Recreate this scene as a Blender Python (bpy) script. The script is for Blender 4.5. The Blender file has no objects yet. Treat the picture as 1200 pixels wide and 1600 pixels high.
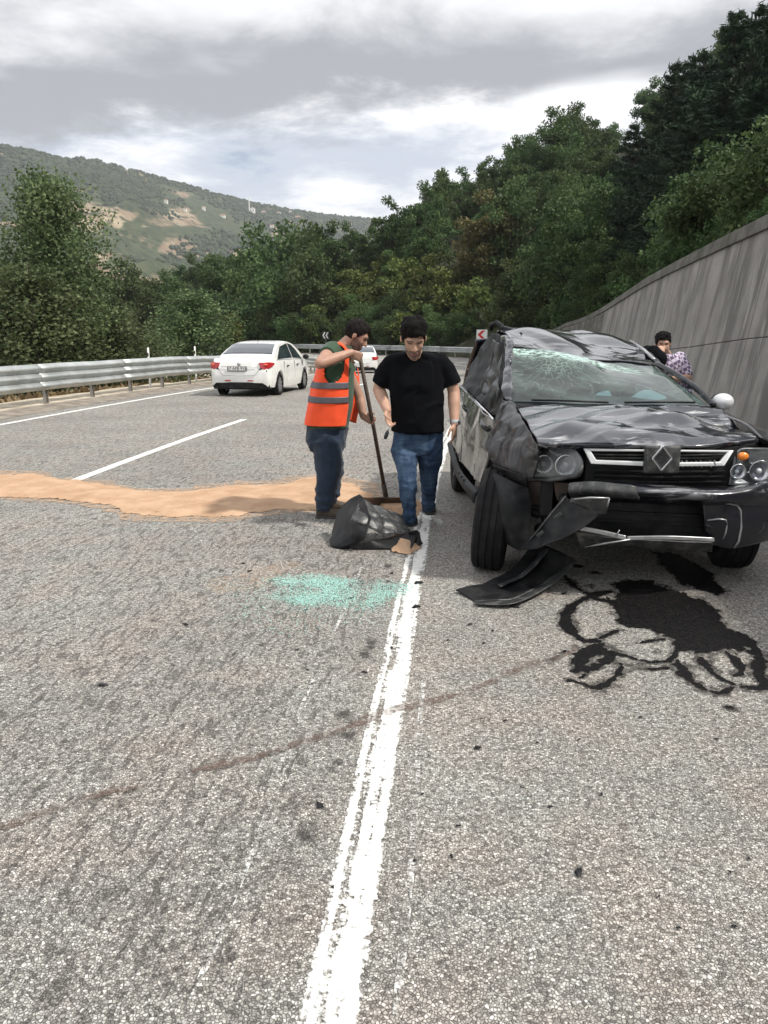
import bpy, bmesh, math, random
import numpy as np
from mathutils import Vector, Matrix
random.seed(7)
rng = np.random.default_rng(7)
SC = bpy.context.scene
COL = SC.collection
R_ = math.radians

# ------------------------------------------------------------------ camera
CAM_H = 1.6
PITCH = R_(12.85)
FPX = 1250.0                      # focal length in pixels of a 1200x1600 picture
cam_d = bpy.data.cameras.new("camera")
cam_d.sensor_fit = 'VERTICAL'
cam_d.sensor_height = 36.0
cam_d.sensor_width = 27.0
cam_d.lens = 36.0 * FPX / 1600.0
cam_d.clip_start = 0.05
cam_d.clip_end = 9000
cam = bpy.data.objects.new("camera", cam_d)
COL.objects.link(cam)
cam.location = (0, 0, CAM_H)
cam.rotation_euler = (math.pi / 2 - PITCH, 0, 0)
SC.camera = cam

# ------------------------------------------------------------------ world, sun, exposure
SUN_EL = R_(50)
SUN_H = Vector((0.93, -0.37)).normalized()          # towards the sun, on the ground plane
world = bpy.data.worlds.new("World")
SC.world = world
world.use_nodes = True
SC.view_settings.view_transform = 'Standard'
SC.view_settings.look = 'None'
SC.view_settings.exposure = 0.28
SC.view_settings.gamma = 1.0
SC.view_settings.use_curve_mapping = False
sun_d = bpy.data.lights.new("sun", 'SUN')
sun_d.energy = 3.7
sun_d.angle = R_(3.0)
sun_d.color = (1.0, 0.95, 0.87)
sun = bpy.data.objects.new("sun", sun_d)
COL.objects.link(sun)
sdir = Vector((SUN_H.x * math.cos(SUN_EL), SUN_H.y * math.cos(SUN_EL), math.sin(SUN_EL)))
sun.rotation_euler = (-sdir).to_track_quat('-Z', 'Y').to_euler()
sun.location = (20, -10, 30)


class G:
    """tiny node-graph helper"""
    def __init__(self, nt):
        self.nt = nt
    def n(self, t, **kw):
        nd = self.nt.nodes.new(t)
        for k, v in kw.items():
            setattr(nd, k, v)
        return nd
    def link(self, a, b):
        self.nt.links.new(a, b)
    def val(self, sock, v):
        if hasattr(v, 'is_output') or hasattr(v, 'links'):
            self.nt.links.new(v, sock)
        else:
            sock.default_value = v
    def math(self, op, a, b=0.0, c=None, clamp=False):
        m = self.n('ShaderNodeMath', operation=op)
        m.use_clamp = clamp
        self.val(m.inputs[0], a); self.val(m.inputs[1], b)
        if c is not None:
            self.val(m.inputs[2], c)
        return m.outputs[0]
    def noise(self, vec, scale, detail=4, rough=0.55, dist=0.0, out='Fac'):
        m = self.n('ShaderNodeTexNoise')
        if vec is not None:
            self.link(vec, m.inputs['Vector'])
        m.inputs['Scale'].default_value = scale
        m.inputs['Detail'].default_value = detail
        m.inputs['Roughness'].default_value = rough
        m.inputs['Distortion'].default_value = dist
        return m.outputs[out]
    def voro(self, vec, scale, feature='F1', out='Distance', rnd=1.0):
        m = self.n('ShaderNodeTexVoronoi', feature=feature)
        if vec is not None:
            self.link(vec, m.inputs['Vector'])
        m.inputs['Scale'].default_value = scale
        m.inputs['Randomness'].default_value = rnd
        return m.outputs[out]
    def ramp(self, fac, stops, interp='LINEAR'):
        m = self.n('ShaderNodeValToRGB')
        self.val(m.inputs[0], fac)
        cr = m.color_ramp
        cr.interpolation = interp
        while len(cr.elements) < len(stops):
            cr.elements.new(0.5)
        for e, (p, c) in zip(cr.elements, stops):
            e.position = p
            if not hasattr(c, '__len__'):
                c = (c, c, c)
            e.color = (c[0], c[1], c[2], 1)
        return m.outputs[0]
    def step(self, x, lo, hi):
        m = self.n('ShaderNodeMapRange', interpolation_type='SMOOTHSTEP')
        self.val(m.inputs[0], x)
        self.val(m.inputs[1], lo); self.val(m.inputs[2], hi)
        return m.outputs[0]
    def mix(self, fac, a, b, mode='MIX'):
        m = self.n('ShaderNodeMix', data_type='RGBA', blend_type=mode)
        m.clamp_factor = True
        self.val(m.inputs[0], fac)
        for s, v in ((m.inputs[6], a), (m.inputs[7], b)):
            if hasattr(v, 'links'):
                self.link(v, s)
            else:
                if not hasattr(v, '__len__'):
                    v = (v, v, v)
                s.default_value = (v[0], v[1], v[2], 1)
        return m.outputs[2]
    def scale(self, vec, s, loc=(0, 0, 0), rot=(0, 0, 0)):
        m = self.n('ShaderNodeMapping')
        self.link(vec, m.inputs[0])
        m.inputs['Location'].default_value = loc
        m.inputs['Rotation'].default_value = rot
        m.inputs['Scale'].default_value = s
        return m.outputs[0]


# sky: physical daylight sky with procedural broken cloud over it
nt = world.node_tree
nt.nodes.clear()
g = G(nt)
sky = g.n('ShaderNodeTexSky', sky_type='NISHITA')
sky.sun_disc = False
sky.sun_elevation = SUN_EL
sky.sun_rotation = math.atan2(SUN_H.x, SUN_H.y)
sky.altitude = 600
sky.air_density = 1.0
sky.dust_density = 1.6
tc = g.n('ShaderNodeTexCoord')
sep = g.n('ShaderNodeSeparateXYZ')
g.link(tc.outputs['Generated'], sep.inputs[0])
zc = g.math('MAXIMUM', sep.outputs[2], 0.0)
den = g.math('ADD', zc, 0.13)
cx = g.math('DIVIDE', sep.outputs[0], den)
cy = g.math('DIVIDE', sep.outputs[1], den)
comb = g.n('ShaderNodeCombineXYZ')
g.link(cx, comb.inputs[0]); g.link(cy, comb.inputs[1])
cp = comb.outputs[0]
big = g.noise(g.scale(cp, (0.75, 1.0, 1), (3.1, 0.62, 0)), 1.0, 4, 0.5, 0.3)
mid = g.noise(g.scale(cp, (1.9, 2.0, 1), (7.7, 1.4, 2)), 1.0, 6, 0.62, 0.25)
# the dark-bellied bank overhead has a ragged lower edge; thin bright cloud lies under it
edge = g.math('ADD', cy, g.math('MULTIPLY', g.math('SUBTRACT', mid, 0.5), 1.3))
edge = g.math('ADD', edge, g.math('MULTIPLY', cx, 0.10))
bank = g.math('SUBTRACT', 1.0, g.step(edge, 2.50, 2.85))
belly = g.math('MULTIPLY', g.step(edge, 1.72, 2.3), g.math('SUBTRACT', 1.0, g.step(big, 0.48, 0.60)))
bank_col = g.mix(belly, (9.2, 9.3, 9.5), (3.7, 3.85, 4.15))
low = g.step(g.math('ADD', g.math('MULTIPLY', big, 0.3), g.math('MULTIPLY', mid, 0.7)), 0.40, 0.60)
low_col = g.mix(low, (5.5, 6.0, 6.9), (9.8, 9.8, 9.9))
cov_low = g.step(g.math('ADD', g.math('MULTIPLY', mid, 0.5), g.math('MULTIPLY', big, 0.5)), 0.29, 0.39)
lowmix = g.mix(cov_low, sky.outputs[0], low_col)
skymix = g.mix(bank, lowmix, bank_col)
bg = g.n('ShaderNodeBackground')
g.link(skymix, bg.inputs[0])
bg.inputs[1].default_value = 0.1
wo = g.n('ShaderNodeOutputWorld')
g.link(bg.outputs[0], wo.inputs[0])

# ------------------------------------------------------------------ geometry of the view
CP, SP = math.cos(PITCH), math.sin(PITCH)

def ray(px, py):
    u = (px - 600.0) / FPX
    v = (800.0 - py) / FPX
    return Vector((u, CP + v * SP, -SP + v * CP))

def W(px, py, Y):
    """the point seen at that place of the photograph, Y metres ahead"""
    d = ray(px, py)
    t = Y / d.y
    return Vector((d.x * t, Y, CAM_H + d.z * t))

def WZ(px, py, z=0.0):
    """the point seen there at height z"""
    d = ray(px, py)
    t = (z - CAM_H) / d.z
    return Vector((d.x * t, d.y * t, z))

def project(p):
    x, y, z = p[0], p[1], p[2] - CAM_H
    dep = y * CP - z * SP
    up = y * SP + z * CP
    return 600 + FPX * x / dep, 800 - FPX * up / dep, dep

# ------------------------------------------------------------------ numpy value noise
def _hash(ix, iy, iz, seed):
    h = (ix * 374761393 + iy * 668265263 + iz * 2147483647 + seed * 1274126177) & 0xFFFFFFFF
    h = ((h ^ (h >> 13)) * 1274126177) & 0xFFFFFFFF
    h = (h ^ (h >> 16)) & 0xFFFFFFFF
    return h / 4294967295.0

def vnoise(P, seed=0):
    P = np.asarray(P, dtype=np.float64)
    i = np.floor(P).astype(np.int64)
    f = P - i
    f = f * f * f * (f * (f * 6 - 15) + 10)
    out = 0
    for dx in (0, 1):
        for dy in (0, 1):
            for dz in (0, 1):
                w = (f[:, 0] if dx else 1 - f[:, 0]) * (f[:, 1] if dy else 1 - f[:, 1]) * (f[:, 2] if dz else 1 - f[:, 2])
                out = out + w * _hash(i[:, 0] + dx, i[:, 1] + dy, i[:, 2] + dz, seed)
    return out * 2 - 1

def fbm(P, seed=0, octaves=4, gain=0.5):
    P = np.asarray(P, dtype=np.float64)
    a, s, o = 1.0, 1.0, 0
    for k in range(octaves):
        o = o + a * vnoise(P * s + 17.3 * k, seed + k)
        a *= gain; s *= 2.03
    return o

def ridged(P, seed=0, octaves=3, gain=0.5):
    P = np.asarray(P, dtype=np.float64)
    a, s, o = 1.0, 1.0, 0
    for k in range(octaves):
        o = o + a * (1 - 2 * np.abs(vnoise(P * s + 11.7 * k, seed + k)))
        a *= gain; s *= 2.1
    return o

# ------------------------------------------------------------------ objects
def tag(o, label=None, cat=None, group=None, kind=None):
    if label: o["label"] = label
    if cat: o["category"] = cat
    if group: o["group"] = group
    if kind: o["kind"] = kind
    return o

def empty(name, loc=(0, 0, 0), rz=0.0):
    o = bpy.data.objects.new(name, None)
    o.empty_display_size = 0.1
    COL.objects.link(o)
    o.location = loc
    o.rotation_euler = (0, 0, rz)
    return o

def make_mesh(name, verts, faces, mat=None, smooth=True, uv=None):
    me = bpy.data.meshes.new(name)
    verts = np.asarray(verts, dtype=np.float32).reshape(-1, 3)
    if isinstance(faces, np.ndarray) and faces.ndim == 2:
        nf, k = faces.shape
        me.vertices.add(len(verts)); me.vertices.foreach_set('co', verts.ravel())
        me.loops.add(nf * k); me.loops.foreach_set('vertex_index', faces.astype(np.int32).ravel())
        me.polygons.add(nf)
        me.polygons.foreach_set('loop_start', np.arange(0, nf * k, k, dtype=np.int32))
        me.polygons.foreach_set('loop_total', np.full(nf, k, dtype=np.int32))
        me.update(calc_edges=True)
    else:
        me.from_pydata([tuple(v) for v in verts], [], [tuple(f) for f in faces])
        me.update()
    if uv is not None:
        uv = np.asarray(uv, dtype=np.float32)
        lay = me.uv_layers.new(name="UVMap")
        li = np.empty(len(me.loops), dtype=np.int32)
        me.loops.foreach_get('vertex_index', li)
        lay.data.foreach_set('uv', uv[li].ravel())
    if mat is not None:
        for m in (mat if isinstance(mat, (list, tuple)) else [mat]):
            me.materials.append(m)
    if smooth and len(me.polygons):
        me.polygons.foreach_set('use_smooth', np.ones(len(me.polygons), dtype=bool))
    me.validate()
    return me

def add_obj(name, me, parent=None, loc=None):
    o = bpy.data.objects.new(name, me)
    COL.objects.link(o)
    if parent is not None:
        o.parent = parent
    if loc is not None:
        o.location = loc
    return o

def world_origin(o):
    v = Vector((0, 0, 0))
    while o is not None:
        v += o.location
        o = o.parent
    return v

def finish(o, bevel=0, thick=0, subsurf=0, sharp=None, segs=2, toff=-1):
    if thick:
        m = o.modifiers.new("thick", 'SOLIDIFY'); m.thickness = thick; m.offset = toff
    if bevel:
        m = o.modifiers.new("bevel", 'BEVEL'); m.width = bevel; m.segments = segs; m.limit_method = 'ANGLE'; m.angle_limit = R_(35)
        m.harden_normals = False
    if subsurf:
        m = o.modifiers.new("sub", 'SUBSURF'); m.levels = subsurf; m.render_levels = subsurf
    if sharp is not None:
        o.data.set_sharp_from_angle(angle=R_(sharp))
    return o

class MB:
    """collects shapes; build() makes ONE mesh object"""
    def __init__(self):
        self.v = []; self.f = []
    def add(self, verts, faces):
        b = len(self.v)
        self.v += [tuple(p) for p in verts]
        self.f += [tuple(b + i for i in f) for f in faces]
        return self
    def box(self, c, s, rot=None):
        hx, hy, hz = s[0] / 2, s[1] / 2, s[2] / 2
        P = [Vector((x, y, z)) for z in (-hz, hz) for y in (-hy, hy) for x in (-hx, hx)]
        if rot is not None:
            P = [rot @ p for p in P]
        c = Vector(c)
        return self.add([p + c for p in P], [(0, 2, 3, 1), (4, 5, 7, 6), (0, 1, 5, 4), (2, 6, 7, 3), (0, 4, 6, 2), (1, 3, 7, 5)])
    def hexa(self, P):
        """8 corners: bottom ring 0-3, top ring 4-7"""
        return self.add(P, [(0, 3, 2, 1), (4, 5, 6, 7), (0, 1, 5, 4), (1, 2, 6, 5), (2, 3, 7, 6), (3, 0, 4, 7)])
    def bar(self, a, b, w, h, up=(0, 0, 1)):
        a, b = Vector(a), Vector(b)
        d = (b - a).normalized()
        up = Vector(up)
        s = d.cross(up)
        if s.length < 1e-4:
            s = d.cross(Vector((1, 0, 0)))
        s.normalize(); u = s.cross(d)
        P = []
        for c in (a, b):
            P += [c - s * w / 2 - u * h / 2, c + s * w / 2 - u * h / 2, c + s * w / 2 + u * h / 2, c - s * w / 2 + u * h / 2]
        return self.add(P, [(0, 1, 2, 3), (4, 7, 6, 5), (0, 4, 5, 1), (1, 5, 6, 2), (2, 6, 7, 3), (3, 7, 4, 0)])
    def tube(self, pts, rad, n=10, cap=True, flat=1.0):
        pts = [Vector(p) for p in pts]
        if not hasattr(rad, '__len__'):
            rad = [rad] * len(pts)
        rings = []; prev = None
        for i, p in enumerate(pts):
            if i == 0: d = pts[1] - pts[0]
            elif i == len(pts) - 1: d = pts[-1] - pts[-2]
            else: d = (pts[i + 1] - pts[i]).normalized() + (pts[i] - pts[i - 1]).normalized()
            if d.length < 1e-9: d = Vector((0, 0, 1))
            d.normalize()
            if prev is None:
                a = d.cross(Vector((0, 0, 1)))
                if a.length < 1e-3: a = d.cross(Vector((1, 0, 0)))
            else:
                a = prev - d * prev.dot(d)
                if a.length < 1e-6: a = d.cross(Vector((1, 0, 0)))
            a.normalize(); prev = a
            b = d.cross(a)
            rings.append([p + (a * math.cos(t) + b * math.sin(t) * flat) * rad[i] for t in (2 * math.pi * k / n for k in range(n))])
        return self.rings(rings, cap)
    def rings(self, rings, cap=True, closed=True):
        n = len(rings[0])
        V = [p for r in rings for p in r]
        F = []
        for i in range(len(rings) - 1):
            for k in range(n if closed else n - 1):
                k2 = (k + 1) % n
                F.append((i * n + k, i * n + k2, (i + 1) * n + k2, (i + 1) * n + k))
        if cap:
            F.append(tuple(reversed(range(n))))
            F.append(tuple((len(rings) - 1) * n + k for k in range(n)))
        return self.add(V, F)
    def capsule(self, a, b, ra, rb, n=12):
        a, b = Vector(a), Vector(b)
        d = (b - a)
        L = d.length
        d = d.normalized() if L > 1e-9 else Vector((0, 0, 1))
        pts = []; rad = []
        for t in (-90, -60, -30, 0):
            pts.append(a + d * ra * math.sin(R_(t))); rad.append(max(ra * math.cos(R_(t)), ra * 0.03))
        for t in (0, 30, 60, 90):
            pts.append(b + d * rb * math.sin(R_(t))); rad.append(max(rb * math.cos(R_(t)), rb * 0.03))
        if L < 1e-6:
            pts.pop(4); rad.pop(4)
        return self.tube(pts, rad, n)
    def chain(self, pts, rad, n=12):
        for i in range(len(pts) - 1):
            self.capsule(pts[i], pts[i + 1], rad[i], rad[i + 1], n)
        return self
    def ellipsoid(self, c, r, rot=None, nu=16, nv=10):
        c = Vector(c)
        rings = []
        for j in range(nv + 1):
            t = -math.pi / 2 + math.pi * j / nv
            ct = max(math.cos(t), 0.02)
            ring = []
            for k in range(nu):
                a = 2 * math.pi * k / nu
                p = Vector((r[0] * ct * math.cos(a), r[1] * ct * math.sin(a), r[2] * math.sin(t)))
                if rot is not None: p = rot @ p
                ring.append(c + p)
            rings.append(ring)
        return self.rings(rings)
    def loft(self, secs, n=24, ex=2.3):
        """secs: (centre, half-axis a, half-axis b)"""
        rings = []
        for c, a, b in secs:
            c, a, b = Vector(c), Vector(a), Vector(b)
            ring = []
            for k in range(n):
                t = 2 * math.pi * k / n
                ct, st = math.cos(t), math.sin(t)
                x = math.copysign(abs(ct) ** (2 / ex), ct); y = math.copysign(abs(st) ** (2 / ex), st)
                ring.append(c + a * x + b * y)
            rings.append(ring)
        return self.rings(rings)
    def prism(self, poly, ax):
        """poly: 3-D outline, extruded by vector ax"""
        n = len(poly); ax = Vector(ax)
        P = [Vector(p) for p in poly]
        V = P + [p + ax for p in P]
        return self.add(V, [tuple(reversed(range(n))), tuple(range(n, 2 * n))] + [(i, (i + 1) % n, n + (i + 1) % n, n + i) for i in range(n)])
    def lathe(self, prof, c, axis='x', n=40, cap=False):
        """prof: (along axis, radius)"""
        rings = []
        c = Vector(c)
        for a, r in prof:
            ring = []
            for k in range(n):
                t = 2 * math.pi * k / n
                if axis == 'x': p = Vector((a, r * math.cos(t), r * math.sin(t)))
                elif axis == 'y': p = Vector((r * math.cos(t), a, r * math.sin(t)))
                else: p = Vector((r * math.cos(t), r * math.sin(t), a))
                ring.append(c + p)
            rings.append(ring)
        return self.rings(rings, cap)
    def build(self, name, mat, parent=None, smooth=False, origin=None, fixn=True, **fin):
        V = self.v
        if origin is not None:
            ox, oy, oz = origin
            V = [(x - ox, y - oy, z - oz) for x, y, z in V]
        me = make_mesh(name, V, self.f, mat, smooth)
        if fixn:
            bm = bmesh.new(); bm.from_mesh(me)
            bmesh.ops.recalc_face_normals(bm, faces=bm.faces)
            bm.to_mesh(me); bm.free()
        o = add_obj(name, me, parent)
        finish(o, **fin)
        return o

def evaluated(o):
    dg = bpy.context.evaluated_depsgraph_get()
    return bpy.data.meshes.new_from_object(o.evaluated_get(dg))

def remesh(mb, voxel, smooth_it=4):
    """union of the closed shapes in mb as one continuous surface; returns (verts, faces) arrays"""
    me = make_mesh("tmp", mb.v, mb.f, None, True)
    bm = bmesh.new(); bm.from_mesh(me); bmesh.ops.recalc_face_normals(bm, faces=bm.faces); bm.to_mesh(me); bm.free()
    o = bpy.data.objects.new("tmp", me); COL.objects.link(o)
    m = o.modifiers.new("r", 'REMESH'); m.mode = 'VOXEL'; m.voxel_size = voxel
    if smooth_it:
        s = o.modifiers.new("s", 'SMOOTH'); s.factor = 0.5; s.iterations = smooth_it
    bpy.context.view_layer.update()
    em = evaluated(o)
    V = np.empty(len(em.vertices) * 3, dtype=np.float32); em.vertices.foreach_get('co', V); V = V.reshape(-1, 3).astype(np.float64)
    Nn = np.empty(len(em.vertices) * 3, dtype=np.float32); em.vertices.foreach_get('normal', Nn); Nn = Nn.reshape(-1, 3).astype(np.float64)
    F = [tuple(p.vertices) for p in em.polygons]
    bpy.data.objects.remove(o); bpy.data.meshes.remove(me); bpy.data.meshes.remove(em)
    return V, Nn, F

def catmull(P, n):
    """P: (k, ...) control points -> n samples of a Catmull-Rom spline through them"""
    P = np.asarray(P, dtype=np.float64)
    k = len(P)
    if k == 1: return np.repeat(P, n, 0)
    E = np.concatenate([[2 * P[0] - P[1]], P, [2 * P[-1] - P[-2]]])
    t = np.linspace(0, k - 1, n)
    i = np.minimum(t.astype(int), k - 2)
    u = (t - i).reshape((-1,) + (1,) * (P.ndim - 1))
    p0, p1, p2, p3 = E[i], E[i + 1], E[i + 2], E[i + 3]
    return 0.5 * (2 * p1 + (p2 - p0) * u + (2 * p0 - 5 * p1 + 4 * p2 - p3) * u ** 2 + (3 * p1 - p0 - 3 * p2 + p3) * u ** 3)

def grid_faces(nr, nc):
    r = np.arange(nr - 1)[:, None]; c = np.arange(nc - 1)[None, :]
    a = (r * nc + c).ravel()
    return np.stack([a, a + 1, a + nc + 1, a + nc], 1)

def grid_normals(Gd):
    du = np.gradient(Gd, axis=0); dv = np.gradient(Gd, axis=1)
    n = np.cross(dv, du)
    return n / (np.linalg.norm(n, axis=2, keepdims=True) + 1e-9)

def lin(t, keys):
    return np.interp(t, [k[0] for k in keys], [k[1] for k in keys])

def sstep(x, a, b):
    t = np.clip((np.asarray(x, dtype=float) - a) / (b - a), 0, 1)
    return t * t * (3 - 2 * t)

# ------------------------------------------------------------------ materials
MATS = {}
def new_mat(name):
    m = bpy.data.materials.new(name)
    m.use_nodes = True
    nt = m.node_tree
    nt.nodes.clear()
    g = G(nt)
    out = g.n('ShaderNodeOutputMaterial')
    return m, g, out

def pbsdf(g, col, rough=0.5, metal=0.0, coat=0.0, spec=0.5, normal=None, alpha=None, **kw):
    b = g.n('ShaderNodeBsdfPrincipled')
    def s(k, v):
        i = b.inputs[k]
        if hasattr(v, 'links'): g.link(v, i)
        elif hasattr(v, '__len__'): i.default_value = (v[0], v[1], v[2], 1)
        else: i.default_value = v
    s('Base Color', col); s('Roughness', rough); s('Metallic', metal); s('Coat Weight', coat); s('Specular IOR Level', spec)
    if coat: s('Coat Roughness', kw.get('coat_rough', 0.06))
    if 'trans' in kw: s('Transmission Weight', kw['trans'])
    if 'sub' in kw:
        s('Subsurface Weight', kw['sub']); b.inputs['Subsurface Radius'].default_value = (0.01, 0.004, 0.002)
    if 'sheen' in kw: s('Sheen Weight', kw['sheen'])
    if normal is not None: g.link(normal, b.inputs['Normal'])
    if alpha is not None: s('Alpha', alpha)
    return b

def bump(g, h, strength=0.3, dist=0.01):
    b = g.n('ShaderNodeBump')
    b.inputs['Strength'].default_value = strength
    b.inputs['Distance'].default_value = dist
    g.link(h, b.inputs['Height'])
    return b.outputs[0]

def mat(name, col, rough=0.5, metal=0.0, coat=0.0, vary=0.12, vscale=6.0, bscale=0, bstr=0.2, bdist=0.005, dirt=None, dscale=3.0, damt=0.5, spec=0.5, **kw):
    """procedural surface: base colour varied by noise, optional dirt colour and fine bump"""
    if name in MATS: return MATS[name]
    m, g, out = new_mat(name)
    tc = g.n('ShaderNodeTexCoord')
    v = tc.outputs['Object']
    n = g.noise(v, vscale, 5, 0.6)
    a = tuple(max(0, c * (1 - vary)) for c in col); b = tuple(min(1, c * (1 + vary)) for c in col)
    c = g.mix(g.step(n, 0.3, 0.7), a, b)
    if dirt is not None:
        dn = g.noise(v, dscale, 6, 0.65)
        c = g.mix(g.math('MULTIPLY', g.step(dn, 0.45, 0.7), damt), c, dirt)
    nrm = None
    if bscale:
        nrm = bump(g, g.noise(v, bscale, 4, 0.6), bstr, bdist)
    r = g.math('ADD', g.math('MULTIPLY', g.math('SUBTRACT', n, 0.5), 0.15), rough, clamp=True)
    p = pbsdf(g, c, r, metal, coat, spec, nrm, **kw)
    g.link(p.outputs[0], out.inputs[0])
    MATS[name] = m
    return m
# ================================================================== the road's course
_th = [(-20, .08), (4, .09), (8, .105), (13, .15), (30, .165), (40, .10), (50, -.10), (62, -.55), (76, -1.02), (92, -1.38), (120, -1.6), (200, -1.75)]
S = np.arange(-14, 190.01, 0.5)
_thv = lin(S, _th)
_k = np.ones(7) / 7
_thv = np.convolve(np.pad(_thv, 3, mode='edge'), _k, mode='valid')
_x = np.concatenate([[0], np.cumsum(np.sin(_thv[:-1]) * 0.5)])
_y = np.concatenate([[0], np.cumsum(np.cos(_thv[:-1]) * 0.5)])
_i0 = int(np.argmin(abs(S - 1.57)))
_x += -0.129 - _x[_i0]; _y += 1.57 - _y[_i0]
_z0 = lin(S, [(-20, 0), (14, 0), (22, -.06), (32, -.28), (44, -.58), (56, -.66), (190, -.9)])
_z0 = np.convolve(np.pad(_z0, 6, mode='edge'), np.ones(13) / 13, mode='valid')
_bank = lin(S, [(-20, 0), (36, 0), (56, .05), (190, .05)])

def road(s, off, dz=0.0):
    """point of the carriageway: s metres along the right-hand edge line, off metres to its right"""
    s = np.asarray(s, dtype=float); off = np.asarray(off, dtype=float)
    x = np.interp(s, S, _x); y = np.interp(s, S, _y); th = np.interp(s, S, _thv)
    z = np.interp(s, S, _z0) + np.interp(s, S, _bank) * np.clip(off, -9, 5) + dz
    return np.stack([x + np.cos(th) * off, y - np.sin(th) * off, z + 0 * off], -1)

def road_v(s, off, dz=0.0):
    return Vector(road(float(s), float(off), dz).tolist())

def ribbon(name, s0, s1, offs, mat, ds=1.0, dz=0.0, parent=None, dzs=None):
    ns = max(2, int(round((s1 - s0) / ds)) + 1)
    ss = np.linspace(s0, s1, ns)
    V = []; UV = []
    for k, o in enumerate(offs):
        p = road(ss, np.full(ns, o))
        p[:, 2] += dz + (0 if dzs is None else dzs[k])
        V.append(p); UV.append(np.stack([np.full(ns, o), ss], 1))
    V = np.stack(V, 1).reshape(-1, 3); UV = np.stack(UV, 1).reshape(-1, 2)
    me = make_mesh(name, V, grid_faces(ns, len(offs))[:, ::-1][:, [3, 2, 1, 0]], mat, True, UV)
    return add_obj(name, me, parent)

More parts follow.
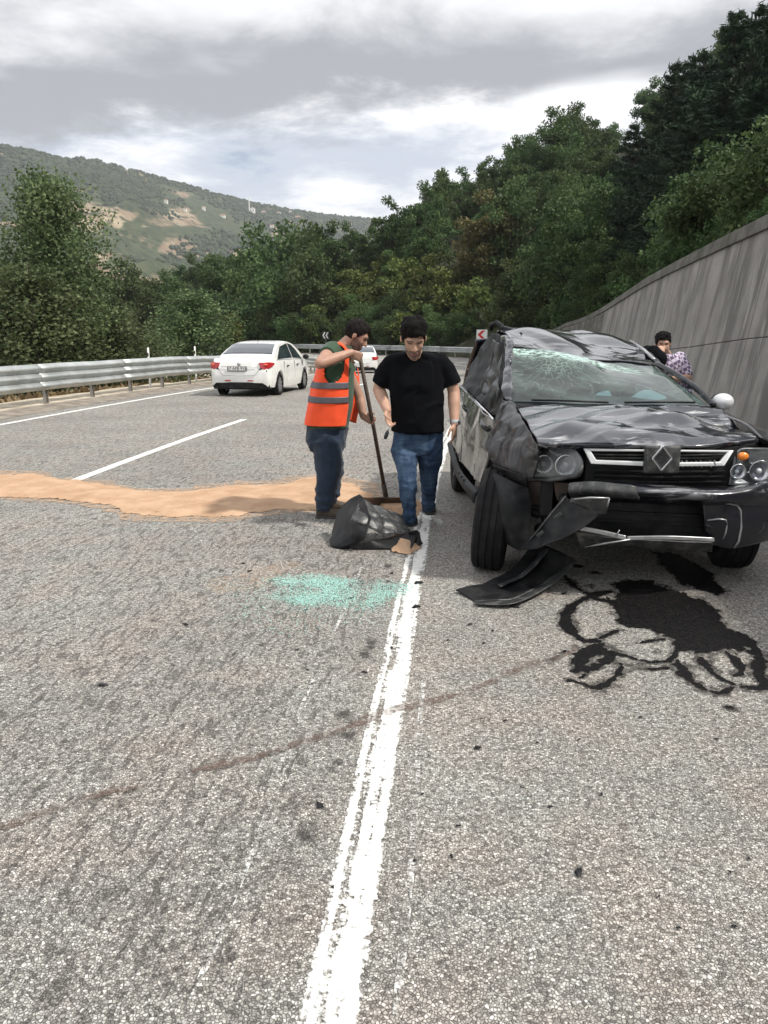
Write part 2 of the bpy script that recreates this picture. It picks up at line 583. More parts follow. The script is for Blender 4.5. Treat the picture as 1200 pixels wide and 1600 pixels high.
# ------------------------------------------------------------------ asphalt
def asphalt():
    m, g, out = new_mat("asphalt")
    uv = g.n('ShaderNodeUVMap').outputs[0]
    sp = g.n('ShaderNodeSeparateXYZ'); g.link(uv, sp.inputs[0])
    u = sp.outputs[0]; v = sp.outputs[1]
    warp = g.n('ShaderNodeVectorMath', operation='ADD')
    g.link(uv, warp.inputs[0])
    wn = g.n('ShaderNodeVectorMath', operation='SCALE'); g.link(g.noise(uv, 45, 2, 0.5, out='Color'), wn.inputs[0]); wn.inputs[3].default_value = 0.012
    g.link(wn.outputs[0], warp.inputs[1])
    wv = warp.outputs[0]
    small_c = g.voro(wv, 108, 'F1', 'Color'); small_e = g.voro(wv, 108, 'DISTANCE_TO_EDGE')
    big_c = g.voro(wv, 58, 'F1', 'Color'); big_e = g.voro(wv, 58, 'F1', 'Distance')
    s1 = g.n('ShaderNodeSeparateColor'); g.link(small_c, s1.inputs[0])
    s2 = g.n('ShaderNodeSeparateColor'); g.link(big_c, s2.inputs[0])
    macro = g.noise(uv, 0.55, 3, 0.6)
    macro2 = g.noise(g.scale(uv, (1, 1, 1), (9, 3, 0)), 1.9, 3, 0.6)
    stone = g.ramp(s1.outputs[0], [(0, (.12, .114, .105)), (.25, (.245, .235, .22)), (.6, (.36, .348, .328)), (.88, (.51, .497, .473)), (1, (.69, .675, .65))])
    tint = g.ramp(macro2, [(.3, (.96, 1.01, .99)), (.5, (1.03, 1.01, .98)), (.7, (1.10, 1.02, .96))])
    col = g.mix(1.0, stone, tint, 'MULTIPLY')
    gap = g.math('SUBTRACT', 1.0, g.step(small_e, 0.0, 0.11))
    col = g.mix(g.math('MULTIPLY', gap, 0.66), col, (.055, .05, .045))
    # sparse larger chippings
    bigm = g.math('MULTIPLY', g.step(s2.outputs[1], 0.60, 0.64), g.math('SUBTRACT', 1.0, g.step(big_e, 0.34, 0.44)))
    bigcol = g.ramp(s2.outputs[0], [(0, (.27, .255, .23)), (.6, (.46, .44, .40)), (1, (.66, .64, .60))])
    col = g.mix(g.math('MULTIPLY', bigm, 0.85), col, bigcol)
    # large soft patches of older and fresher bitumen
    tone = g.ramp(macro, [(.25, .80), (.5, 1.0), (.75, 1.16)])
    col = g.mix(1.0, col, tone, 'MULTIPLY')
    # milled grooves of the running lanes (left of the edge line), worn into broken dashes
    lane = g.math('SUBTRACT', 1.0, g.step(u, -0.30, -0.10))
    guv = g.n('ShaderNodeVectorMath', operation='ADD'); g.link(uv, guv.inputs[0])
    gw = g.n('ShaderNodeVectorMath', operation='SCALE'); g.link(g.noise(uv, 2.2, 3, 0.6, out='Color'), gw.inputs[0]); gw.inputs[3].default_value = 0.07
    g.link(gw.outputs[0], guv.inputs[1])
    g1 = g.noise(g.scale(guv.outputs[0], (30, 6, 1)), 1.0, 2, 0.55)
    g2 = g.noise(g.scale(guv.outputs[0], (15, 30, 1), (4, 4, 0)), 1.0, 2, 0.6)
    groove = g.step(g.math('ADD', g.math('MULTIPLY', g1, 0.72), g.math('MULTIPLY', g2, 0.28)), 0.53, 0.58)
    pit = g.step(g.noise(g.scale(guv.outputs[0], (13, 8, 1), (8, 1, 0)), 1.0, 3, 0.5), 0.68, 0.75)
    gm = g.math('MULTIPLY', lane, g.math('MAXIMUM', g.math('MULTIPLY', groove, 0.5), g.math('MULTIPLY', pit, 0.85)))
    col = g.mix(gm, col, (.052, .046, .041))
    # dark open seam just left of the edge line
    sd = g.math('ABSOLUTE', g.math('ADD', g.math('ADD', u, 0.165), g.math('MULTIPLY', g.math('SUBTRACT', g.noise(uv, 3.0, 4, 0.6), 0.5), 0.14)))
    seam = g.math('MULTIPLY', g.math('SUBTRACT', 1.0, g.step(sd, 0.012, 0.05)), g.step(g.noise(g.scale(uv, (4, 5.5, 1), (2, 7, 0)), 1.0, 4, 0.6), 0.47, 0.62))
    col = g.mix(g.math('MULTIPLY', seam, 0.85), col, (.03, .027, .025))
    # scattered brown and grey spots
    spot = g.step(g.noise(g.scale(uv, (1, 1, 1), (31, 17, 0)), 4.2, 3, 0.5), 0.69, 0.76)
    col = g.mix(g.math('MULTIPLY', spot, 0.5), col, (.11, .075, .055))
    h = g.math('ADD', g.math('MULTIPLY', g.step(small_e, 0.0, 0.2), 0.6), g.math('MULTIPLY', s1.outputs[1], 0.5))
    h = g.math('ADD', h, g.math('MULTIPLY', bigm, 0.5))
    h = g.math('SUBTRACT', h, g.math('MULTIPLY', gm, 1.6))
    p = pbsdf(g, col, 0.78, spec=0.45, normal=bump(g, h, 0.9, 0.007))
    g.link(p.outputs[0], out.inputs[0])
    return m
M_asph = asphalt()

def paint(name, thr, streak=None, col=(.78, .78, .75), scale=1.0, half=None):
    m, g, out = new_mat(name)
    uv = g.n('ShaderNodeUVMap').outputs[0]
    sp = g.n('ShaderNodeSeparateXYZ'); g.link(uv, sp.inputs[0])
    u = sp.outputs[0]
    n1 = g.noise(uv, 26 * scale, 6, 0.68)
    n2 = g.noise(g.scale(uv, (30, 1.5, 1)), 1.0, 4, 0.6)
    n3 = g.noise(uv, 2.3, 4, 0.6)
    cells = g.voro(uv, 85, 'F1', 'Distance')
    f = g.math('ADD', g.math('MULTIPLY', n1, 0.42), g.math('MULTIPLY', n2, 0.36))
    f = g.math('ADD', f, g.math('MULTIPLY', n3, 0.22))
    f = g.math('ADD', f, g.math('MULTIPLY', g.math('SUBTRACT', 0.45, cells), 0.10))
    if streak is not None:
        for c, wd, amt in streak:
            dd = g.math('ABSOLUTE', g.math('SUBTRACT', g.math('ADD', u, g.math('MULTIPLY', g.math('SUBTRACT', n3, 0.5), 0.02)), c))
            f = g.math('SUBTRACT', f, g.math('MULTIPLY', g.math('SUBTRACT', 1.0, g.step(dd, wd * 0.4, wd)), amt))
    if half:
        ed = g.math('SUBTRACT', half, g.math('ABSOLUTE', u))
        f = g.math('SUBTRACT', f, g.math('MULTIPLY', g.math('SUBTRACT', 1.0, g.step(ed, .0, .022)), .16))
    mask = g.step(f, thr - 0.05, thr + 0.04)
    c = g.mix(g.step(n1, 0.35, 0.7), tuple(x * 0.84 for x in col), col)
    p = pbsdf(g, c, 0.6, normal=bump(g, n1, 0.5, 0.004))
    tr = g.n('ShaderNodeBsdfTransparent')
    mx = g.n('ShaderNodeMixShader'); g.link(mask, mx.inputs[0]); g.link(tr.outputs[0], mx.inputs[1]); g.link(p.outputs[0], mx.inputs[2])
    g.link(mx.outputs[0], out.inputs[0])
    return m
M_line = paint("worn_line_paint", 0.425, [(-0.030, 0.020, 0.085), (-0.074, 0.025, 0.04), (0.080, 0.03, 0.08)], half=.0875)
M_dash = paint("lane_paint", 0.38, half=.072)
M_scr = paint("faint_scrape_paint", 0.53, col=(.66, .66, .64))

offs = [-9.9, -8.7, -7.8, -6, -4, -2, -1, 0, 1, 2, 3, 4.05]
road_o = tag(ribbon("road", -14, 190, offs, M_asph, 1.0, 0.0), kind="structure")
def strip(name, s0, s1, o, w, m, ds=0.5, wob=0.0, wkeys=None):
    ns = max(2, int((s1 - s0) / ds) + 1)
    ss = np.linspace(s0, s1, ns)
    wr = 0 * ss if wkeys is None else lin(ss, wkeys)
    wv = wob * fbm(np.stack([ss * 0.9, ss * 0, ss * 0], 1), 5, 2)
    V = []; UV = []
    for k in np.linspace(-w / 2, w / 2, 5):
        kk = np.minimum(k + 0 * ss, w / 2 - wr); p = road(ss, o + kk + wv); p[:, 2] += 0.004; V.append(p); UV.append(np.stack([kk, ss], 1))
    V = np.stack(V, 1).reshape(-1, 3); UV = np.stack(UV, 1).reshape(-1, 2)
    return add_obj(name, make_mesh(name, V, grid_faces(ns, 5), m, True, UV), road_o)
strip("edge_line", -14, 189, 0.0, 0.175, M_line)
strip("edge_line", -14, 189, -7.75, 0.15, M_dash)
for k in range(-2, 15):
    s0 = 8.0 + 12.5 * k
    strip("lane_dash", s0, s0 + 6.1, -3.87, 0.13, M_dash)
strip("paint_scrape", 0.6, 3.6, 0.155, 0.022, M_scr, 0.3, 0.01)
strip("paint_scrape", 1.2, 2.4, -0.345, 0.018, M_scr, 0.3, 0.01)
strip("paint_scrape", 2.5, 5.2, -0.36, 0.016, M_scr, 0.3, 0.012)

# ------------------------------------------------------------------ ground, verge
M_ground = mat("dry_grass_ground", (.15, .125, .075), 0.95, vary=.35, vscale=0.4, bscale=3, bstr=.6, bdist=.1, dirt=(.06, .085, .03), dscale=.15, damt=.8)
n_ = 61
gx = np.sign(np.linspace(-1, 1, n_)) * np.abs(np.linspace(-1, 1, n_)) ** 2.2 * 5200
GX, GY = np.meshgrid(gx, gx)
GZ = -2.0 + 0 * GX
GV = np.stack([GX, GY, GZ], -1).reshape(-1, 3)
tag(add_obj("ground", make_mesh("ground", GV, grid_faces(n_, n_), M_ground)), kind="structure")

M_verge = mat("pale_gravel", (.46, .40, .31), 0.95, vary=.3, vscale=4, bscale=30, bstr=.7, bdist=.03, dirt=(.24, .2, .14), dscale=1.1, damt=.7)
vo = [-8.72, -9.2, -9.8, -10.6, -11.6, -13, -15, -18, -22]
vz = [.012, .03, .05, -.02, -.2, -.55, -1.0, -1.5, -2.06]
vg = ribbon("verge", -14, 150, vo, M_verge, 1.0, 0.0, None, vz)
Vv = np.empty(len(vg.data.vertices) * 3, dtype=np.float32); vg.data.vertices.foreach_get('co', Vv); Vv = Vv.reshape(-1, 3)
Vv[:, 2] += (0.05 * fbm(Vv * np.array([0.9, 0.9, 0]), 3, 3)) * (np.tile(np.array([0, .25, 1, 1, 1.5, 2, 2, 2, 0]), len(Vv) // 9))
vg.data.vertices.foreach_set('co', Vv.ravel()); vg.data.update()
tag(vg, kind="structure")
# dirty gutter strip along the left edge
M_gut = mat("dusty_gutter", (.23, .2, .165), 0.95, vary=.35, vscale=3, bscale=40, bstr=.5, bdist=.02)
tag(ribbon("gutter", -14, 120, [-8.25, -8.6, -8.95], M_gut, 1.0, 0.0, None, [.004, .03, .045]), kind="structure")

# ------------------------------------------------------------------ retaining wall on the right
def concrete():
    m, g, out = new_mat("stained_concrete")
    tc = g.n('ShaderNodeTexCoord'); v = tc.outputs['Object']
    n1 = g.noise(v, 1.3, 6, 0.62)
    # streaks run down the face: noise stretched in z
    st = g.noise(g.scale(v, (1.6, 1.6, 0.13)), 1.0, 5, 0.65)
    st2 = g.noise(g.scale(v, (5.5, 5.5, 0.28), (4, 1, 7)), 1.0, 4, 0.6)
    fine = g.noise(v, 22, 5, 0.7)
    c = g.ramp(n1, [(.3, (.18, .171, .157)), (.55, (.25, .239, .22)), (.75, (.31, .297, .275))])
    c = g.mix(g.math('MULTIPLY', g.step(st, .45, .62), .8), c, (.095, .09, .082))
    c = g.mix(g.math('MULTIPLY', g.step(st2, .56, .72), .5), c, (.42, .41, .385))
    c = g.mix(g.math('MULTIPLY', g.step(fine, .6, .72), .3), c, (.1, .095, .085))
    p = pbsdf(g, c, 0.9, normal=bump(g, g.math('ADD', g.math('MULTIPLY', fine, .5), n1), .4, .02))
    g.link(p.outputs[0], out.inputs[0])
    return m
M_conc = concrete()
M_cop = mat("dark_weathered_coping", (.115, .108, .096), 0.92, vary=.4, vscale=3, bscale=25, bstr=.5, bdist=.02, dirt=(.05, .055, .035), dscale=1.2, damt=.8)
WB = 3.95                                      # wall foot, right of the edge line
BAT = 0.16
def wall_top(s):
    return lin(s, [(-14, 3.55), (0, 3.35), (12, 3.2), (23, 3.02), (34, 2.75), (44, 2.45), (50, 1.7), (54, .9)])
def wall_pt(s, z, inset=0.0):
    """z is measured from the road"""
    zb = float(road(s, WB)[2])
    p = road_v(s, WB + BAT * z + inset)
    p.z = zb + z
    return p
wall = empty("retaining_wall", road_v(20, WB + .4))
tag(wall, "tall stained grey concrete retaining wall with dark coping behind the wrecked car", "wall")
WO = wall.location.copy()
def wall_panel(name, s0, s1, zf0, zf1, thick=0.35, mt=M_conc, proud=0.0, parent=wall):
    mb = MB()
    ns = 4
    ss = np.linspace(s0, s1, ns)
    rings = []
    for s in ss:
        z0, z1 = zf0(s), zf1(s)
        rings.append([wall_pt(s, z0, -proud) , wall_pt(s, z1, -proud), wall_pt(s, z1, thick), wall_pt(s, z0, thick)])
    mb.rings(rings)
    return mb.build(name, mt, parent, origin=WO, bevel=0.012)
jz = lambda s: float(lin(s, [(-14, 1.9), (8, 1.62), (12, 1.48), (16, 1.28), (24, 1.0), (40, .7), (66, .3)]))
seg = 3.45
s = -12.0
while s < 53:
    e = min(s + seg, 54)
    wall_panel("panel", s + .016, e - .016, lambda q: -0.12, lambda q: jz(q) - .004)
    wall_panel("panel", s + .016, e - .016, lambda q: jz(q) + .004, lambda q: wall_top(q) - .2)
    wall_panel("coping", s + .006, e - .006, lambda q: wall_top(q) - .21, lambda q: wall_top(q), .5, M_cop, 0.05)
    s = e
wall_panel("core", -12, 53.9, lambda q: -0.2, lambda q: wall_top(q) - .25, 0.30, M_cop, -0.06)

# ------------------------------------------------------------------ wooded hillside on the outside of the bend
HA = [(-14, 46), (10, 46), (25, 43), (38, 37), (48, 36), (56, 37), (62, 36), (68, 33), (76, 27), (86, 13), (96, 5), (110, 3), (130, 2), (190, 0)]
HD = 78.0
def hill_z(s, d):
    """height above the road at distance d beyond the wall line"""
    base = (wall_top(s) - 0.12) * np.clip(1 - np.maximum(0, s - 46) / 10, 0, 1)
    t = np.clip((d - 2.5 * np.clip((56 - s) / 10, 0, 1)) / HD, 0, 1.3)
    prof = np.where(t < 1, 1 - (1 - np.minimum(t, 1)) ** 1.55, 1.0)
    return base + lin(s, HA) * prof - np.maximum(0, d - HD) * 0.12
def hill_pt(s, d):
    s = np.asarray(s, float); d = np.asarray(d, float)
    p = road(s, WB + .45 + BAT * 0 + d)
    zz = np.interp(s, S, _z0) + hill_z(s, d)
    nz = fbm(np.stack([p[..., 0].ravel() * .07, p[..., 1].ravel() * .07, 0 * p[..., 0].ravel()], 1), 21, 4).reshape(p[..., 0].shape)
    p[..., 2] = zz + nz * np.clip(d * .08, 0, 1.8)
    return p
hs = np.concatenate([np.arange(-14, 60, 1.5), np.arange(60, 190, 1.5)])
hd = np.concatenate([[0.0, .6, 1.2], np.linspace(2.5, 150, 50)])
HSg, HDg = np.meshgrid(hs, hd, indexing='ij')
HP = hill_pt(HSg, HDg)
# foot of the slope beyond the end of the wall starts at the road shoulder
M_hill = mat("hillside_earth", (.045, .045, .024), 0.95, vary=.4, vscale=.6, bscale=4, bstr=.8, bdist=.12, dirt=(.03, .045, .015), dscale=.3, damt=.9)
tag(add_obj("hillside", make_mesh("hillside", HP.reshape(-1, 3), grid_faces(len(hs), len(hd)), M_hill)), kind="structure")

# ------------------------------------------------------------------ far mountain
sil = [(-420, 250), (-200, 215), (-60, 222), (0, 226), (60, 235), (100, 246), (140, 246), (200, 263), (300, 291), (400, 319), (460, 329), (515, 336), (600, 345), (760, 372), (1000, 420)]
def mountain_pt(px, t):
    """px: bearing as a place in the picture, t: 0 foot .. 1 crest (beyond 1: the back)"""
    py = lin(px, sil)
    u = (px - 600) / FPX
    v = (800 - py) / FPX
    dz, dy = -SP + v * CP, CP + v * SP
    Rc = lin(px, [(-420, 1150), (100, 1150), (300, 1350), (515, 1650), (1000, 2100)])
    zc = CAM_H + Rc * dz / dy
    R0 = 330.0
    r = R0 + (Rc - R0) * t
    prof = np.where(t <= 1, .55 * t + .45 * t ** 2.2, 1 - (t - 1) * 1.2)
    z = -2.2 + (zc + 2.2) * prof
    bx = u / dy
    return np.stack([bx * r, r + 0 * bx, z], -1), prof
mpx = np.linspace(-420, 1000, 240); mt_ = np.linspace(0, 1.35, 110)
MPX, MT = np.meshgrid(mpx, mt_, indexing='ij')
MP, mprof = mountain_pt(MPX, MT)
nz = fbm(np.stack([MP[..., 0].ravel() * .006, MP[..., 1].ravel() * .004, 0 * MP[..., 0].ravel()], 1), 41, 5).reshape(MPX.shape)
rz = ridged(np.stack([MP[..., 0].ravel() * .009, MP[..., 1].ravel() * .0035, 0 * MP[..., 0].ravel()], 1), 51, 3).reshape(MPX.shape)
bandm = np.clip(MT * (1 - MT) * 4, 0, 1)
MP[..., 2] += bandm * (nz * 15 + rz * 9) + nz * 2.2 * (MT > .9)
def mountain_mat():
    m, g, out = new_mat("mountain_scrub")
    tc = g.n('ShaderNodeTexCoord'); v = tc.outputs['Object']
    a = g.noise(g.scale(v, (1, .45, 1)), .0085, 6, .6, .6)
    b = g.noise(v, .05, 6, .7)
    f = g.noise(g.scale(v, (1, .3, 1), (300, 50, 0)), .013, 4, .55, .8)
    c = g.ramp(b, [(.35, (.032, .045, .022)), (.55, (.055, .068, .032)), (.75, (.09, .09, .05))])
    fld = g.ramp(g.noise(v, .02, 4, .6), [(.3, (.17, .105, .072)), (.5, (.22, .17, .115)), (.7, (.40, .34, .23))])
    c = g.mix(g.step(f, .53, .59), c, fld)
    c = g.mix(g.math('MULTIPLY', g.step(a, .5, .62), .75), c, (.04, .052, .027))
    sc = g.voro(v, .085, 'F1', 'Distance')
    c = g.mix(g.math('MULTIPLY', g.math('SUBTRACT', 1.0, g.step(sc, .22, .42)), .8), c, (.02, .03, .014))
    p = pbsdf(g, c, .95, spec=.2, normal=bump(g, b, .8, 3))
    g.link(p.outputs[0], out.inputs[0])
    return m
M_mtn = mountain_mat()
tag(add_obj("mountain", make_mesh("mountain", MP.reshape(-1, 3), grid_faces(len(mpx), len(mt_)), M_mtn)), kind="structure")

# scrub wood that covers the mountain: reads as one mass
def blobs_on(points, rmin, rmax, seed):
    r2 = np.random.default_rng(seed)
    n = len(points)
    ang = np.linspace(0, 2 * np.pi, 6, endpoint=False)
    V = []; F = []
    for i, p in enumerate(points):
        r = r2.uniform(rmin, rmax); h = r * r2.uniform(1.0, 1.7)
        b = len(V)
        for zf, rf in ((0, .75), (.45, 1.0), (.85, .6)):
            for a in ang:
                k = rf * r * r2.uniform(.7, 1.25)
                V.append((p[0] + k * math.cos(a), p[1] + k * math.sin(a), p[2] + zf * h - .5))
        V.append((p[0], p[1], p[2] + h - .4))
        for j in range(2):
            for k in range(6):
                F.append((b + j * 6 + k, b + j * 6 + (k + 1) % 6, b + j * 6 + 6 + (k + 1) % 6, b + j * 6 + 6 + k))
        for k in range(6):
            F.append((b + 12 + k, b + 12 + (k + 1) % 6, b + 18))
    return V, F
r2 = np.random.default_rng(4)
px = r2.uniform(-150, 620, 40000); t = r2.uniform(.12, 1.04, 40000)
fi = (px + 420) / 1420 * 239; fj = t / 1.35 * 109
i0 = fi.astype(int); j0 = fj.astype(int)
pp = MP[i0, j0] + (MP[i0 + 1, j0] - MP[i0, j0]) * (fi - i0)[:, None] + (MP[i0, j0 + 1] - MP[i0, j0]) * (fj - j0)[:, None]
dd = fbm(np.stack([pp[:, 0] * .011, pp[:, 1] * .005, 0 * px], 1), 77, 4) + .35 * (t > .8) + .25 * (px > 330) + r2.uniform(-.25, .25, 40000) - .22 * (px < 300) * (t < .8)
pts = pp[dd > .22][:14000]
V, F = blobs_on(pts, .9, 3.4, 9)
M_far = mat("far_scrub", (.036, .05, .024), .95, vary=.45, vscale=.06)
tag(add_obj("mountain_scrub", make_mesh("mountain_scrub", V, F, M_far)), "dark scrub woodland covering the distant mountainside", "woodland", kind="stuff")
# ================================================================== guard rails
M_galv = mat("galvanised_steel", (.43, .455, .455), .45, .45, vary=.16, vscale=1.6, bscale=14, bstr=.05, dirt=(.26, .25, .235), dscale=1.3, damt=.6)
M_post = mat("galvanised_post", (.30, .29, .275), .6, .4, vary=.25, vscale=5, dirt=(.2, .16, .12), dscale=5, damt=.7)
M_bolt = mat("steel_bolt", (.13, .12, .11), .6, .6)
def beam_profile(h):
    """three-wave beam: (out from the post, height), seen from the road side"""
    n = 36
    out = []
    for i in range(n + 1):
        t = i / n
        w = math.cos(t * 3 * 2 * math.pi)
        out.append((0.045 - 0.042 * w if 0.02 < t < .98 else 0.0, t * h))
    return out
def guard_rail(name, s0, s1, off, side, h0, hb, seg, label, zfun=lambda s: 0, posts=True, tilt=None):
    """side: +1 faces right, -1 faces left"""
    o = empty(name, road_v((s0 + s1) / 2, off))
    tag(o, label, "guard rail")
    og = o.location
    prof = beam_profile(hb)
    k = 0
    s = s0
    while s < s1 - .01:
        e = min(s + seg, s1)
        mb = MB()
        rings = []
        for q in np.linspace(s - .15, e + .02, 7 if k > 3 else 9):
            lap = 0.004 if k % 2 else 0.010
            dip = 0.006 * math.sin(q * .9) + .003 * math.sin(q * 2.3)
            ring = []
            for (a, z) in prof:
                p = road_v(q, off + side * (a + .075 + lap)); p.z += h0 + z + dip + zfun(q)
                ring.append(p)
            rings.append(ring)
        mb.rings(rings, cap=False, closed=False)
        mb.build("beam", M_galv, o, smooth=True, origin=og, thick=.005, fixn=False)
        s = e; k += 1
    s = s0 + .3
    j = 0
    while posts and s < s1:
        zb = zfun(s)
        a = road_v(s, off); a.z += zb - .35
        b = road_v(s, off); b.z += zb + h0 + hb * .82
        if tilt and j in tilt:
            a += Vector((tilt[j], 0, 0))
        mb = MB()
        d = (road_v(s + .1, off) - road_v(s, off)).normalized()
        n = Vector((d.y, -d.x, 0))
        # C-section post
        mb.bar(a, b, .008, .11, up=d)
        mb.bar(a + n * .03 + d * .052, b + n * .03 + d * .052, .06, .007, up=d)
        mb.bar(a + n * .03 - d * .052, b + n * .03 - d * .052, .06, .007, up=d)
        mb.build("post", M_post, o, origin=og)
        mb = MB()
        c = road_v(s, off); c.z += zb + h0 + hb * .5
        mb.bar(c + n * side * 0.008, c + n * side * .085, .09, .2)
        mb.build("spacer", M_post, o, origin=og)
        for zz in (hb * .33, hb * .67):
            c = road_v(s, off + side * .082); c.z += zb + h0 + zz
            MB().ellipsoid(c, (.018, .018, .018), nu=8, nv=5).build("bolt", M_bolt, o, smooth=True, origin=og)
        s += 2.0; j += 1
    return o
guard_rail("guard_rail", 4, 78, -9.15, 1, .33, .56, 4.0, "long galvanised three-wave guard rail on posts along the left verge", tilt={13: .12, 14: -.05, 15: .14, 3: -.06})
guard_rail("guard_rail", 44, 120, 3.45, -1, .42, .42, 6.0, "distant dull guard rail wrapping round the outside of the left bend")

# marker posts and chevrons at the far bend
M_white = mat("white_paint", (.78, .78, .76), .5, vary=.06)
M_black = mat("black_paint", (.02, .02, .022), .5)
M_red = mat("red_sign_sheet", (.6, .03, .03), .45)
M_grey = mat("grey_paint", (.3, .3, .3), .5)
def chevron_sign(px, py, Y, w, h, back, fore, label, n=2):
    """a board with its arrow heads pointing left"""
    c = W(px, py, Y)
    base = Vector((c.x, c.y, -.5 - .5))
    o = empty("chevron_sign", base)
    tag(o, label, "road sign", "chevron boards round the bend")
    MB().box((c.x, c.y, c.z), (w, .03, h)).build("board", back, o, origin=base, bevel=.01)
    MB().tube([(c.x, c.y + .045, base.z), (c.x, c.y + .045, c.z + h * .45)], .03, 8).build("post", M_grey, o, origin=base)
    step = w / (n + .35)
    for k in range(n):
        x0 = c.x - w / 2 + step * (k + .12)
        t = step * .42
        for sgn in (1, -1):
            poly = [(x0, c.y - .018, c.z), (x0 + t, c.y - .018, c.z), (x0 + t + step * .55, c.y - .018, c.z + sgn * h * .43), (x0 + step * .55, c.y - .018, c.z + sgn * h * .43)]
            MB().prism(poly, (0, -.004, 0)).build("arrow_stripe", fore, o, origin=base)
    return o
chevron_sign(509, 524, 74, .65, .65, M_black, M_white, "small black chevron board with white arrows left of the worker's head")
chevron_sign(674, 524, 70, .65, .65, M_black, M_white, "small black chevron board with white arrows beside the black-shirted man's ear")
chevron_sign(753, 523, 50, .66, .6, M_white, M_red, "white chevron board with a red arrow behind the crashed car's roof", 1)
def marker_post(px, py_top, Y, h=1.0):
    c = W(px, py_top, Y)
    base = Vector((c.x, c.y, c.z - h))
    o = empty("marker_post", base)
    mb = MB(); mb.loft([((c.x, c.y, base.z), (.03, 0, 0), (0, .03, 0)), ((c.x, c.y, c.z - .03), (.03, 0, 0), (0, .03, 0)), ((c.x, c.y + .01, c.z), (.02, 0, 0), (0, .02, 0))], 12)
    mb.build("post", M_white, o, origin=base, smooth=True, sharp=40)
    MB().box((c.x, c.y - .034, c.z - .2), (.04, .01, .1)).build("reflector", M_black, o, origin=base)
    return o
tag(marker_post(231, 543, 23.6, 1.15), "white marker post just behind the near guard rail", "marker post", "white roadside marker posts")
tag(marker_post(304, 541, 27.5, 1.2), "white marker post behind the guard rail beside the yellow sapling", "marker post", "white roadside marker posts")
tag(marker_post(566, 532, 66, 1.1), "small pale marker post behind the worker's face", "marker post", "white roadside marker posts")

# ================================================================== trees
def leaf_mat(name, dark, light, trans=.25, hue=.0):
    m, g, out = new_mat(name)
    at = g.n('ShaderNodeAttribute', attribute_name="tone")
    oi = g.n('ShaderNodeObjectInfo')
    c = g.mix(at.outputs['Fac'], dark, light)
    hs = g.n('ShaderNodeHueSaturation')
    g.link(c, hs.inputs['Color'])
    g.link(g.math('ADD', .475, g.math('MULTIPLY', oi.outputs['Random'], .045)), hs.inputs['Hue'])
    g.link(g.math('ADD', .72, g.math('MULTIPLY', oi.outputs['Random'], .55)), hs.inputs['Value'])
    d = g.n('ShaderNodeBsdfPrincipled')
    g.link(hs.outputs[0], d.inputs['Base Color']); d.inputs['Roughness'].default_value = .65; d.inputs['Specular IOR Level'].default_value = .25
    t = g.n('ShaderNodeBsdfTranslucent'); g.link(hs.outputs[0], t.inputs[0])
    mx = g.n('ShaderNodeMixShader'); mx.inputs[0].default_value = trans
    g.link(d.outputs[0], mx.inputs[1]); g.link(t.outputs[0], mx.inputs[2]); g.link(mx.outputs[0], out.inputs[0])
    return m
M_leaf = leaf_mat("broadleaf", (.034, .064, .022), (.10, .15, .05))
M_leaf2 = leaf_mat("ochre_leaf", (.07, .068, .025), (.135, .12, .048))
M_leaf3 = leaf_mat("yellow_green_leaf", (.06, .08, .02), (.14, .165, .045))
M_poplar = leaf_mat("poplar_leaf", (.05, .085, .032), (.175, .23, .105), .3)
M_pine = leaf_mat("pine_needle", (.015, .032, .017), (.042, .07, .034), .1)
M_bark = mat("bark", (.07, .055, .042), .9, vary=.35, vscale=8, bscale=20, bstr=.6, bdist=.03)

def leaf_mesh(name, C, size, tone, mt, r, elong=1.0, upb=0.0):
    """one quad per leaf / spray at centres C"""
    n = len(C)
    a = r.normal(size=(n, 3)); a[:, 2] *= (1 - upb); a /= np.linalg.norm(a, axis=1, keepdims=True) + 1e-9
    b = np.cross(a, r.normal(size=(n, 3))); b /= np.linalg.norm(b, axis=1, keepdims=True) + 1e-9
    s = np.asarray(size).reshape(-1, 1) * r.uniform(.65, 1.3, (n, 1))
    a = a * s * elong; b = b * s
    c3 = np.cross(a, b); c3 /= np.linalg.norm(c3, axis=1, keepdims=True) + 1e-9
    V = np.stack([C - a * .5, C - b * .38 + c3 * s * .1, C + a * .5, C + b * .38 + c3 * s * .1], 1).reshape(-1, 3)
    F = np.arange(n * 4).reshape(n, 4)
    me = make_mesh(name, V, F, mt, False)
    at = me.attributes.new("tone", 'FLOAT', 'POINT')
    at.data.foreach_set('value', np.repeat(np.clip(tone, 0, 1), 4).astype(np.float32))
    return me

def in_ball(r, n):
    v = r.normal(size=(n, 3)); v /= np.linalg.norm(v, axis=1, keepdims=True)
    return v * (r.uniform(0, 1, (n, 1)) ** (1 / 2.2))

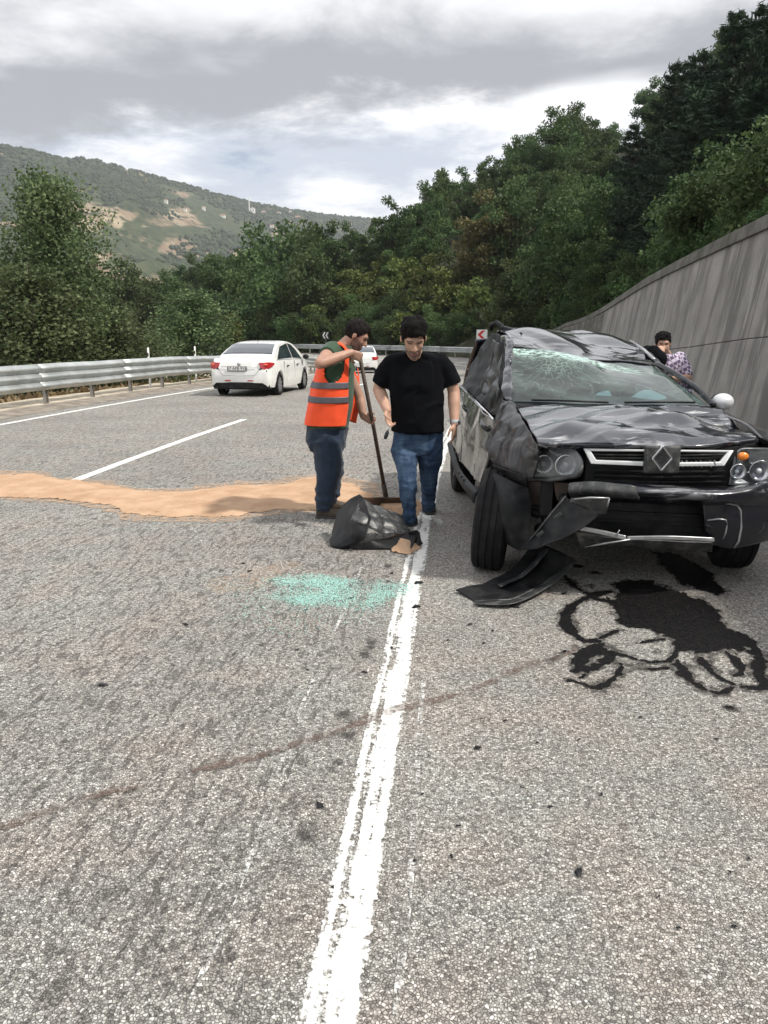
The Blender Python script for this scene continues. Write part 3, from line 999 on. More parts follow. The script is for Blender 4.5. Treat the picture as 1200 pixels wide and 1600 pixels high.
def broadleaf(seed, h, rad, nclump=46, per=62, leaf=.36, mt=None):
    """crown + trunk meshes, foot at z = 0"""
    r = np.random.default_rng(seed)
    C = []; T = []
    zc = h * .52
    for k in range(nclump):
        v = in_ball(r, 1)[0]
        q = np.array([v[0] * rad, v[1] * rad, zc + v[2] * h * .47])
        q[:2] *= 1.0 - .38 * max(0, (q[2] - zc) / (h * .47)) ** 1.5
        q += r.normal(size=3) * .18
        cr = rad * r.uniform(.22, .40)
        pts = q + in_ball(r, per) * np.array([cr, cr, cr * .72])
        C.append(pts); T.append(np.clip(r.normal(.45, .22) + r.normal(0, .18, per), 0, 1))
    C = np.concatenate(C); T = np.concatenate(T)
    crown = leaf_mesh("crown", C, leaf, T, mt or M_leaf, r, 1.25)
    mb = MB()
    top = Vector((r.normal() * .3, r.normal() * .3, h * .72))
    mb.tube([(0, 0, -.8), (0.03, 0, h * .2), (top.x * .5, top.y * .5, h * .45), tuple(top)], [h * .026, h * .021, h * .014, h * .004], 7)
    for k in range(6):
        a = k * 1.05 + r.uniform(-.3, .3); z0 = h * r.uniform(.25, .5)
        L = rad * r.uniform(.6, .9)
        mb.tube([(0, 0, z0), (math.cos(a) * L * .5, math.sin(a) * L * .5, z0 + h * .12), (math.cos(a) * L, math.sin(a) * L, z0 + h * .2)], [h * .011, h * .007, h * .002], 5)
    tm = make_mesh("trunk", mb.v, mb.f, M_bark, True)
    return crown, tm

def conifer(seed, h, rad):
    r = np.random.default_rng(seed)
    C = []; T = []
    mb = MB()
    mb.tube([(0, 0, -.8), (.05, 0, h * .5), (0, 0, h * .99)], [h * .02, h * .012, .02], 7)
    z = h * .16
    while z < h * .985:
        f = 1 - (z - h * .16) / (h * .84)
        L0 = rad * (f ** .75) * r.uniform(.85, 1.1) + .15
        nb = r.integers(4, 7)
        a0 = r.uniform(0, 6.28)
        for k in range(nb):
            a = a0 + 6.283 * k / nb + r.uniform(-.3, .3)
            L = L0 * r.uniform(.45, 1.25)
            m = max(40, int(260 * L / 1.5))
            t = r.uniform(.15, 1, m) ** .8
            rise = .34 * L * t ** 1.7 - .10 * L * t
            wd = .26 * L * (1.05 - t) + .12
            pts = np.stack([np.cos(a) * L * t - np.sin(a) * r.normal(0, .5, m) * wd, np.sin(a) * L * t + np.cos(a) * r.normal(0, .5, m) * wd, z + rise + r.normal(0, .09, m)], 1)
            C.append(pts); T.append(np.clip(r.normal(.45, .15) + r.normal(0, .2, m), 0, 1))
            mb.tube([(0, 0, z), (math.cos(a) * L * .9, math.sin(a) * L * .9, z + .14 * L)], [.035, .008], 4)
        z += h * r.uniform(.035, .055)
    C = np.concatenate(C); T = np.concatenate(T)
    return leaf_mesh("crown", C, .075, T, M_pine, r, 4.6, -.3), make_mesh("trunk", mb.v, mb.f, M_bark, True)

def poplar(seed, h, rad, n, leaf, mt, gap=.35):
    """open-crowned young poplar: upswept twigs carrying leaves"""
    r = np.random.default_rng(seed)
    C = []; T = []
    mb = MB()
    mb.tube([(0, 0, -1.2), (.04, .02, h * .4), (-.03, 0, h * .8), (0, 0, h * .97)], [h * .014, h * .011, h * .006, .008], 8)
    nb = 54
    for k in range(nb):
        z0 = h * (.10 + .80 * (k + r.uniform(0, 1)) / nb)
        f = (z0 / h - .10) / .9
        env = rad * (0.35 + 1.0 * math.sin(min(1, f * 1.05 + .12) * math.pi) ** .8 * (1 - .68 * f))
        a = k * 2.399 + r.uniform(-.4, .4)
        L = env * r.uniform(.65, 1.12)
        rise = L * r.uniform(.55, 1.0)
        p0 = np.array([0, 0, z0]); p1 = np.array([math.cos(a) * L * .55, math.sin(a) * L * .55, z0 + rise * .4]); p2 = np.array([math.cos(a) * L, math.sin(a) * L, min(z0 + rise, h * 1.0)])
        mb.tube([p0, p1, p2], [h * .004, h * .0026, .004], 4)
        m = int(n / nb * (L / rad + .35))
        t = r.uniform(.12, 1.05, m)[:, None]
        pts = p0 * (1 - t) ** 2 + 2 * p1 * t * (1 - t) + p2 * t ** 2
        pts = pts + r.normal(size=(m, 3)) * np.array([.26, .26, .24]) * (rad / 1.8)
        pts = pts[pts[:, 2] < h * .97]; m = len(pts)
        C.append(pts); T.append(np.clip(r.normal(.42, .16) + r.normal(0, .22, m), 0, 1))
    C = np.concatenate(C); T = np.concatenate(T)
    return leaf_mesh("crown", C, leaf, T, mt, r, 1.1), make_mesh("trunk", mb.v, mb.f, M_bark, True)

def plant_tree(name, meshes, loc, rz, sc, label, cat="tree", group=None):
    o = empty(name, loc, rz)
    o.scale = (sc[0], sc[0], sc[1]) if hasattr(sc, '__len__') else (sc, sc, sc)
    tag(o, label, cat, group)
    add_obj("crown", meshes[0], o); add_obj("trunk", meshes[1], o)
    return o

BL = [broadleaf(100 + k, 9, r, 50, 150, .24) for k, r in enumerate((3.0, 3.4, 2.7, 3.2, 3.6))]
BN = [broadleaf(120 + k, 9, r, 60, 190, .19) for k, r in enumerate((3.0, 3.4, 2.7))]
BO = broadleaf(140, 8.5, 3.0, 50, 150, .24, mt=M_leaf2)
BY = [broadleaf(150 + k, 5, 2.2, 26, 60, .26, mt=M_leaf3) for k in range(2)]
PN = [conifer(200 + k, 12, r) for k, r in enumerate((2.6, 2.2, 3.0))]

# hillside wood: jittered positions over the slope, kept where the photograph can see them
r3 = np.random.default_rng(33)
cand = []
for ss in np.arange(6, 150, 3.4):
    dd = 1.6
    while dd < 100:
        s_ = ss + r3.uniform(-1.9, 1.9); d_ = dd + r3.uniform(-1.2, 1.2)
        cand.append((s_, d_))
        dd += 4.2 + dd * .010
CS = np.array([c[0] for c in cand]); CD = np.array([c[1] for c in cand])
CPt = hill_pt(CS, CD)
nb_ = 0; npn = 0; rest = []
BEAR = [(120, "behind the tallest poplar"), (220, "beyond the left poplars"), (300, "right of the left poplars"), (345, "left of the white saloon"), (395, "above the white saloon's boot"), (440, "above the white saloon's roof"), (480, "right of the white saloon"), (520, "behind the orange vest"), (565, "above the worker's head"), (610, "between the two heads"), (665, "above the bowed person's head"), (710, "right of the bowed person's head"),
        (760, "above the crushed roof's left corner"), (810, "above the crushed windscreen pillar"), (860, "above the wrecked roof"), (920, "above the wreck's cracked windscreen"), (970, "above the wreck's grille"), (1020, "left of the bystander"), (1075, "above the bystander"), (1130, "above the door mirror"), (1180, "near the right edge"), (9999, "at the very right edge")]
ROWS = [(6, "at the foot of the wooded slope"), (18, "low on the wooded slope"), (36, "halfway up the wooded slope"), (60, "high on the wooded slope"), (999, "on the wooded skyline")]
def where(px, py, d):
    return next(t for k, t in ROWS if d <= k) + ", " + next(t for k, t in BEAR if px <= k)
order = np.argsort(CPt[:, 1])
horizon = np.full(130, 2000.0)          # nearest-first screen of what the trees already hide
for i in order:
    p = CPt[i]
    if p[1] < 8: continue
    px, py, dep = project((p[0], p[1], p[2] + 6.5))
    pxb, pyb, _ = project((p[0], p[1], p[2] + 1))
    if not (-60 < px < 1290) or py > 560 or pyb < -60: continue
    half = 2.4 / dep * FPX
    a = int(np.clip((px - half) / 10, 0, 129)); b = int(np.clip((px + half) / 10, 0, 129)) + 1
    if np.all(horizon[a:b] < py - 6) : continue
    horizon[a:b] = np.minimum(horizon[a:b], py + (pyb - py) * .45)
    s_, d_ = CS[i], CD[i]
    near_right = px > 970 and s_ < 50
    if 58 < s_ < 92 and d_ < 9: continue
    if near_right and r3.uniform() < .9:
        if d_ < 3: continue
        plant_tree("pine_tree", PN[r3.integers(3)], p, r3.uniform(0, 6.28), (r3.uniform(.8, 1.1), r3.uniform(.75, 1.15)), "dark pine " + where(px, py, d_), group="pines of the hillside wood")
        npn += 1
    else:
        if s_ < 46 and d_ < 4: sc = r3.uniform(.35, .55)
        else: sc = r3.uniform(.58, .92)
        if nb_ >= 298:
            rest.append((p, r3.uniform(0, 6.28), sc)); continue
        plant_tree("broadleaf_tree", (BN if dep < 66 else BL)[r3.integers(3)], p, r3.uniform(0, 6.28), (sc, sc * r3.uniform(.85, 1.15)), "green broadleaf tree " + where(px, py, d_), group="broadleaf trees of the hillside wood")
        nb_ += 1
print("hill trees", nb_, npn, len(rest))
if rest:
    lite = broadleaf(190, 9, 3.1, 46, 62, .34)[0]
    n_l = len(lite.vertices)
    lv = np.empty(n_l * 3, dtype=np.float32); lite.vertices.foreach_get('co', lv); lv = lv.reshape(-1, 3).astype(float)
    lt = np.empty(n_l, dtype=np.float32); lite.attributes["tone"].data.foreach_get('value', lt)
    VV = []
    for p, a_, sc in rest[:160]:
        c_, s__ = math.cos(a_), math.sin(a_)
        VV.append(np.stack([lv[:, 0] * c_ - lv[:, 1] * s__, lv[:, 0] * s__ + lv[:, 1] * c_, lv[:, 2]], 1) * sc + p)
    wm = make_mesh("far_wood", np.concatenate(VV), np.arange(n_l * len(VV)).reshape(-1, 4), M_leaf, False)
    wm.attributes.new("tone", 'FLOAT', 'POINT').data.foreach_set('value', np.tile(lt, len(VV)))
    tag(add_obj("far_wood", wm), "green mass of farther tree crowns high on the wooded slope", "woodland", kind="stuff")
# tall pines on the skyline at the upper right
for k, (px, ytop, Y, w_) in enumerate(((1012, 165, 58, 1.15), (1046, 95, 50, 1.1), (1082, 75, 46, 1.15), (1118, 20, 42, 1.15), (1150, 60, 38, 1.2), (1172, 0, 44, 1.2), (1205, -10, 40, 1.2), (1240, -40, 36, 1.2), (1100, 120, 36, 1.1), (1140, 150, 32, 1.1), (1185, 120, 30, 1.2), (1065, 170, 40, 1.1), (990, 195, 62, 1.1), (1215, 170, 27, 1.1), (1030, 200, 48, 1.1))):
    d_ = ray(px, 400); best = None
    for ss in np.arange(8, 70, 1.0):
        P_ = hill_pt(np.full(50, ss), np.linspace(1.0, 50, 50))
        e_ = np.abs(P_[:, 1] - Y) + 3 * np.abs(P_[:, 0] - Y * d_.x / d_.y)
        i_ = int(np.argmin(e_))
        if best is None or e_[i_] < best[0]: best = (e_[i_], P_[i_])
    q = best[1]
    top = W(px, ytop, float(q[1])).z
    plant_tree("pine_tree", PN[k % 3], q, k * 1.9, (w_ * (1.0 + .02 * (top - q[2])), (top - q[2]) / 12.0), "tall pine over the wall, " + ("tip cut off, " if ytop < 5 else "shorter one, " if ytop > 110 else "") + next(t for k_, t in BEAR if px <= k_), group="tall skyline pines above the wall")
# undergrowth along the top of the wall and up the bank
SH = [broadleaf(170 + k, 2.4, 1.5, 28, 330, .075) for k in range(2)]
for k in range(120):
    s_ = r3.uniform(8, 60); d_ = r3.uniform(.7, 7) if k < 56 else r3.uniform(.9, 4)
    if k >= 56: s_ = r3.uniform(8, 34)
    p = hill_pt(np.array([s_]), np.array([d_]))[0]
    if not -40 < project(p)[0] < 1260: continue
    sc = r3.uniform(.6, 1.3) if d_ > 1.6 else r3.uniform(.3, .6)
    plant_tree("shrub", SH[k % 2], p + np.array([0, 0, -.2]), k * 1.7, sc, "low green shrub " + ("on the brink of the wall" if d_ < 2 else "a step back from the wall top" if d_ < 4 else "up the bank behind the wall") + ", " + next(t for k_, t in BEAR if project(p)[0] <= k_), "shrub", "undergrowth shrubs above the wall")
# single trees that stand out
_hs, _hd = np.meshgrid(np.arange(10, 150, 1.0), np.linspace(.5, 90, 60), indexing='ij')
_hp = hill_pt(_hs.ravel(), _hd.ravel())
def at_hill(px, Y):
    """ground point of the hillside under that bearing"""
    e = np.abs(_hp[:, 1] - Y) + np.abs(_hp[:, 0] / _hp[:, 1] * FPX + 600 - px) * .1
    return Vector(_hp[int(np.argmin(e))].tolist())
plant_tree("broadleaf_tree", BO, at_hill(765, 72), .4, 1.0, "ochre-leaved tree turning colour low on the wooded slope")
for k, (px, Y, sc) in enumerate(((545, 79, 1.1), (585, 77, 1.0), (625, 75, 1.2), (660, 73, 1.25), (690, 70, 1.1), (730, 66, .9), (480, 80, .8), (515, 80, .9))):
    plant_tree("bush", BY[k % 2], at_hill(px, Y), k * 1.3, (sc, sc * .9), "yellow-green bush behind the far bend, " + next(t for k_, t in BEAR if px <= k_), "bush", "yellow-green bushes at the foot of the slope")

r6 = np.random.default_rng(61)
for k in range(34):
    px = 440 + k * 9.6 + r6.uniform(-6, 6); Y = r6.uniform(66, 84) - max(0, px - 600) * .05
    sc = r6.uniform(.9, 1.7)
    plant_tree("bush", SH[k % 2] if k % 3 else BY[k % 2], at_hill(px, Y), k * 1.1, (sc * (1 if k % 3 else .5), sc * (1 if k % 3 else .5)), ("dark" if k % 3 else "pale") + " low bush behind the far rail, " + next(t for k_, t in BEAR if px <= k_), "bush", "low bushes on the bank behind the far rail")
# poplars and saplings behind the left guard rail
def at_left(px, Y, z=-1.6):
    d = ray(px, 520)
    return Vector((d.x / d.y * Y, Y, z))
PA = poplar(301, 9.0, 2.1, 23000, .12, M_poplar)
PB = poplar(302, 8.0, 1.9, 15000, .12, M_poplar)
PC = poplar(303, 6.5, 1.6, 9000, .12, M_poplar)
PY = poplar(304, 5.0, .75, 2600, .16, M_leaf3)
PS = poplar(305, 2.3, .42, 700, .11, M_leaf3)
for meshes, px, Y, sc, lab in (
    (PA, 92, 29, (1.0, 0.97), "tallest leafy poplar rising behind the left guard rail"),
    (PB, 10, 28, (.95, .66), "poplar at the far left edge behind the guard rail"),
    (PB, -60, 30, (1.1, .70), "poplar half cut by the left edge of the photo"),
    (PC, 52, 26.5, (1.2, .82), "low bushy poplar in front of the tallest one"),
    (PC, 172, 30, (1.1, .62), "shorter poplar to the right of the tallest one"),
    (PB, 128, 33, (1.0, .60), "poplar filling the gap behind the tallest one"),
    (PC, 212, 36, (1.0, .48), "small poplar with dense crown left of the grey-green one"),
    (PC, 300, 40, (1.3, .80), "grey-green poplar standing alone left of the white sedan"),
    (PC, 262, 44, (1.1, .58), "grey-green poplar just behind the lone one"),
    (PY, 363, 44, (1.1, .84), "slim yellow-green sapling above the white sedan's roof"),
    (PS, 284, 29.5, (1.0, .9), "tiny yellow sapling behind the guard rail")):
    plant_tree("poplar_tree", meshes, at_left(px, Y, -1.5), px * .1, sc, lab, group="young poplars behind the left guard rail")
# dark trees beyond them, in front of the mountain
r4 = np.random.default_rng(8)
for k, (px, ytop, Y) in enumerate(((222, 470, 100), (245, 470, 118), (268, 472, 96), (292, 464, 110), (318, 436, 120), (340, 404, 112), (366, 398, 104), (392, 372, 98), (415, 362, 92), (438, 366, 88), (462, 352, 94), (485, 346, 90), (508, 340, 96), (380, 420, 84), (430, 410, 80), (470, 400, 78), (335, 462, 88),
                                    (60, 420, 100), (5, 430, 110), (120, 440, 95), (175, 440, 105))):
    top = W(px, ytop, Y).z
    zb = -3.0
    plant_tree("broadleaf_tree", BL[k % 5], at_left(px, Y, zb), k * .9, (min(1.6, max(.9, (top - zb) / 9.0)), (top - zb) / 8.9), "dark broadleaf tree below the mountain, " + ("in the nearer row, " if Y < 90 else "in the farther row, " if Y > 103 else "") + next(t for k_, t in BEAR if px <= k_), group="dark trees below the mountain")
# rough grass and weeds on the bank behind the rail
r5 = np.random.default_rng(12)
n = 9000
ssv = r5.uniform(8, 62, n); off = -11.8 - np.abs(r5.normal(0, 3.2, n))
P = road(ssv, off); P[:, 2] += np.interp(-off, [-v for v in vo], vz) + .12
T = r5.uniform(0, 1, n)
M_dry = leaf_mat("dry_weed", (.12, .085, .04), (.27, .21, .11), .2)
tag(add_obj("dry_grass", leaf_mesh("dry_grass", P, .2, T, M_dry, r5, 1.8, -.8)), "dry brown weeds on the bank behind the left guard rail", "grass", kind="stuff")

# parked pale van and shed glimpsed between the poplars
def shed(px, py, Y, w, d, h, label, roofc, wallm):
    c = W(px, py, Y); base = Vector((c.x, c.y, c.z - h / 2))
    o = empty("shed", base); tag(o, label, "shed")
    MB().box((c.x, c.y, c.z - .05), (w, d, h)).build("wall", wallm, o, origin=base)
    mb = MB(); t = c.z + h / 2 - .05
    mb.hexa([(c.x - w / 2 - .1, c.y - d / 2 - .1, t + .003), (c.x + w / 2 + .1, c.y - d / 2 - .1, t + .003), (c.x + w / 2 + .1, c.y + d / 2 + .1, t + .003), (c.x - w / 2 - .1, c.y + d / 2 + .1, t + .003),
             (c.x - w / 2 - .1, c.y, t + .4), (c.x + w / 2 + .1, c.y, t + .4), (c.x + w / 2 + .1, c.y + .1, t + .4), (c.x - w / 2 - .1, c.y + .1, t + .4)])
    mb.build("roof", roofc, o, origin=base)
    for k in (-.28, .22):
        MB().box((c.x + w * k, c.y - d / 2 - .01, c.z + .05), (w * .16, .02, h * .36)).build("window", M_black, o, origin=base)
    return o
M_blue = mat("blue_sheet", (.07, .16, .34), .5)
shed(147, 520, 62, 3.4, 3, 2.0, "small white shed with blue roof glimpsed between poplar trunks", M_blue, M_white)
shed(177, 526, 58, 2.0, 2, 1.2, "low white hut glimpsed behind the poplar trunk", M_white, M_white)

# village on the mountain shoulder
def on_mountain(px, py):
    """the mountainside point seen there"""
    best = None
    i = int(np.clip((px + 420) / 1420 * 239, 0, 239))
    for j in range(0, 82):
        q = MP[i, j]
        pr = project(q)
        e = abs(pr[1] - py)
        if best is None or e < best[0]: best = (e, q)
    return Vector(best[1].tolist())
M_house = mat("house_render", (.72, .7, .66), .8, vary=.08)
M_tile = mat("roof_tile", (.33, .16, .1), .8)
def far_house(px, py, w, h, label, mosque=False):
    b = on_mountain(px, py)
    o = empty("mosque" if mosque else "far_house", b)
    tag(o, label, "mosque" if mosque else "house", None if mosque else "houses of the far village")
    MB().box((0, 0, h / 2 - 1), (w, w * .8, h + 2)).build("wall", M_house, o)
    if mosque:
        MB().ellipsoid((0, 0, h), (w * .36, w * .36, w * .3)).build("dome", M_grey, o, smooth=True)
        mb = MB(); mb.lathe([(0, .9), (17, .8), (17.1, 1.3), (18, 1.3), (18.1, .75), (22, .7), (26, .05)], (-w * .62, 0, 0), 'z', 12, True)
        mb.build("minaret", M_house, o, smooth=True, sharp=30)
    else:
        mb = MB(); t = h
        mb.hexa([(-w * .56, -w * .46, t), (w * .56, -w * .46, t), (w * .56, w * .46, t), (-w * .56, w * .46, t), (-w * .4, -.05, t + w * .22), (w * .4, -.05, t + w * .22), (w * .4, .05, t + w * .22), (-w * .4, .05, t + w * .22)])
        mb.build("roof", M_tile, o)
    for k in (-.25, .25):
        MB().box((w * k, -w * .4 - .04, h * .55), (w * .16, .08, h * .3)).build("window", M_black, o)
    return o
far_house(397, 333, 8, 6, "white mosque with a thin minaret on the far mountainside", True)
for k, (px, py, w, h) in enumerate(((412, 334, 9, 5), (437, 335, 8, 4.5), (455, 334, 6, 5), (466, 342, 12, 3.5), (427, 356, 7, 6), (433, 363, 6, 5), (352, 338, 10, 3), (318, 330, 6, 5), (262, 317, 6, 5), (292, 329, 6, 4))):
    far_house(px, py, w * .75, h * .8, ("pale house just right of the mosque", "pale house second right of the mosque", "pale house near the mountain's skyline", "long low pale building right of the village", "upper of two pale houses just above the trees", "lower of two pale houses just above the trees", "long pale building left of the mosque", "pale house halfway along the mountainside", "leftmost pale house on the mountainside", "pale house second from the left on the mountainside")[k])
# ================================================================== the wrecked car
SC.cycles.max_bounces = 6
SC.cycles.diffuse_bounces = 3
SC.cycles.glossy_bounces = 3
SC.cycles.transmission_bounces = 4
SC.cycles.transparent_max_bounces = 12

def scraped_paint(name, col, amt, sx=(3, 14, 14)):
    """dark metallic car paint with pale scuffs and dust"""
    m, g, out = new_mat(name)
    tc = g.n('ShaderNodeTexCoord'); v = tc.outputs['Object']
    n1 = g.noise(g.scale(v, sx, (2, 5, 1)), 1.0, 5, .65, .6)
    n2 = g.noise(v, 2.4, 3, .6)
    sc = g.math('MULTIPLY', g.step(n1, .53, .64), g.step(n2, .42, .58))
    sc = g.math('MULTIPLY', sc, amt)
    dust = g.math('MULTIPLY', g.step(g.noise(v, 7, 4, .6), .45, .75), .12)
    c = g.mix(dust, col, (.085, .08, .075))
    c = g.mix(sc, c, (.55, .55, .57))
    r = g.math('ADD', .2, g.math('MULTIPLY', g.math('ADD', sc, dust), .45))
    p = pbsdf(g, c, r, .25, g.math('SUBTRACT', .9, g.math('MULTIPLY', sc, .8)), .5, bump(g, g.noise(v, 26, 3, .5), .06, .01))
    g.link(p.outputs[0], out.inputs[0])
    return m
M_paint = scraped_paint("dark_car_paint", (.008, .009, .015), .3)
M_hoodp = scraped_paint("scuffed_bonnet_paint", (.010, .012, .022), .85, (3.5, 11, 11))
M_side = scraped_paint("dusty_door_paint", (.10, .098, .094), .35)
M_dusty = mat('dusty_torn_paint', (.022, .023, .026), .42, .1, .25, vary=.35, vscale=7, bscale=30, bstr=.2, dirt=(.13, .125, .118), dscale=6, damt=.55)
M_trim = mat("scuffed_black_plastic", (.012, .0125, .014), .45, vary=.3, vscale=9, bscale=40, bstr=.15, dirt=(.05, .048, .044), dscale=9, damt=.35, spec=.2)
M_trimg = mat("grey_scuffed_plastic", (.032, .034, .036), .42, vary=.3, vscale=7, dirt=(.2, .195, .18), dscale=14, damt=.5)
M_dark = mat("dark_cavity", (.008, .008, .009), .8)
M_under = mat("rusty_underbody", (.035, .026, .022), .75, vary=.4, vscale=8, dirt=(.075, .04, .028), dscale=9, damt=.6)
M_chrome = mat("chrome", (.82, .82, .84), .14, 1.0, vary=.05)
M_satin = mat("satin_silver_trim", (.44, .45, .46), .35, .6, vary=.12, dirt=(.16, .15, .14), dscale=10, damt=.5)
M_tyre = mat("tyre_rubber", (.009, .009, .010), .75, vary=.3, vscale=20, dirt=(.03, .028, .025), dscale=9, damt=.5, spec=.2)
M_rim = mat("dark_alloy", (.11, .11, .115), .4, .7)
M_inner = mat("cabin_plastic", (.03, .032, .036), .7, vary=.2)
M_cloth = mat("seat_cloth", (.055, .057, .062), .9, vary=.2, bscale=80, bstr=.3)
M_bag = mat("airbag_cloth", (.72, .74, .74), .8, vary=.08, bscale=30, bstr=.4)
M_silver = mat('silver_plastic', (.70, .71, .72), .38, .3, vary=.06)
M_amber = mat("amber_lens", (.75, .22, .03), .2, coat=.5)

def thin_glass(name, tint, crack=None, refl=1.0, haze=0.0, milk=(.50, .68, .62)):
    m, g, out = new_mat(name)
    tr = g.n('ShaderNodeBsdfTransparent'); tr.inputs[0].default_value = (*tint, 1)
    gl = g.n('ShaderNodeBsdfGlossy'); gl.inputs['Roughness'].default_value = .03; gl.inputs[0].default_value = (1, 1, 1, 1)
    ge = g.n('ShaderNodeNewGeometry')
    dt = g.n('ShaderNodeVectorMath', operation='DOT_PRODUCT'); g.link(ge.outputs['Incoming'], dt.inputs[0]); g.link(ge.outputs['Normal'], dt.inputs[1])
    om = g.math('SUBTRACT', 1.0, g.math('ABSOLUTE', dt.outputs['Value']), clamp=True)
    f = g.math('ADD', g.math('MULTIPLY', g.math('POWER', om, 5.0), .9 * refl), .045 * refl, clamp=True)
    mx = g.n('ShaderNodeMixShader'); g.link(f, mx.inputs[0]); g.link(tr.outputs[0], mx.inputs[1]); g.link(gl.outputs[0], mx.inputs[2])
    sh = mx.outputs[0]
    if crack:
        tc = g.n('ShaderNodeTexCoord'); v = tc.outputs['UV']
        d = g.n('ShaderNodeVectorMath', operation='DISTANCE')
        g.link(v, d.inputs[0]); d.inputs[1].default_value = (*crack, 0)
        dist = d.outputs['Value']
        # radial cracks: angle/log-distance cells about the impact, plus a web of finer ones
        sp = g.n('ShaderNodeSeparateXYZ'); g.link(v, sp.inputs[0])
        dx = g.math('SUBTRACT', sp.outputs[0], crack[0]); dy = g.math('SUBTRACT', sp.outputs[1], crack[1])
        ang = g.math('ARCTAN2', dy, dx)
        lg = g.math('LOGARITHM', g.math('ADD', dist, .02), 2.0)
        cb = g.n('ShaderNodeCombineXYZ'); g.link(g.math('MULTIPLY', ang, 2.3), cb.inputs[0]); g.link(g.math('MULTIPLY', lg, .55), cb.inputs[1])
        wob = g.n('ShaderNodeVectorMath', operation='ADD'); g.link(cb.outputs[0], wob.inputs[0])
        ws = g.n('ShaderNodeVectorMath', operation='SCALE'); g.link(g.noise(v, 6, 3, .6, out='Color'), ws.inputs[0]); ws.inputs[3].default_value = .5
        g.link(ws.outputs[0], wob.inputs[1])
        e1 = g.voro(wob.outputs[0], 2.3, 'DISTANCE_TO_EDGE')
        c1 = g.math('SUBTRACT', 1.0, g.step(e1, .0, .018))
        e2 = g.voro(v, 26, 'DISTANCE_TO_EDGE')
        near = g.math('SUBTRACT', 1.0, g.step(dist, .04, .30))
        c2 = g.math('MULTIPLY', g.math('SUBTRACT', 1.0, g.step(e2, .0, .05)), near)
        # crushed milky band along the upper left edge
        bandd = g.math('ABSOLUTE', g.math('SUBTRACT', g.math('ADD', sp.outputs[1], g.math('MULTIPLY', sp.outputs[0], .22)), g.math('ADD', .97, g.math('MULTIPLY', g.math('SUBTRACT', g.noise(v, 5, 3, .6), .5), .24))))
        band = g.math('MULTIPLY', g.math('SUBTRACT', 1.0, g.step(bandd, .03, .17)), g.math('SUBTRACT', 1.0, g.step(sp.outputs[0], .6, 1.05)))
        band = g.math('MULTIPLY', band, g.step(g.noise(v, 22, 4, .7), .38, .62))
        ck = g.math('MAXIMUM', g.math('MULTIPLY', c1, g.math('SUBTRACT', .5, g.math('MULTIPLY', dist, .7), clamp=True)), g.math('MULTIPLY', c2, .55))
        ck = g.math('MAXIMUM', ck, g.math('MULTIPLY', band, .85), clamp=True)
        hz = g.math('ADD', ck, g.math('MULTIPLY', g.math('ADD', .35, g.math('MULTIPLY', g.step(g.noise(v, 3.5, 4, .6), .35, .7), 1.3)), haze), clamp=True)
        df = g.n('ShaderNodeBsdfDiffuse'); df.inputs[0].default_value = (*milk, 1)
        m2 = g.n('ShaderNodeMixShader'); g.link(hz, m2.inputs[0]); g.link(sh, m2.inputs[1]); g.link(df.outputs[0], m2.inputs[2])
        sh = m2.outputs[0]
    g.link(sh, out.inputs[0])
    return m
M_wind = thin_glass("cracked_windscreen_glass", (.30, .43, .46), (.36, .70), 1.8, .075)
M_glass = thin_glass("tinted_side_glass", (.12, .14, .15), None, 1.2)
M_milky = thin_glass('milky_lamp_lens', (.7, .72, .74), (.3, .5), 1.3, .42, (.34, .35, .36))
M_lens = thin_glass("lamp_lens", (.80, .82, .84), None, 1.3)

CAR = empty("wrecked_car", (1.6, 6.6, 0))
tag(CAR, "crumpled dark off-road car with crushed roof and cracked windscreen parked by the wall", "car")
CO = CAR.location.copy()

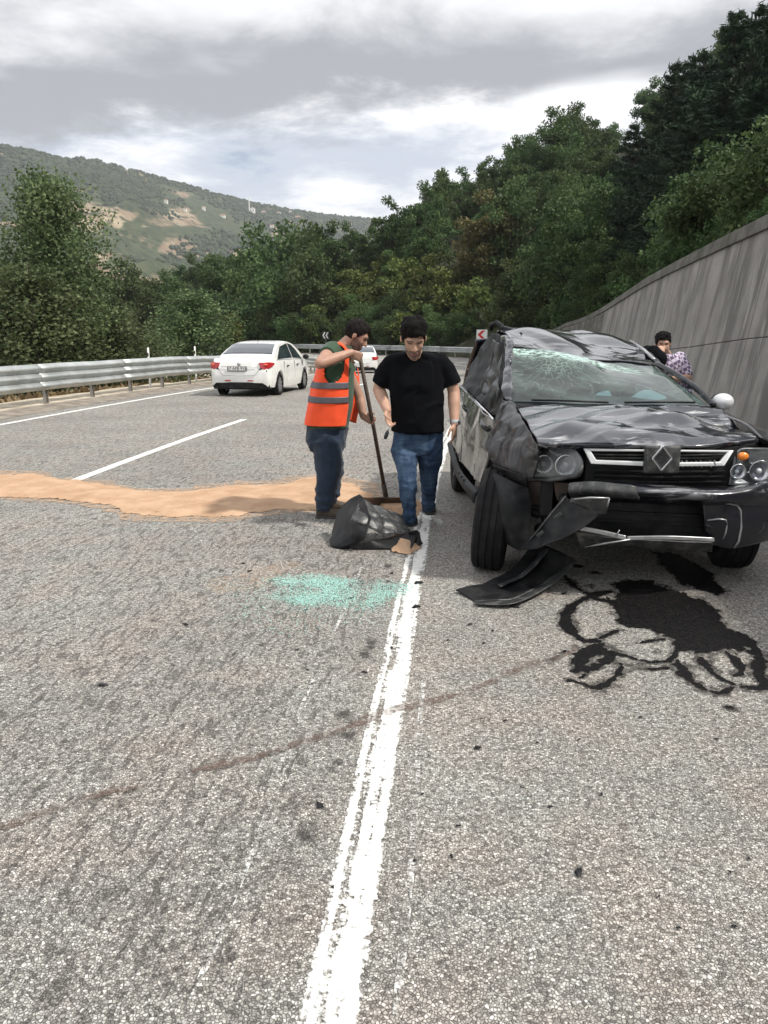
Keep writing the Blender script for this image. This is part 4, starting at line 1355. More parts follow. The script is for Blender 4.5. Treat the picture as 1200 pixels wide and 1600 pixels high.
def patch(name, rows, mt, nu=40, nv=40, thick=.012, crumple=None, parent=CAR, z=None, raw=False, fold=None, uv=False, dents=None, sharp=None, origin=None):
    """panel through rows of control points given as (px, py, Y) or, raw, as (x, y, z)"""
    C = np.array([[tuple(p) if raw else tuple(W(*p)) for p in r] for r in rows])
    Gd = catmull(C, nu)
    Gd = np.swapaxes(catmull(np.swapaxes(Gd, 0, 1), nv), 0, 1)
    if crumple or fold or dents:
        nr = grid_normals(Gd)
        P = Gd.reshape(-1, 3)
        h = np.zeros(len(P))
        if crumple:
            amp, sc, sd = crumple
            rs = np.random.default_rng(sd)
            wp_ = .22 * np.stack([fbm(P * sc * .45, sd + 9, 2), fbm(P * sc * .45, sd + 19, 2), fbm(P * sc * .45, sd + 29, 2)], 1)
            for k in range(6):                  # straight creases with flat facets between them
                dv = rs.normal(size=3); dv /= np.linalg.norm(dv)
                fq = sc * rs.uniform(.45, 1.5)
                ph = (P @ dv) * fq + (wp_ @ dv) * 2.2 + rs.uniform(0, 9)
                tri = 4 * np.abs(ph - np.floor(ph + .5)) - 1
                mk = sstep(vnoise(P * sc * .55 + 5.3 * k, sd + 40 + k), -.25, .45)
                h += amp * .62 * tri * mk * (.6 * sc / fq)
            h += amp * .22 * fbm(P * sc * .6, sd + 3, 2)
        if fold:
            amp, vec, sd = fold
            q = P * np.array(vec) + .4 * fbm(P * 2.0, sd, 2)[:, None]
            h += amp * ridged(q, sd, 2, .5)
        if dents:
            for (c, rad, amp) in dents:
                dd = np.linalg.norm(P - np.array(tuple(c)), axis=1) / rad
                h += amp * np.exp(-dd ** 2)
        Gd = Gd + nr * h.reshape(nu, nv, 1)
    UVv = None
    if uv:
        a, b = np.meshgrid(np.linspace(1, 0, nu), np.linspace(0, 1, nv), indexing='ij')
        UVv = np.stack([b, a], -1).reshape(-1, 2)
    og = np.array(tuple(CO if origin is None else origin))
    me = make_mesh(name, Gd.reshape(-1, 3) - og, grid_faces(nu, nv), mt, True, UVv)
    o = add_obj(name, me, parent)
    if thick: finish(o, thick=thick, toff=0)
    if sharp is None and crumple and crumple[0] > .011: sharp = 13
    if sharp: me.set_sharp_from_angle(angle=R_(sharp))
    return o

# --- bonnet
bonnet = patch("bonnet", [
    [(806, 633, 5.83), (880, 634, 5.80), (960, 635, 5.78), (1040, 637, 5.80), (1111, 640, 5.86)],
    [(812, 643, 5.60), (880, 641, 5.58), (960, 641, 5.56), (1045, 645, 5.58), (1132, 650, 5.62)],
    [(823, 660, 5.28), (885, 656, 5.25), (965, 654, 5.22), (1060, 656, 5.24), (1158, 662, 5.30)],
    [(832, 678, 5.00), (890, 674, 4.97), (970, 671, 4.93), (1070, 672, 4.96), (1178, 674, 5.05)],
    [(841, 694, 4.80), (905, 695, 4.76), (983, 696, 4.74), (1085, 697, 4.76), (1186, 686, 4.90)]],
    M_hoodp, 110, 130, .014, (.032, 2.5, 5), dents=[(W(880, 668, 5.05), .16, -.03), (W(985, 664, 5.1), .13, .022), (W(1060, 655, 5.3), .2, -.025)])
patch("bonnet_lip", [[(841, 693, 4.80), (905, 694, 4.755), (983, 695, 4.735), (1085, 696, 4.755), (1184, 686, 4.89)],
                     [(842, 700, 4.82), (905, 700, 4.79), (983, 701, 4.77), (1085, 702, 4.79), (1182, 693, 4.92)]], M_hoodp, 4, 60, .01, (.004, 9, 3))
nz_ = MB(); c = W(935, 637, 5.76); nz_.ellipsoid((c.x, c.y, c.z + .012), (.02, .014, .012), nu=10, nv=6); nz_.build("washer_nozzle", M_trim, bonnet, smooth=True, origin=CO)

# --- windscreen, its surround and the scuttle
wind_rows = [
    [(799, 545, 6.47), (850, 552, 6.42), (900, 561, 6.42), (960, 567, 6.46), (1021, 571, 6.46)],
    [(799, 570, 6.28), (850, 575, 6.25), (903, 577, 6.30), (970, 583, 6.27), (1045, 587, 6.28)],
    [(799, 598, 6.08), (850, 601, 6.04), (915, 603, 6.03), (990, 605, 6.04), (1073, 608, 6.10)],
    [(799, 626, 5.90), (860, 629, 5.85), (930, 631, 5.83), (1020, 632, 5.85), (1106, 634, 5.90)]]
ws = patch("windscreen", wind_rows, M_wind, 60, 80, 0, (.010, 3.0, 8), uv=True, dents=[(W(905, 572, 6.3), .17, -.06), (W(850, 560, 6.36), .2, -.03)])
patch("scuttle", [[(797, 629, 5.93), (930, 633, 5.86), (1020, 635, 5.88), (1112, 637, 5.93)], [(800, 636, 5.84), (930, 638, 5.79), (1020, 639, 5.81), (1114, 643, 5.87)]], M_trim, 6, 40, .02)
wp = MB()
for a, b in (((830, 627, 5.86), (950, 630, 5.815)), ((975, 631, 5.815), (1085, 630, 5.87))):
    p, q = W(*a), W(*b); wp.tube([p + Vector((0, -.01, .01)), (p + q) / 2 + Vector((0, -.02, .012)), q + Vector((0, -.012, .006))], .008, 6)
wp.build("wiper", M_trim, CAR, smooth=True, origin=CO)

# --- crushed roof
roof = patch("roof", [
    [(796, 541, 6.48), (850, 551, 6.44), (900, 559, 6.44), (960, 565, 6.48), (1024, 570, 6.48)],
    [(797, 530, 6.85), (850, 536, 6.80), (905, 547, 6.80), (962, 555, 6.85), (1014, 561, 6.80)],
    [(790, 521, 7.35), (850, 521, 7.30), (910, 530, 7.30), (965, 541, 7.35), (1003, 549, 7.25)],
    [(778, 517, 7.95), (850, 514, 8.00), (920, 520, 8.05), (964, 529, 8.00), (990, 539, 7.80)],
    [(775, 524, 8.45), (850, 522, 8.55), (920, 527, 8.55), (962, 535, 8.50), (988, 545, 8.35)]],
    M_paint, 90, 110, .014, (.024, 2.4, 15), dents=[(W(850, 540, 6.7), .2, -.05), (W(930, 545, 6.9), .22, -.05), (W(820, 524, 7.4), .18, .035)])
patch("roof_edge", [[(983, 533, 8.0), (1004, 548, 7.25), (1018, 561, 6.75), (1027, 570, 6.45)], [(990, 537, 8.0), (1012, 549, 7.25), (1026, 560, 6.75), (1036, 571, 6.42)],
                    [(988, 545, 8.0), (1010, 556, 7.25), (1024, 567, 6.75), (1033, 577, 6.40)]], M_trim, 16, 60, .01, (.005, 6, 2))
# twisted remains of the roof rail at the rear corner
rr = MB()
rr.tube([W(766, 517, 7.9), W(768, 508, 7.9), W(776, 505, 7.85), W(784, 509, 7.8), W(783, 516, 7.75)], [.02, .026, .028, .024, .02], 8)
rr.tube([W(784, 512, 7.8), W(800, 515, 7.6), W(806, 519, 7.4), W(815, 522, 7.2)], [.022, .018, .02, .012], 7)
rr.build("roof_rail", M_trim, CAR, smooth=True, origin=CO)
rr = MB(); rr.tube([W(985, 533, 7.9), W(1006, 547, 7.2), W(1022, 562, 6.7)], [.014, .016, .012], 8)
rr.build("roof_rail", M_satin, CAR, smooth=True, origin=CO)

# --- right-hand (image) windscreen pillar
patch("windscreen_pillar", [[(1020, 568, 6.48), (1050, 585, 6.28), (1082, 607, 6.08), (1110, 634, 5.90)],
                            [(1028, 567, 6.45), (1058, 583, 6.25), (1090, 605, 6.04), (1117, 632, 5.88)],
                            [(1031, 573, 6.52), (1062, 591, 6.32), (1095, 614, 6.12), (1118, 640, 5.95)]], M_paint, 14, 40, .02, (.006, 5, 6))
# --- crumpled left-hand (image) pillar and torn greenhouse side
patch("windscreen_pillar", [[(783, 527, 6.9), (792, 545, 6.55), (789, 580, 6.25), (786, 610, 6.02), (790, 628, 5.88)],
                            [(790, 524, 6.75), (798, 545, 6.45), (797, 580, 6.20), (796, 610, 5.98), (797, 630, 5.86)],
                            [(799, 532, 6.6), (802, 550, 6.50), (801, 585, 6.24), (800, 612, 6.02), (801, 630, 5.92)]], M_paint, 24, 50, .02, (.014, 6, 7), fold=(.012, (9, 3, 2), 3))
patch("crushed_door_frame", [
    [(758, 528, 8.10), (770, 521, 7.60), (781, 524, 7.05), (793, 540, 6.55)],
    [(745, 552, 8.15), (764, 545, 7.55), (779, 555, 6.95), (788, 570, 6.35)],
    [(730, 578, 8.10), (752, 578, 7.50), (776, 590, 6.75), (784, 600, 6.15)],
    [(721, 598, 7.80), (744, 624, 6.95), (764, 644, 6.25), (782, 648, 5.88)]],
    M_trim, 80, 80, .016, (.014, 4, 12), fold=(.030, (5.5, 4.0, .7), 7))
patch("torn_lining", [[(768, 530, 7.4), (776, 535, 7.0), (784, 540, 6.7)], [(758, 580, 7.35), (772, 580, 6.85), (780, 590, 6.45)], [(752, 612, 7.1), (768, 620, 6.6), (778, 628, 6.1)]],
      M_dusty, 40, 40, .012, (.016, 5, 22), fold=(.02, (9, 5, 1), 5))
mb = MB(); mb.tube([W(722, 603, 7.72), W(745, 628, 6.92), W(771, 655, 6.04)], .009, 6); mb.build("waist_trim", M_chrome, CAR, smooth=True, origin=CO)

# --- doors
fd = patch("front_door", [
    [(741, 626, 6.98), (756, 641, 6.5), (771, 657, 6.02)],
    [(731, 655, 6.98), (750, 672, 6.5), (769, 690, 6.00)],
    [(724, 690, 6.95), (742, 706, 6.5), (761, 722, 6.02)],
    [(722, 722, 6.90), (736, 740, 6.5), (752, 757, 6.08)]], M_side, 50, 40, .016, (.012, 4.0, 31), dents=[(W(752, 660, 6.4), .14, -.04)])
rd = patch("rear_door", [
    [(721, 603, 7.74), (731, 614, 7.35), (740, 626, 7.0)],
    [(713, 635, 7.74), (722, 645, 7.35), (730, 656, 7.0)],
    [(709, 665, 7.70), (716, 678, 7.35), (723, 691, 6.98)],
    [(707, 690, 7.62), (713, 706, 7.25), (721, 722, 6.94)]], M_side, 44, 40, .016, (.012, 4.0, 33))
for a, b, par in (((757, 662, 6.42), (766, 672, 6.15), fd), ((728, 634, 7.3), (735, 642, 7.08), rd)):
    p, q = W(*a), W(*b); off = Vector((-.03, 0, 0))
    MB().tube([p, p + off, (p + q) / 2 + off * 1.3, q + off, q], .012, 7).build("door_handle", M_trim, par, smooth=True, origin=CO)
patch("sill_cladding", [
    [(706, 688, 7.66), (712, 712, 7.20), (723, 738, 6.82), (748, 768, 6.12)],
    [(700, 693, 7.68), (706, 716, 7.20), (717, 744, 6.80), (742, 776, 6.10)],
    [(701, 699, 7.70), (707, 724, 7.20), (718, 752, 6.80), (741, 786, 6.10)]], M_trim, 14, 50, .012, (.004, 6, 4))
for k in range(3):
    t = .55 + .15 * k
    a = W(713 + 26 * (t - .3), 738 + 36 * (t - .4), 6.95 - .8 * (t - .4)); 
    MB().bar(a + Vector((-.012, 0, .03)), a + Vector((-.012, 0, -.03)), .006, .02).build("cladding_rib", M_trimg, CAR, origin=CO)

# --- rear quarter, tail, floor and far side: the rest of the shell
patch("rear_quarter", [
    [(.86, 7.76, 1.10), (.86, 8.2, 1.12), (.92, 8.62, 1.12)], [(.74, 7.76, .92), (.72, 8.2, .92), (.80, 8.66, .92)],
    [(.70, 7.76, .72), (.69, 8.2, .76), (.78, 8.70, .72)], [(.71, 7.78, .56), (.70, 8.2, .70), (.80, 8.70, .5)]], M_side, 30, 30, .014, (.010, 4, 41), raw=True)
patch("tailgate", [[(.95, 8.45, 1.5), (1.6, 8.55, 1.55), (2.25, 8.45, 1.45)], [(.86, 8.66, 1.1), (1.6, 8.76, 1.1), (2.36, 8.66, 1.1)], [(.80, 8.72, .55), (1.6, 8.82, .55), (2.42, 8.72, .55)]], M_paint, 24, 24, .016, (.01, 3, 44), raw=True)
far_rows = lambda zt: [[(2.36, 5.92, 1.02), (2.40, 6.8, 1.06), (2.38, 7.8, 1.10), (2.33, 8.62, 1.12)], [(2.50, 5.92, .86), (2.53, 6.8, .88), (2.52, 7.8, .90), (2.44, 8.66, .92)],
                       [(2.52, 5.92, .62), (2.55, 6.8, .62), (2.54, 7.8, .66), (2.45, 8.70, .66)], [(2.48, 5.92, .34), (2.50, 6.8, .34), (2.50, 7.7, .40), (2.43, 8.70, .5)]]
patch("far_side", far_rows(0), M_paint, 30, 60, .016, (.004, 3, 46), raw=True)
patch("far_window", [[(2.20, 6.5, 1.34), (2.26, 7.2, 1.42), (2.27, 7.8, 1.46), (2.24, 8.4, 1.42)], [(2.37, 6.0, 1.03), (2.40, 6.8, 1.07), (2.38, 7.8, 1.11), (2.33, 8.55, 1.13)]], M_glass, 12, 30, 0, raw=True)
fl = MB()
fl.box((1.62, 7.2, .37), (1.62, 2.9, .10)); fl.box((1.62, 5.45, .62), (1.15, 1.0, .40)); fl.box((1.62, 5.93, .68), (1.5, .08, .62)); fl.box((1.62, 5.1, .42), (1.0, .55, .14))
fl.build("floor_pan", M_under, CAR, origin=CO, bevel=.02)
MB().box((1.62, 4.98, .66), (1.25, .06, .42)).build("radiator", M_dark, CAR, origin=CO)

# --- cabin
db = MB(); db.loft([((.98, 6.08, .98), (0, .18, 0), (0, 0, .10)), ((1.6, 6.02, 1.0), (0, .2, 0), (0, 0, .12)), ((2.3, 6.08, .98), (0, .18, 0), (0, 0, .10))], 16)
db.build("dashboard", M_inner, CAR, smooth=True, origin=CO)
for x in (1.18, 2.02):
    st = MB()
    st.loft([((x, 7.02, .62), (.24, 0, 0), (0, .08, 0)), ((x, 7.08, .9), (.24, 0, 0), (0, .075, .02)), ((x, 7.14, 1.14), (.19, 0, 0), (0, .06, .02))], 16)
    st.loft([((x, 6.5, .5), (.24, 0, 0), (0, 0, .07)), ((x, 6.98, .52), (.24, 0, 0), (0, 0, .08))], 16)
    so = st.build("seat", M_cloth, CAR, smooth=True, origin=CO)
    MB().loft([((x, 7.16, 1.18), (.11, 0, 0), (0, .045, 0)), ((x, 7.17, 1.3), (.12, 0, 0), (0, .05, 0))], 14).build("headrest", M_cloth, so, smooth=True, origin=CO)
sw = MB()
sc_ = Vector((2.02, 6.36, 1.04)); tiltm = Matrix.Rotation(R_(65), 3, 'X')
sw.tube([sc_ + tiltm @ Vector((.17 * math.cos(a), .17 * math.sin(a), 0)) for a in np.linspace(0, 2 * math.pi, 25)], .014, 7, cap=False)
sw.bar(sc_ + tiltm @ Vector((-.16, 0, 0)), sc_ + tiltm @ Vector((.16, 0, 0)), .03, .02)
sw.build("steering_wheel", M_inner, CAR, smooth=True, origin=CO)
patch("deployed_airbag", [[(978, 628, 6.02), (1000, 612, 6.12), (1016, 609, 6.2)], [(1000, 629, 5.98), (1018, 619, 6.02), (1038, 617, 6.12)], [(1024, 629, 5.97), (1032, 626, 6.0), (1041, 622, 6.05)]], M_bag, 26, 26, .012, (.012, 7, 51))
patch("deployed_airbag", [[(930, 626, 6.0), (933, 615, 6.06), (951, 611, 6.1)], [(938, 627, 5.98), (944, 619, 6.03), (953, 615, 6.08)], [(950, 627, 5.98), (953, 622, 6.02), (955, 618, 6.06)]], M_bag, 20, 20, .012, (.008, 9, 53))
mb = MB(); mb.box(W(903, 574, 6.42), (.2, .04, .06)); mb.build("rear_view_mirror", M_inner, CAR, origin=CO, bevel=.015)

# --- crumpled wing on the near side, intact wing on the far side
patch("crumpled_wing", [
    [(783, 622, 5.92), (794, 628, 5.84), (805, 635, 5.80)],
    [(775, 655, 5.80), (797, 655, 5.55), (819, 660, 5.32)],
    [(762, 690, 5.66), (790, 688, 5.30), (834, 684, 4.98)],
    [(760, 706, 5.58), (795, 712, 5.18), (843, 702, 4.84)],
    [(768, 727, 5.52), (797, 735, 5.12), (840, 716, 4.86)],
    [(776, 737, 5.48), (805, 748, 5.08), (829, 746, 4.90)]], M_dusty, 80, 70, .014, (.040, 4.2, 61), fold=(.012, (3, 6, 5), 9))
patch("wheel_arch_remains", [[(768, 726, 5.35), (795, 735, 5.10), (826, 744, 4.98)], [(772, 745, 5.36), (798, 752, 5.12), (824, 757, 5.0)], [(782, 760, 5.38), (800, 772, 5.16), (822, 768, 5.04)]], M_trim, 44, 50, .012, (.022, 8, 63))
patch("front_wing", [
    [(1113, 641, 5.92), (1140, 652, 5.50), (1166, 664, 5.20), (1190, 684, 4.93)],
    [(1150, 655, 5.95), (1178, 668, 5.55), (1208, 682, 5.25), (1228, 700, 5.02)],
    [(1152, 690, 6.0), (1185, 712, 5.60), (1228, 725, 5.28), (1246, 735, 5.08)],
    [(1150, 740, 6.0), (1186, 742, 5.70), (1236, 748, 5.36), (1250, 760, 5.10)]], M_paint, 40, 50, .014, (.006, 3.5, 65))
patch("wing_lower", [[(2.50, 5.92, .66), (2.50, 5.80, .62), (2.49, 5.72, .60)], [(2.50, 5.92, .34), (2.50, 5.84, .34), (2.49, 5.76, .36)]], M_trim, 6, 8, .014, raw=True)

# --- lamps
def lens_dome(name, outline, mt, bulge, parent, rings=7, thick=0):
    P = [W(*p) for p in outline]
    n = len(P)
    c = sum(P, Vector()) / n
    V = []; F = []
    P2 = [Vector(q) for q in catmull(np.array([tuple(p) for p in P + [P[0]]]), n * 4 + 1)[:-1]]
    m = len(P2)
    for k in range(rings):
        t = 1 - k / rings
        for p in P2:
            q = c + (p - c) * t
            V.append(q + Vector((0, -bulge * (1 - t * t), 0)))
    V.append(c + Vector((0, -bulge, 0)))
    for k in range(rings - 1):
        for i in range(m):
            F.append((k * m + i, k * m + (i + 1) % m, (k + 1) * m + (i + 1) % m, (k + 1) * m + i))
    for i in range(m):
        F.append(((rings - 1) * m + i, (rings - 1) * m + (i + 1) % m, rings * m))
    mb = MB(); mb.add(V, F)
    return mb.build(name, mt, parent, smooth=True, origin=CO, thick=thick)
M_refl = mat("lamp_reflector", (.55, .56, .58), .22, .9, vary=.1)
M_lampgrey = mat("lamp_inner_grey", (.17, .18, .185), .35, .4, vary=.25, vscale=16)
def bowl(px, py, Y, r, parent, mt=M_refl, depth=.05):
    c = W(px, py, Y)
    mb = MB()
    mb.lathe([(-.004, r * 1.08), (-.008, r), (depth * .5, r * .72), (depth, r * .25), (depth, .002)], c, 'y', 24)
    o = mb.build("reflector", mt, parent, smooth=True, origin=CO)
    b = MB(); b.ellipsoid((c.x, c.y + depth * .3, c.z), (r * .32, r * .32, r * .32), nu=12, nv=8); b.build("bulb", M_glassy, parent, smooth=True, origin=CO)
    return o
M_glassy = mat("bulb_glass", (.75, .78, .8), .1, .2, coat=1.0)
hl = lens_dome("headlight", [(829, 750, 5.02), (829, 722, 5.04), (843, 705, 5.02), (870, 699, 4.95), (893, 699, 4.87), (906, 711, 4.83), (911, 727, 4.80), (904, 745, 4.81), (880, 748, 4.86), (855, 751, 4.95)], M_lampgrey, -.02, CAR, thick=.01)
lens_dome("lens", [(831, 746, 4.99), (831, 722, 5.01), (845, 706, 4.99), (870, 700, 4.92), (893, 700, 4.84), (905, 711, 4.80), (909, 727, 4.77), (902, 742, 4.78), (880, 745, 4.83), (855, 747, 4.92)], M_milky, .035, hl)
bowl(884, 727, 4.83, .062, hl); bowl(850, 725, 4.94, .055, hl)
mb = MB(); mb.tube([W(831, 748, 4.98), W(856, 750, 4.91), W(880, 747, 4.82), W(903, 743, 4.77), W(910, 727, 4.76)], [.012, .014, .014, .012, .008], 8); mb.build("bezel", M_trimg, hl, smooth=True, origin=CO)
hr = lens_dome("headlight", [(1140, 757, 4.80), (1147, 725, 4.82), (1153, 704, 4.85), (1180, 701, 4.87), (1212, 702, 4.96), (1240, 708, 5.14), (1240, 740, 5.16), (1202, 752, 4.92), (1165, 758, 4.82)], M_lampgrey, -.02, CAR, thick=.01)
lens_dome("lens", [(1142, 755, 4.77), (1149, 725, 4.79), (1155, 705, 4.82), (1180, 702, 4.84), (1212, 703, 4.93), (1239, 709, 5.12), (1239, 739, 5.14), (1202, 751, 4.89), (1165, 757, 4.79)], M_lens, .03, hr)
bowl(1153, 737, 4.79, .045, hr); bowl(1187, 736, 4.84, .062, hr); bowl(1222, 728, 4.98, .05, hr)
mb = MB(); mb.ellipsoid(W(1161, 713, 4.81), (.035, .02, .026)); mb.build("indicator", M_amber, hr, smooth=True, origin=CO)
mb = MB(); mb.hexa([W(1170, 724, 4.86), W(1205, 722, 4.92), W(1208, 722, 4.98), W(1172, 724, 4.92), W(1170, 707, 4.86), W(1205, 707, 4.92), W(1208, 707, 4.98), W(1172, 707, 4.92)]); mb.build("lamp_reflector", M_refl, hr, origin=CO)

# --- grille
gr = MB()
gr.box(W(1030, 735, 4.86), (.92, .05, .30)); grille = gr.build("grille", M_dark, CAR, origin=CO)
def pbar(name, pts, w, h, mt, parent):
    mb = MB()
    for a, b in zip(pts[:-1], pts[1:]): mb.bar(W(*a), W(*b), w, h)
    return mb.build(name, mt, parent, origin=CO, bevel=min(w, h) * .25)
fr_ = MB()
fr_.prism([W(912, 701, 4.76), W(921, 701, 4.76), W(932, 719, 4.74), W(1020, 722, 4.70), W(1020, 729, 4.70), W(924, 725, 4.74)], (0, .02, 0))
fr_.prism([W(1049, 723, 4.70), W(1125, 722, 4.74), W(1140, 704, 4.78), W(1147, 704, 4.78), W(1132, 728, 4.74), W(1049, 729, 4.70)], (0, .02, 0))
fr_.prism([W(921, 701, 4.76), W(1020, 703, 4.72), W(1020, 706, 4.72), W(923, 705, 4.76)], (0, .018, 0))
fr_.prism([W(1049, 703, 4.72), W(1141, 704, 4.78), W(1139, 707, 4.78), W(1049, 706, 4.72)], (0, .018, 0))
fr_.build("chrome_frame", M_silver, grille, origin=CO, bevel=.004)
for y in (709, 714):
    pbar("grille_slat", [(928, y + 1, 4.80), (1030, y + 2, 4.76), (1136, y + 1, 4.82)], .02, .008, M_trimg, grille)
for y in (734, 742, 750):
    pbar("grille_slat", [(928, y, 4.82), (1030, y + 3, 4.77), (1132, y + 2, 4.82)], .03, .012, M_trim, grille)
# broken stubs of chrome ribs on the damaged half
for k in range(9):
    x = 1058 + k * 7.3
    pbar("grille_rib", [(x, 721 - (k % 3), 4.735), (x + 2, 729 + (k % 2), 4.735)], .008, .006, M_satin, grille)
# badge plate with a plain lozenge
bp = MB(); bp.box(W(1034, 718, 4.70), (.215, .03, .165)); badge = bp.build("badge_plate", M_trimg, grille, origin=CO, bevel=.012)
cb = W(1034, 716, 4.68)
lz = MB()
for sx, sz in ((1, 1), (1, -1), (-1, 1), (-1, -1)):
    lz.bar((cb.x + sx * .058, cb.y, cb.z), (cb.x, cb.y, cb.z + sz * .072), .012, .026, up=(0, 1, 0))
lz.build("lozenge_badge", M_chrome, badge, origin=CO, bevel=.003)

# --- bumper
patch("bumper", [
    [(893, 753, 4.84), (960, 753, 4.78), (1050, 758, 4.76), (1139, 761, 4.78), (1200, 750, 4.90), (1238, 740, 5.12)],
    [(890, 758, 4.76), (960, 757, 4.66), (1050, 763, 4.62), (1139, 766, 4.64), (1203, 755, 4.76), (1248, 744, 5.06)],
    [(890, 768, 4.74), (960, 768, 4.62), (1050, 774, 4.58), (1139, 778, 4.60), (1206, 770, 4.74), (1252, 757, 5.05)],
    [(892, 778, 4.78), (960, 780, 4.68), (1050, 785, 4.64), (1139, 790, 4.66), (1206, 790, 4.76), (1252, 780, 5.06)]], M_paint, 24, 90, .012, (.004, 4, 71))
patch("bumper_corner", [
    [(1098, 783, 4.67), (1140, 788, 4.655), (1206, 788, 4.765), (1252, 778, 5.06)],
    [(1100, 815, 4.67), (1145, 818, 4.655), (1205, 818, 4.765), (1250, 808, 5.06)],
    [(1100, 850, 4.72), (1145, 856, 4.70), (1196, 845, 4.80), (1240, 830, 5.08)]], M_paint, 24, 50, .012, (.003, 5, 73))
patch("lower_grille", [[(890, 780, 4.86), (1000, 784, 4.78), (1110, 790, 4.78)], [(895, 810, 4.84), (1000, 822, 4.77), (1110, 832, 4.77)], [(905, 838, 4.86), (1000, 846, 4.80), (1110, 850, 4.80)]], M_trim, 20, 40, .012, (.005, 5, 75))
for y in (800, 814):
    pbar("lower_slat", [(930, y - 2, 4.80), (1020, y + 2, 4.75), (1098, y + 6, 4.75)], .03, .012, M_trim, CAR)
# broken upper cross-piece on the damaged side
patch("broken_crosspiece", [[(889, 755, 4.72), (925, 752, 4.64), (978, 757, 4.58), (992, 760, 4.57)], [(888, 768, 4.70), (925, 766, 4.61), (975, 771, 4.56), (997, 775, 4.555)], [(892, 776, 4.74), (930, 775, 4.66), (982, 778, 4.62), (1000, 780, 4.61)]], M_trimg, 16, 50, .01, (.006, 7, 77))
patch("broken_bracket", [[(892, 779, 4.66), (920, 777, 4.60), (952, 778, 4.57)], [(890, 792, 4.67), (920, 792, 4.61), (950, 792, 4.58)], [(896, 801, 4.70), (922, 805, 4.63), (948, 801, 4.60)]], M_trimg, 20, 30, .01, (.006, 8, 79))
mb = MB(); mb.tube([W(897, 780, 4.62), W(922, 777.5, 4.575), W(952, 778.5, 4.555)], .006, 6); mb.tube([W(952, 779, 4.555), W(949, 792, 4.565)], .005, 6)
mb.build("bracket_edge", M_satin, CAR, smooth=True, origin=CO)
mb = MB(); mb.tube([W(1102, 784, 4.64), W(1140, 787, 4.635), W(1152, 790, 4.65), W(1157, 798, 4.66), W(1158, 825, 4.665), W(1154, 846, 4.68), W(1147, 856, 4.69)], .0065, 7)
mb.build("bumper_insert_trim", M_satin, CAR, smooth=True, origin=CO)
mb = MB(); mb.tube([W(1105, 813, 4.66), W(1122, 811, 4.645), W(1134, 812, 4.645), W(1136, 818, 4.65), W(1134, 832, 4.655), W(1130, 842, 4.67)], .005, 7)
mb.build("bumper_insert_trim", M_satin, CAR, smooth=True, origin=CO)
fc = W(1181, 822, 4.74)
fg = MB(); fg.lathe([(.02, .002), (.02, .03), (-.01, .04), (-.02, .044), (-.02, .036), (-.005, .03), (.012, .012), (.012, .001)], fc, 'y', 24); fo = fg.build("fog_lamp", M_trimg, CAR, smooth=True, origin=CO)
mb = MB(); mb.ellipsoid((fc.x, fc.y - .004, fc.z), (.031, .014, .031)); mb.build("fog_lens", M_glassy, fo, smooth=True, origin=CO)
# bent silver skid plate
patch("skid_plate", [[(893, 818, 4.70), (935, 827, 4.64), (978, 837, 4.60)], [(893, 826, 4.70), (935, 834, 4.64), (978, 844, 4.60)]], M_satin, 6, 30, .014, (.003, 8, 83))
patch("skid_plate", [[(980, 838, 4.60), (1045, 837, 4.58), (1115, 840, 4.61)], [(981, 844, 4.60), (1045, 843, 4.58), (1115, 846, 4.61)]], M_satin, 6, 30, .014, (.003, 8, 84))
patch("skid_plate_underside", [[(899, 829, 4.71), (960, 840, 4.64), (1040, 845, 4.62), (1113, 847, 4.64)], [(905, 852, 4.76), (970, 852, 4.70), (1040, 858, 4.68), (1112, 862, 4.70)]], M_trimg, 10, 50, .01, (.008, 6, 85))
mb = MB(); mb.tube([W(914, 855, 4.70), W(945, 849, 4.63), W(985, 843, 4.59)], [.004, .007, .006], 6); mb.tube([W(962, 838, 4.60), W(968, 828, 4.60)], [.006, .003], 5); mb.build("snapped_strip", M_satin, CAR, smooth=True, origin=CO)
# bared structure under the broken headlight
patch("bared_panel", [[(824, 752, 5.06), (856, 752, 4.97), (890, 755, 4.90)], [(822, 772, 5.08), (856, 774, 4.98), (885, 778, 4.92)], [(826, 786, 5.10), (850, 792, 5.02), (874, 793, 4.96)]], M_under, 26, 30, .012, (.010, 6, 87))
mb = MB()
for (x, y, Y, r) in ((838, 800, 5.12, .05), (856, 812, 5.1, .045), (872, 800, 5.0, .04), (880, 778, 4.9, .03), (846, 826, 5.15, .05)):
    mb.ellipsoid(W(x, y, Y), (r, r * 1.3, r * .8), nu=10, nv=7)
mb.tube([W(835, 795, 5.1), W(860, 806, 5.0), W(880, 820, 4.95)], [.02, .018, .015], 7)
mb.build("bent_brackets", M_trim, CAR, smooth=True, origin=CO)
# hanging end of the bumper skin
patch("hanging_bumper_end", [[(884, 776, 4.70), (905, 790, 4.63), (938, 803, 4.58)], [(862, 803, 4.74), (886, 812, 4.64), (915, 822, 4.58)], [(838, 833, 4.80), (858, 838, 4.68), (884, 842, 4.60)], [(812, 862, 4.86), (830, 858, 4.74), (846, 852, 4.66)]], M_trim, 60, 44, .008, (.018, 4.5, 91))
mb = MB(); mb.tube([W(884, 775, 4.69), W(862, 802, 4.73), W(838, 832, 4.79), W(811, 863, 4.85)], [.006, .008, .007, .005], 6); mb.build("torn_edge", M_trimg, CAR, smooth=True, origin=CO)
mb = MB()
for k in (0, 2): mb.box(W(872 - k * 14, 806 + k * 14, 4.66 + k * .02), (.05, .012, .02), Matrix.Rotation(R_(-40), 3, 'Y'))
mb.build("bumper_clips", M_trimg, CAR, origin=CO, bevel=.003)
